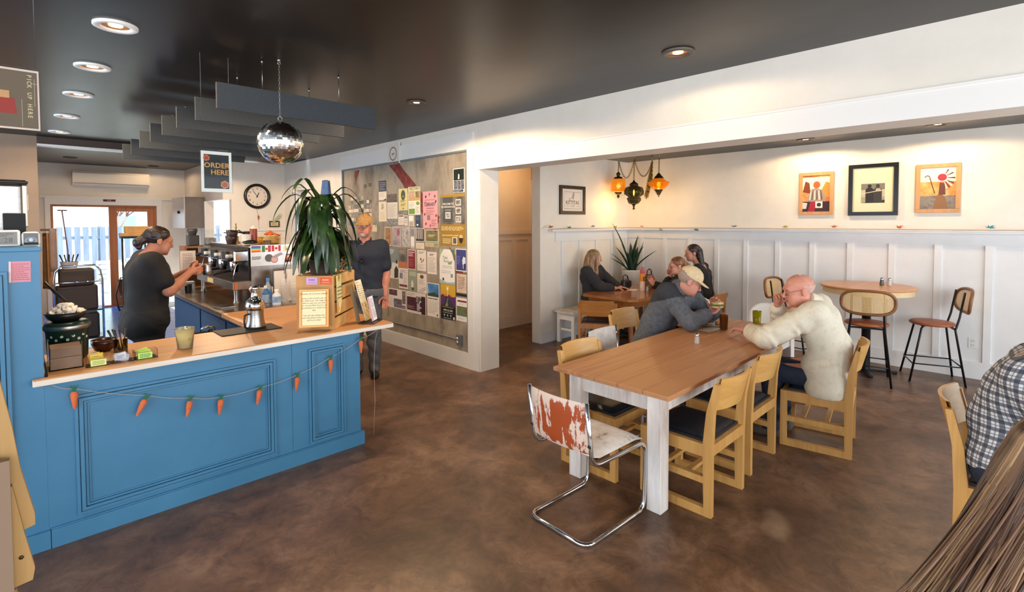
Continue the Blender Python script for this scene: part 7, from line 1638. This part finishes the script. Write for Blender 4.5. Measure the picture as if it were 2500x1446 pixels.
# ---- man in navy polo and tan cap behind the plant
NAVY_ = noisy('navy_knit', ['#171b26', '#1f2431'], 40, rough=.85); GREYP = noisy('grey_trousers', ['#4a4a4e', '#5c5b5e'], 18, rough=.85)
f = nrm(A3(-.62, -.78, 0)); r_ = A3(-f[1], f[0], 0) * -1
def rel(b, fr, rr, z): return tuple(A3(*b) + f * fr + r_ * rr + A3(0, 0, z))
b = (2.80, 5.27, 0)
J = dict(base=b, head=rel(b, .05, .075, 1.70), shR=rel(b, 0, -.19, 1.46), shL=rel(b, 0, .19, 1.46), elR=rel(b, -.03, -.24, 1.17), elL=rel(b, -.04, .235, 1.165), wrR=rel(b, .06, -.24, .92), wrL=rel(b, .01, .235, .905),
         hipR=rel(b, 0, -.09, .95), hipL=rel(b, 0, .09, .95), knR=rel(b, .03, -.10, .51), knL=rel(b, .02, .095, .51), anR=rel(b, .0, -.10, .085), anL=rel(b, -.02, .10, .085), toeR=rel(b, .14, -.13, .034), toeL=rel(b, .12, .15, .034))
# facing us, his right hand is on our left
J['head'] = rel(b, .05, -.02, 1.70)
p = Person('man in navy polo shirt and faded orange cap standing by the poster wall', J, f + A3(-.25, .05, -.05), skin='#b97a62', girth=1.08)
p.hand_('L', (0, 0, -1), f, curl=(.25, .3, .35, .4)); p.hand_('R', (0, 0, -1), f, curl=(.25, .3, .35, .4)); p.body()
ta = p.torso + [cap_(p.J['sh' + q], p.J['sh' + q] + (p.J['el' + q] - p.J['sh' + q]) * .72, .064, .062) for q in 'LR']
hd = p.head; vcut = cap_(hd.p(0, .06, -.14), hd.p(0, .125, -.30), .05, .012)
p.wear('polo_shirt', ta, .014, NAVY_, clips=[((0, 0, .90), (0, 0, -1)), p.ncut(.085, .1)], seed=5, cut=[vcut])
p.wear('collar', p.neck, .016, NAVY_, clips=[p.nplane(.105, .35), (p.ch + p.nd * .05, -p.nd)], fold=(0, 0), h=.006, cut=[vcut])
p.wear('trousers', p.legs + p.torso[:3], .016, GREYP, clips=[((0, 0, 1.0), (0, 0, 1)), ((0, 0, .05), (0, 0, -1))], seed=6, fold=(.007, 20))
p.add(MB().tube([rel(b, .115 * math.cos(a) * 1.16, .175 * math.sin(a), .985) for a in np.linspace(0, 2 * PI, 33)[:-1]], .015, 6, closed=True, flat=1.5), 'belt', mat('#3a2018', .5))
p.cap_hat(noisy('faded_camo_cap', ['#8f5a2c', '#a8804c', '#6f5634'], 16, rough=.9), name='cap')
def beard(p, m, k=1):
    H = p.head
    def fn(P):
        L = (P - H.c) @ H.R / H.k; d = field(P, [H.e((0, .030, -.072), (.056, .062, .045)), H.e((0, .062, -.098), (.034, .032, .026))], .02)
        d = np.maximum(d, (L[:, 2] + .035 - .5 * np.abs(L[:, 0])) * .8); d = np.maximum(d, -(np.linalg.norm((L - A3(0, .09, -.062)) / A3(.022, .03, .012), axis=1) - 1) * .01)
        return d + .0015 * np.sin(L[:, 0] * 500) * np.sin(L[:, 2] * 400)
    return p.field_part('beard', fn, H.c - .15, H.c + .15, .0042, m)
beard(p, noisy('grey_beard', ['#8a7766', '#ab9a88'], 60, rough=.9)); p.hair(noisy('grey_short_hair', ['#8a7a6a', '#b0a090'], 50, rough=.9), amp=.001)
p.glasses(mat('#4a3a30', .4)); p.shoes(mat('#201e1e', .6))
c_ = p.J['shL'] * .5 + p.J['shR'] * .5 + A3(*(f * .135)) - A3(0, 0, .13)
mb = MB()
for q in (-1, 1): mb.ball(tuple(c_ + r_ * .0 + A3(0, 0, .022 * q) + f * .02), (.016, .016, .018), 12)
p.add(mb, 'sunglasses', mat('#17130f', .15), 'dark sunglasses hooked in the shirt front')
# ---- man in tan cap eating at the long table, leaning over his plate
GREYJ = noisy('grey_fleece', ['#4d4f53', '#63656a'], 30, rough=.95, bump=.1); CHAR = noisy('charcoal_yoke', ['#2b2b2f', '#37373b'], 30, rough=.9); LBLUE = noisy('pale_blue_shirt', ['#8fa6be', '#b3c4d4'], 20, rough=.8)
JEAN = noisy('dark_jeans', ['#1b2234', '#2a3348'], 20, rough=.85)
J = dict(base=(4.40, 2.70, 0), head=(4.425, 2.185, 1.185), shR=(4.27, 2.33, 1.085), shL=(4.64, 2.31, 1.075), elR=(4.31, 2.12, .84), elL=(4.72, 2.15, .84), wrR=(4.535, 2.06, .885), wrL=(4.655, 2.03, .895), belly=(4.47, 2.52, .76),
         hipL=(4.59, 2.60, .555), hipR=(4.39, 2.60, .555), knL=(4.58, 2.22, .52), knR=(4.34, 2.22, .52), anL=(4.53, 2.22, .085), anR=(4.27, 2.24, .085), toeL=(4.54, 2.08, .034), toeR=(4.26, 2.10, .034))
p = Person('man in tan cap and grey jacket eating a sandwich at the long table', J, (.52, -.72, -.42), (.15, -.2, 1), skin='#c48d78', girth=1.06, k=1.06)
p.hand_('R', (.95, -.15, .35), (.25, -.2, .9), curl=(.55, .6, .65, .7)); p.hand_('L', (.35, .15, .75), (-.95, -.1, .2), curl=(.6, .65, .7, .75)); p.body(lip='#9a5a50')
sleeves = sum(([cap_(p.J['sh' + q], p.J['el' + q], .07, .058), cap_(p.J['el' + q], p.J['wr' + q] - (p.J['wr' + q] - p.J['el' + q]) * .12, .058, .046)] for q in 'LR'), [])
hd = p.head; ch = (p.J['shL'] + p.J['shR']) / 2; fd = nrm(A3(.1, -.95, .0)); front = cap_(ch + fd * .16 + A3(0, 0, .05), ch + fd * .15 - A3(0, 0, .3), .06, .035)
yoke = lambda c: ((c[:, 2] + .30 * (c[:, 1] - 2.36) > 1.015) | (np.abs(c[:, 0] - 4.40) > .9)).astype(int)
p.wear('jacket', p.torso + sleeves, .018, GREYJ, clips=[((0, 0, .50), (0, 0, -1)), p.ncut(.10, .1)], cut=[front], seed=8, fold=(.005, 12), h=.009, wr=[(p.J['sh' + q], p.J['el' + q], .005, 60) for q in 'LR'] + [(p.J['el' + q], p.J['wr' + q], .005, 80) for q in 'LR'], mats=[GREYJ, CHAR], matfn=yoke)
p.wear('shirt', p.torso[3:] + p.neck, .006, LBLUE, clips=[((0, 0, .8), (0, 0, -1)), p.nplane(.125, .3)], seed=9)
p.wear('collar', p.neck, .026, GREYJ, clips=[p.nplane(.135, .3), (p.ch + p.nd * .05, -p.nd)], fold=(.003, 30), h=.007, cut=[cap_(hd.p(0, .06, -.1), hd.p(0, .14, -.2), .05, .07)])
p.wear('trousers', p.legs + p.torso[:3], .012, JEAN, clips=[((0, 0, .66), (0, 0, 1)), ((0, 0, .06), (0, 0, -1))], seed=7)
p.cap_hat(noisy('tan_canvas', ['#c9ae86', '#d9c29c'], 24, rough=.9)); p.hair(noisy('cropped_grey_hair', ['#8a7466', '#a38f80'], 50, rough=.9), amp=.0005); p.glasses(mat('#b0a090', .2, .9)); p.shoes(mat('#3a332c', .8))
t = thing('sandwich', 'bitten sandwich with lettuce held in both hands of the man in the tan cap', 'sandwich', (4.635, 2.01, .965))
BREAD = noisy('toast', ['#b98a52', '#e0bf8a', '#efdcb8'], 18, rough=.85)
MB().ball((0, 0, .018), (.062, .052, .017), 18).build('bread', BREAD, t); MB().ball((0, 0, -.016), (.062, .052, .015), 18).build('bread', BREAD, t)
MB().sheet(lambda u, v: (.068 * (.3 + .7 * v) * math.cos(2 * PI * u), .058 * (.3 + .7 * v) * math.sin(2 * PI * u), .004 + .006 * v * math.sin(11 * 2 * PI * u)), 60, 4).build('lettuce', mat('#7a9a3f', .6), t, solid=.002)
# ---- bald man in cream jacket with his back to us
CREAM = noisy('cream_cotton', ['#cbbfa6', '#ddd3bd', '#d4c9b2'], 14, rough=.85, bump=.06, bscale=80)
J = dict(base=(4.50, 1.06, 0), head=(4.345, 1.245, 1.195), shR=(4.68, 1.20, 1.055), shL=(4.26, 1.11, 1.045), elL=(4.10, 1.40, .845), elR=(4.62, 1.46, .84), wrL=(4.36, 1.63, .825), wrR=(4.445, 1.43, 1.06), belly=(4.49, 1.06, .76),
         hipR=(4.61, 1.07, .555), hipL=(4.40, 1.04, .555), knR=(4.58, 1.46, .52), knL=(4.36, 1.44, .52), anR=(4.56, 1.40, .085), anL=(4.34, 1.42, .085), toeR=(4.55, 1.54, .034), toeL=(4.30, 1.55, .034))
p = Person('bald man in cream jacket leaning on his hand at the long table', J, (-.62, .78, -.10), (.05, .06, 1), skin='#cd9079', girth=1.1, k=1.06)
p.hand_('L', (.25, .95, .06), (.05, .1, -1), curl=(.3, .4, .45, .5), k=1.12); p.hand_('R', (-.35, -.15, .9), (-.7, -.55, .1), curl=(.65, .7, .75, .8), k=.95); p.body(lip='#a8655a')
sleeves = sum(([cap_(p.J['sh' + q], p.J['el' + q], .076, .062), cap_(p.J['el' + q], p.J['wr' + q] - (p.J['wr' + q] - p.J['el' + q]) * .22, .062, .044)] for q in 'LR'), [])
hd = p.head
p.wear('jacket', p.torso + sleeves + [cap_((4.38, 1.05, .48), (4.62, 1.09, .48), .135, .135), cap_((4.40, 1.08, .62), (4.60, 1.10, .62), .13, .13)], .020, CREAM, clips=[((0, 0, .415), (0, 0, -1)), p.ncut(.10, .1)], seed=11, fold=(.006, 9), h=.008, wr=[(p.J['shL'], p.J['elL'], .006, 62), (p.J['elL'], p.J['wrL'], .006, 85), (p.J['shR'], p.J['elR'], .006, 62), (p.J['elR'], p.J['wrR'], .005, 85), ((4.45, .98, 1.02), (4.5, .98, .45), .006, 30)])
p.wear('collar', p.neck, .024, CREAM, clips=[p.nplane(.13, .2), (p.ch + p.nd * .05, -p.nd)], fold=(.003, 30), h=.007)
p.wear('trousers', p.legs + p.torso[:3], .012, JEAN, clips=[((0, 0, .60), (0, 0, 1)), ((0, 0, .06), (0, 0, -1))], seed=12)
p.hair(noisy('white_fringe_hair', ['#b88f7f', '#c9a595'], 60, rough=.9), kind='fringe', amp=.0006); p.glasses(mat('#5a2f28', .35)); p.shoes(noisy('brown_suede', ['#4a3f34', '#5f5346'], 20, rough=.95))
# ---- women at the dining table
DBL = noisy('blond_brown_hair', ['#4a3222', '#8a6a48', '#b5936a'], 46, (1, 1, .12), rough=.42); CHARC = noisy('charcoal_knit', ['#232326', '#303034'], 30, rough=.9)
J = dict(base=(6.12, 4.58, 0), head=(6.15, 4.535, 1.195), shL=(6.31, 4.60, 1.02), shR=(5.95, 4.53, 1.01), elL=(6.40, 4.42, .84), elR=(6.00, 4.32, .80), wrL=(6.36, 4.25, .765), wrR=(6.20, 4.22, .765),
         hipL=(6.20, 4.66, .565), hipR=(6.06, 4.54, .565), knL=(6.48, 4.44, .50), knR=(6.36, 4.28, .50), anL=(6.50, 4.42, .085), anR=(6.38, 4.26, .085), toeL=(6.60, 4.34, .034), toeR=(6.48, 4.18, .034))
p = Person('woman with long blond brown hair in charcoal top sitting on the white bench', J, (.66, -.75, -.10), skin='#cf9f88', girth=.98)
p.hand_('L', (.5, -.85, 0), (0, 0, -1), curl=(.2, .2, .25, .3)); p.hand_('R', (.9, -.2, 0), (0, 0, -1), curl=(.2, .2, .25, .3)); p.body()
sleeves = sum(([cap_(p.J['sh' + q], p.J['el' + q], .062, .058), cap_(p.J['el' + q], p.J['el' + q] + (p.J['wr' + q] - p.J['el' + q]) * .75, .058, .05)] for q in 'LR'), [])
hd = p.head
p.wear('top', p.torso + sleeves, .012, CHARC, clips=[((0, 0, .48), (0, 0, -1)), p.ncut(.085, .1)], seed=13, fold=(.005, 12), wr=[(p.J['sh' + q], p.J['el' + q], .005, 60) for q in 'LR'])
p.wear('trousers', p.legs + p.torso[:3], .012, BLKP, clips=[((0, 0, .60), (0, 0, 1)), ((0, 0, .06), (0, 0, -1))], seed=14); p.shoes(mat('#1c1a1a', .6))
lk = [cap_(hd.p(q * .066, -.03, .03), hd.p(q * .085, -.035, -.12), .034, .034) for q in (-1, 1)] + [cap_(hd.p(q * .085, -.035, -.12), hd.p(q * .095, .03 if q > 0 else -.04, -.26), .034, .022) for q in (-1, 1)] + [cap_(hd.p(0, -.09, .0), hd.p(0, -.115, -.22), .05, .045), cap_(hd.p(.04, -.08, .0), hd.p(.05, -.12, -.25), .04, .03), cap_(hd.p(.068, .03, .05), hd.p(.088, .055, -.22), .016, .022), cap_(hd.p(-.068, .03, .05), hd.p(-.085, .06, -.22), .016, .022)]
p.hair(DBL, extra=lk, amp=.005)
BRH = noisy('warm_brown_hair', ['#3a2014', '#7a4a2a', '#9a6a40'], 40, (1, 1, .25), rough=.42)
J = dict(base=(6.45, 3.12, 0), head=(6.345, 3.31, 1.135), shL=(6.26, 3.20, .965), shR=(6.57, 3.34, .97), elL=(6.22, 3.46, .79), elR=(6.50, 3.60, .80), wrL=(6.385, 3.42, 1.00), wrR=(6.37, 3.68, .86), belly=(6.45, 3.14, .76),
         hipL=(6.35, 3.08, .555), hipR=(6.56, 3.14, .555), knL=(6.28, 3.48, .52), knR=(6.44, 3.56, .52), anL=(6.26, 3.44, .085), anR=(6.42, 3.52, .085), toeL=(6.22, 3.58, .034), toeR=(6.38, 3.66, .034))
p = Person('woman with brown bun and glasses resting her face on a hand', J, (-.72, .68, -.12), skin='#c98f76', girth=.95)
p.hand_('L', (-.1, .0, 1), (-.5, -.6, .1), curl=(.5, .55, .6, .7)); p.hand_('R', (-.25, .35, .85), (-.7, -.4, .0), curl=(.35, .4, .45, .5)); p.body()
sleeves = sum(([cap_(p.J['sh' + q], p.J['el' + q], .062, .054), cap_(p.J['el' + q], p.J['el' + q] + (p.J['wr' + q] - p.J['el' + q]) * .7, .054, .042)] for q in 'LR'), [])
hd = p.head
p.wear('black_top', p.torso + sleeves, .012, BLK, clips=[((0, 0, .48), (0, 0, -1)), p.ncut(.085, .1)], seed=15)
p.wear('trousers', p.legs + p.torso[:3], .012, JEAN, clips=[((0, 0, .60), (0, 0, 1)), ((0, 0, .06), (0, 0, -1))], seed=16); p.shoes(mat('#1c1a1a', .6))
p.hair(BRH, extra=[ell(hd.p(0, -.125, -.02), (.055, .055, .05)), cap_(hd.p(0, -.1, .02), hd.p(0, -.12, -.01), .04, .045)], amp=.004); p.glasses(mat('#2a1c18', .3))
J = dict(base=(7.02, 3.24, 0), head=(6.985, 3.40, 1.28), shL=(6.86, 3.26, 1.06), shR=(7.18, 3.34, 1.06), elL=(6.84, 3.46, .82), elR=(7.16, 3.54, .82), wrL=(6.84, 3.64, .77), wrR=(7.08, 3.70, .77),
         hipL=(6.93, 3.20, .555), hipR=(7.12, 3.24, .555), knL=(6.88, 3.58, .52), knR=(7.08, 3.62, .52), anL=(6.88, 3.54, .085), anR=(7.06, 3.58, .085), toeL=(6.86, 3.68, .034), toeR=(7.04, 3.72, .034))
p = Person('dark haired woman in black sitting beyond the woman with the bun', J, (-.6, .78, -.1), skin='#c08a70', girth=.95)
p.hand_('L', (0, 1, 0), (0, 0, -1)); p.hand_('R', (0, 1, 0), (0, 0, -1)); p.body()
hd = p.head; sleeves = sum(([cap_(p.J['sh' + q], p.J['el' + q], .062, .054), cap_(p.J['el' + q], p.J['wr' + q], .054, .034)] for q in 'LR'), [])
p.wear('black_top', p.torso + sleeves, .012, BLK, clips=[((0, 0, .48), (0, 0, -1)), p.ncut(.085, .1)], seed=17, h=.012)
p.wear('trousers', p.legs + p.torso[:3], .012, BLKP, clips=[((0, 0, .60), (0, 0, 1)), ((0, 0, .06), (0, 0, -1))], seed=18, h=.012); p.shoes(mat('#1c1a1a', .6))
p.hair(HAIRD, extra=[cap_(hd.p(q * .05, -.07, .0), hd.p(q * .06, -.10, -.2), .05, .035) for q in (-1, 1)] + [cap_(hd.p(0, -.09, .02), hd.p(0, -.11, -.2), .05, .04)], amp=.004)
# ---- man in plaid at the right edge, facing away
def plaid():
    m = bpy.data.materials.new('plaid_shirt'); m.use_nodes = True; nt = m.node_tree; N = nt.nodes; L = nt.links; b = N['Principled BSDF']
    tc = N.new('ShaderNodeTexCoord'); mp = N.new('ShaderNodeMapping'); mp.inputs['Rotation'].default_value = (0, 0, -.785); L.new(tc.outputs['Object'], mp.inputs[0]); sp = N.new('ShaderNodeSeparateXYZ'); L.new(mp.outputs[0], sp.inputs[0])
    def band(ax, per, wid, ph=0):
        a = N.new('ShaderNodeMath'); a.operation = 'MULTIPLY_ADD'; a.inputs[1].default_value = 1 / per; a.inputs[2].default_value = ph; L.new(sp.outputs[ax], a.inputs[0])
        f_ = N.new('ShaderNodeMath'); f_.operation = 'FRACT'; L.new(a.outputs[0], f_.inputs[0]); g = N.new('ShaderNodeMath'); g.operation = 'LESS_THAN'; g.inputs[1].default_value = wid; L.new(f_.outputs[0], g.inputs[0]); return g
    col = None
    base = N.new('ShaderNodeRGB'); base.outputs[0].default_value = lin('#d6dade'); col = base.outputs[0]
    for ax, per, wid, ph, c, f_ in (('X', .044, .40, 0, '#2c3142', .78), ('Z', .044, .40, 0, '#2c3142', .78), ('X', .044, .12, .4, '#5a4a44', .6), ('Z', .044, .12, .4, '#5a4a44', .6)):
        g = band(ax, per, wid, ph); mx = N.new('ShaderNodeMix'); mx.data_type = 'RGBA'; mm = N.new('ShaderNodeMath'); mm.operation = 'MULTIPLY'; mm.inputs[1].default_value = f_; L.new(g.outputs[0], mm.inputs[0]); L.new(mm.outputs[0], mx.inputs[0]); L.new(col, mx.inputs[6]); mx.inputs[7].default_value = lin(c); col = mx.outputs[2]
    L.new(col, b.inputs['Base Color']); b.inputs['Roughness'].default_value = .85; return m
J = dict(base=(3.500, 0.020, 0), head=(3.560, -0.240, 1.240), shR=(3.300, -0.010, 1.010), shL=(3.720, -0.040, 1.010), elR=(3.180, -0.180, .80), elL=(3.780, -0.240, .80), wrR=(3.300, -0.400, .79), wrL=(3.640, -0.440, .79), belly=(3.510, 0.050, .76),
         hipR=(3.390, 0.040, .555), hipL=(3.610, 0.040, .555), knR=(3.380, -0.400, .52), knL=(3.620, -0.400, .52), anR=(3.380, -0.380, .085), anL=(3.620, -0.380, .085), toeR=(3.370, -0.520, .034), toeL=(3.630, -0.520, .034))
p = Person('man in brown and white plaid shirt sitting at the right edge, facing away', J, (.1, -1, -.1), skin='#b97a62', girth=1.16)
p.hand_('R', (.6, -.8, 0), (0, 0, -1)); p.hand_('L', (-.6, -.8, 0), (0, 0, -1)); p.body()
sl2 = [cap_(p.J['sh' + q], p.J['sh' + q] + (p.J['el' + q] - p.J['sh' + q]) * .85, .078, .074) for q in 'LR']; hd = p.head
p.wear('plaid_shirt', p.torso + sl2, .020, plaid(), clips=[((0, 0, .56), (0, -.1, -1)), p.ncut(.09, .1)], seed=20, fold=(.006, 10), h=.009)
p.wear('jeans', p.legs + p.torso[:3], .014, JEAN, clips=[((0, 0, .62), (0, 0, 1)), ((0, 0, .06), (0, 0, -1))], seed=21); p.hair(HAIRD, amp=.001); p.shoes(mat('#2a2622', .7))
# ---- woman with long highlighted hair in the right foreground
J = dict(base=(1.540, -0.170, 0), head=(1.520, -0.085, 1.215), shL=(1.720, 0.010, .97), shR=(1.380, -0.170, .97), elL=(1.780, -0.170, .72), elR=(1.420, -0.370, .72), wrL=(1.640, -0.370, .70), wrR=(1.560, -0.430, .70), belly=(1.520, -0.090, .72),
         hipL=(1.620, -0.090, .53), hipR=(1.440, -0.190, .53), knL=(1.780, -0.470, .50), knR=(1.620, -0.550, .50), anL=(1.780, -0.450, .085), anR=(1.620, -0.530, .085), toeL=(1.840, -0.570, .034), toeR=(1.680, -0.650, .034))
p = Person('woman in the right foreground with long highlighted brown hair, seen from behind', J, (.45, -.88, -.1), skin='#c99a80', girth=.95)
p.hand_('L', (-.6, -.8, 0), (0, 0, -1)); p.hand_('R', (.6, -.8, 0), (0, 0, -1)); p.body()
hd = p.head; sleeves = sum(([cap_(p.J['sh' + q], p.J['el' + q], .062, .054), cap_(p.J['el' + q], p.J['wr' + q], .054, .034)] for q in 'LR'), [])
p.wear('black_top', p.torso + sleeves, .012, BLK, clips=[((0, 0, .45), (0, 0, -1)), p.ncut(.085, .1)], seed=22, h=.012)
p.wear('trousers', p.legs + p.torso[:3], .012, JEAN, clips=[((0, 0, .58), (0, 0, 1)), ((0, 0, .06), (0, 0, -1))], seed=23, h=.012); p.shoes(mat('#2a2622', .7))
# strands: from the crown over the head, swept back and down toward us
SH = [mat(c, .36, spec=.6) for c in ('#2f1e14', '#3f2a1c', '#55392a', '#6f4f38', '#957350', '#bd9a6e', '#d9b98a')]
rr = random.Random(31); mb = MB()
ctr = hd.c + A3(0, 0, .04); back = -hd.f
ENDS = [(-1.6, A3(1.70, -.02, .78)), (-.7, A3(1.45, .14, .74)), (0, A3(1.285, .155, .965)), (.8, A3(1.25, .07, .915)), (1.5, A3(1.225, .0, .87)), (2.4, A3(1.34, -.16, .82))]
def endp(a):
    for (a0, e0), (a1, e1) in zip(ENDS[:-1], ENDS[1:]):
        if a <= a1: return e0 + (e1 - e0) * (a - a0) / (a1 - a0)
    return ENDS[-1][1]
for k in range(2600):
    a = rr.uniform(-1.5, 2.35); dirh = back * math.cos(a) + hd.r * math.sin(a); lay = rr.random() ** .7; P_ = []
    R1 = (.096 + .010 * abs(math.cos(a))) * (.96 + .10 * lay)
    for th in np.linspace(.03 + .1 * rr.random(), 1.45, 8): P_.append(ctr + hd.f * .015 * math.cos(th) + dirh * math.sin(th) * R1 + A3(0, 0, math.cos(th) * .097 * (.96 + .10 * lay)))
    Q = P_[-1]; tq = nrm(P_[-1] - P_[-2]); E = endp(a) + dirh * .03 * (lay - .5) + A3(rr.gauss(0, .012), rr.gauss(0, .012), rr.uniform(-.07, .03)); de = nrm(E - ctr)
    c1 = Q + tq * .11 + dirh * .01; c2 = E - de * .13 + A3(0, 0, .02); ph = rr.random() * 6; wv = .004 + .005 * rr.random()
    for t_ in np.linspace(.1, 1, 11):
        b_ = Q * (1 - t_) ** 3 + c1 * 3 * t_ * (1 - t_) ** 2 + c2 * 3 * t_ ** 2 * (1 - t_) + E * t_ ** 3
        P_.append(b_ + hd.r * wv * math.sin(t_ * 5 + a * 4 + ph * .3) * t_)
    g = 1.2 * math.sin(a * 9.3 + 1.3 * math.sin(a * 21)) + rr.gauss(0, .6) + .5 * math.sin(a * 41); ci = min(6, max(0, int(round(2.7 + g))))
    w = rr.uniform(.0018, .0034)
    mb.tube(P_, [w * .7] + [w] * (len(P_) - 4) + [w * .8, w * .5, w * .15], 4, SH[ci])
p.add(mb, 'hair', SH[2])
def under2(P): d = field(P, [ell(ctr, (.086, .090, .090))], .03); L = (P - hd.c) @ hd.R; return np.maximum(d, (L[:, 1] - .05))
p.field_part('hair_underlayer', under2, hd.c - .16, hd.c + .16, .007, SH[2])
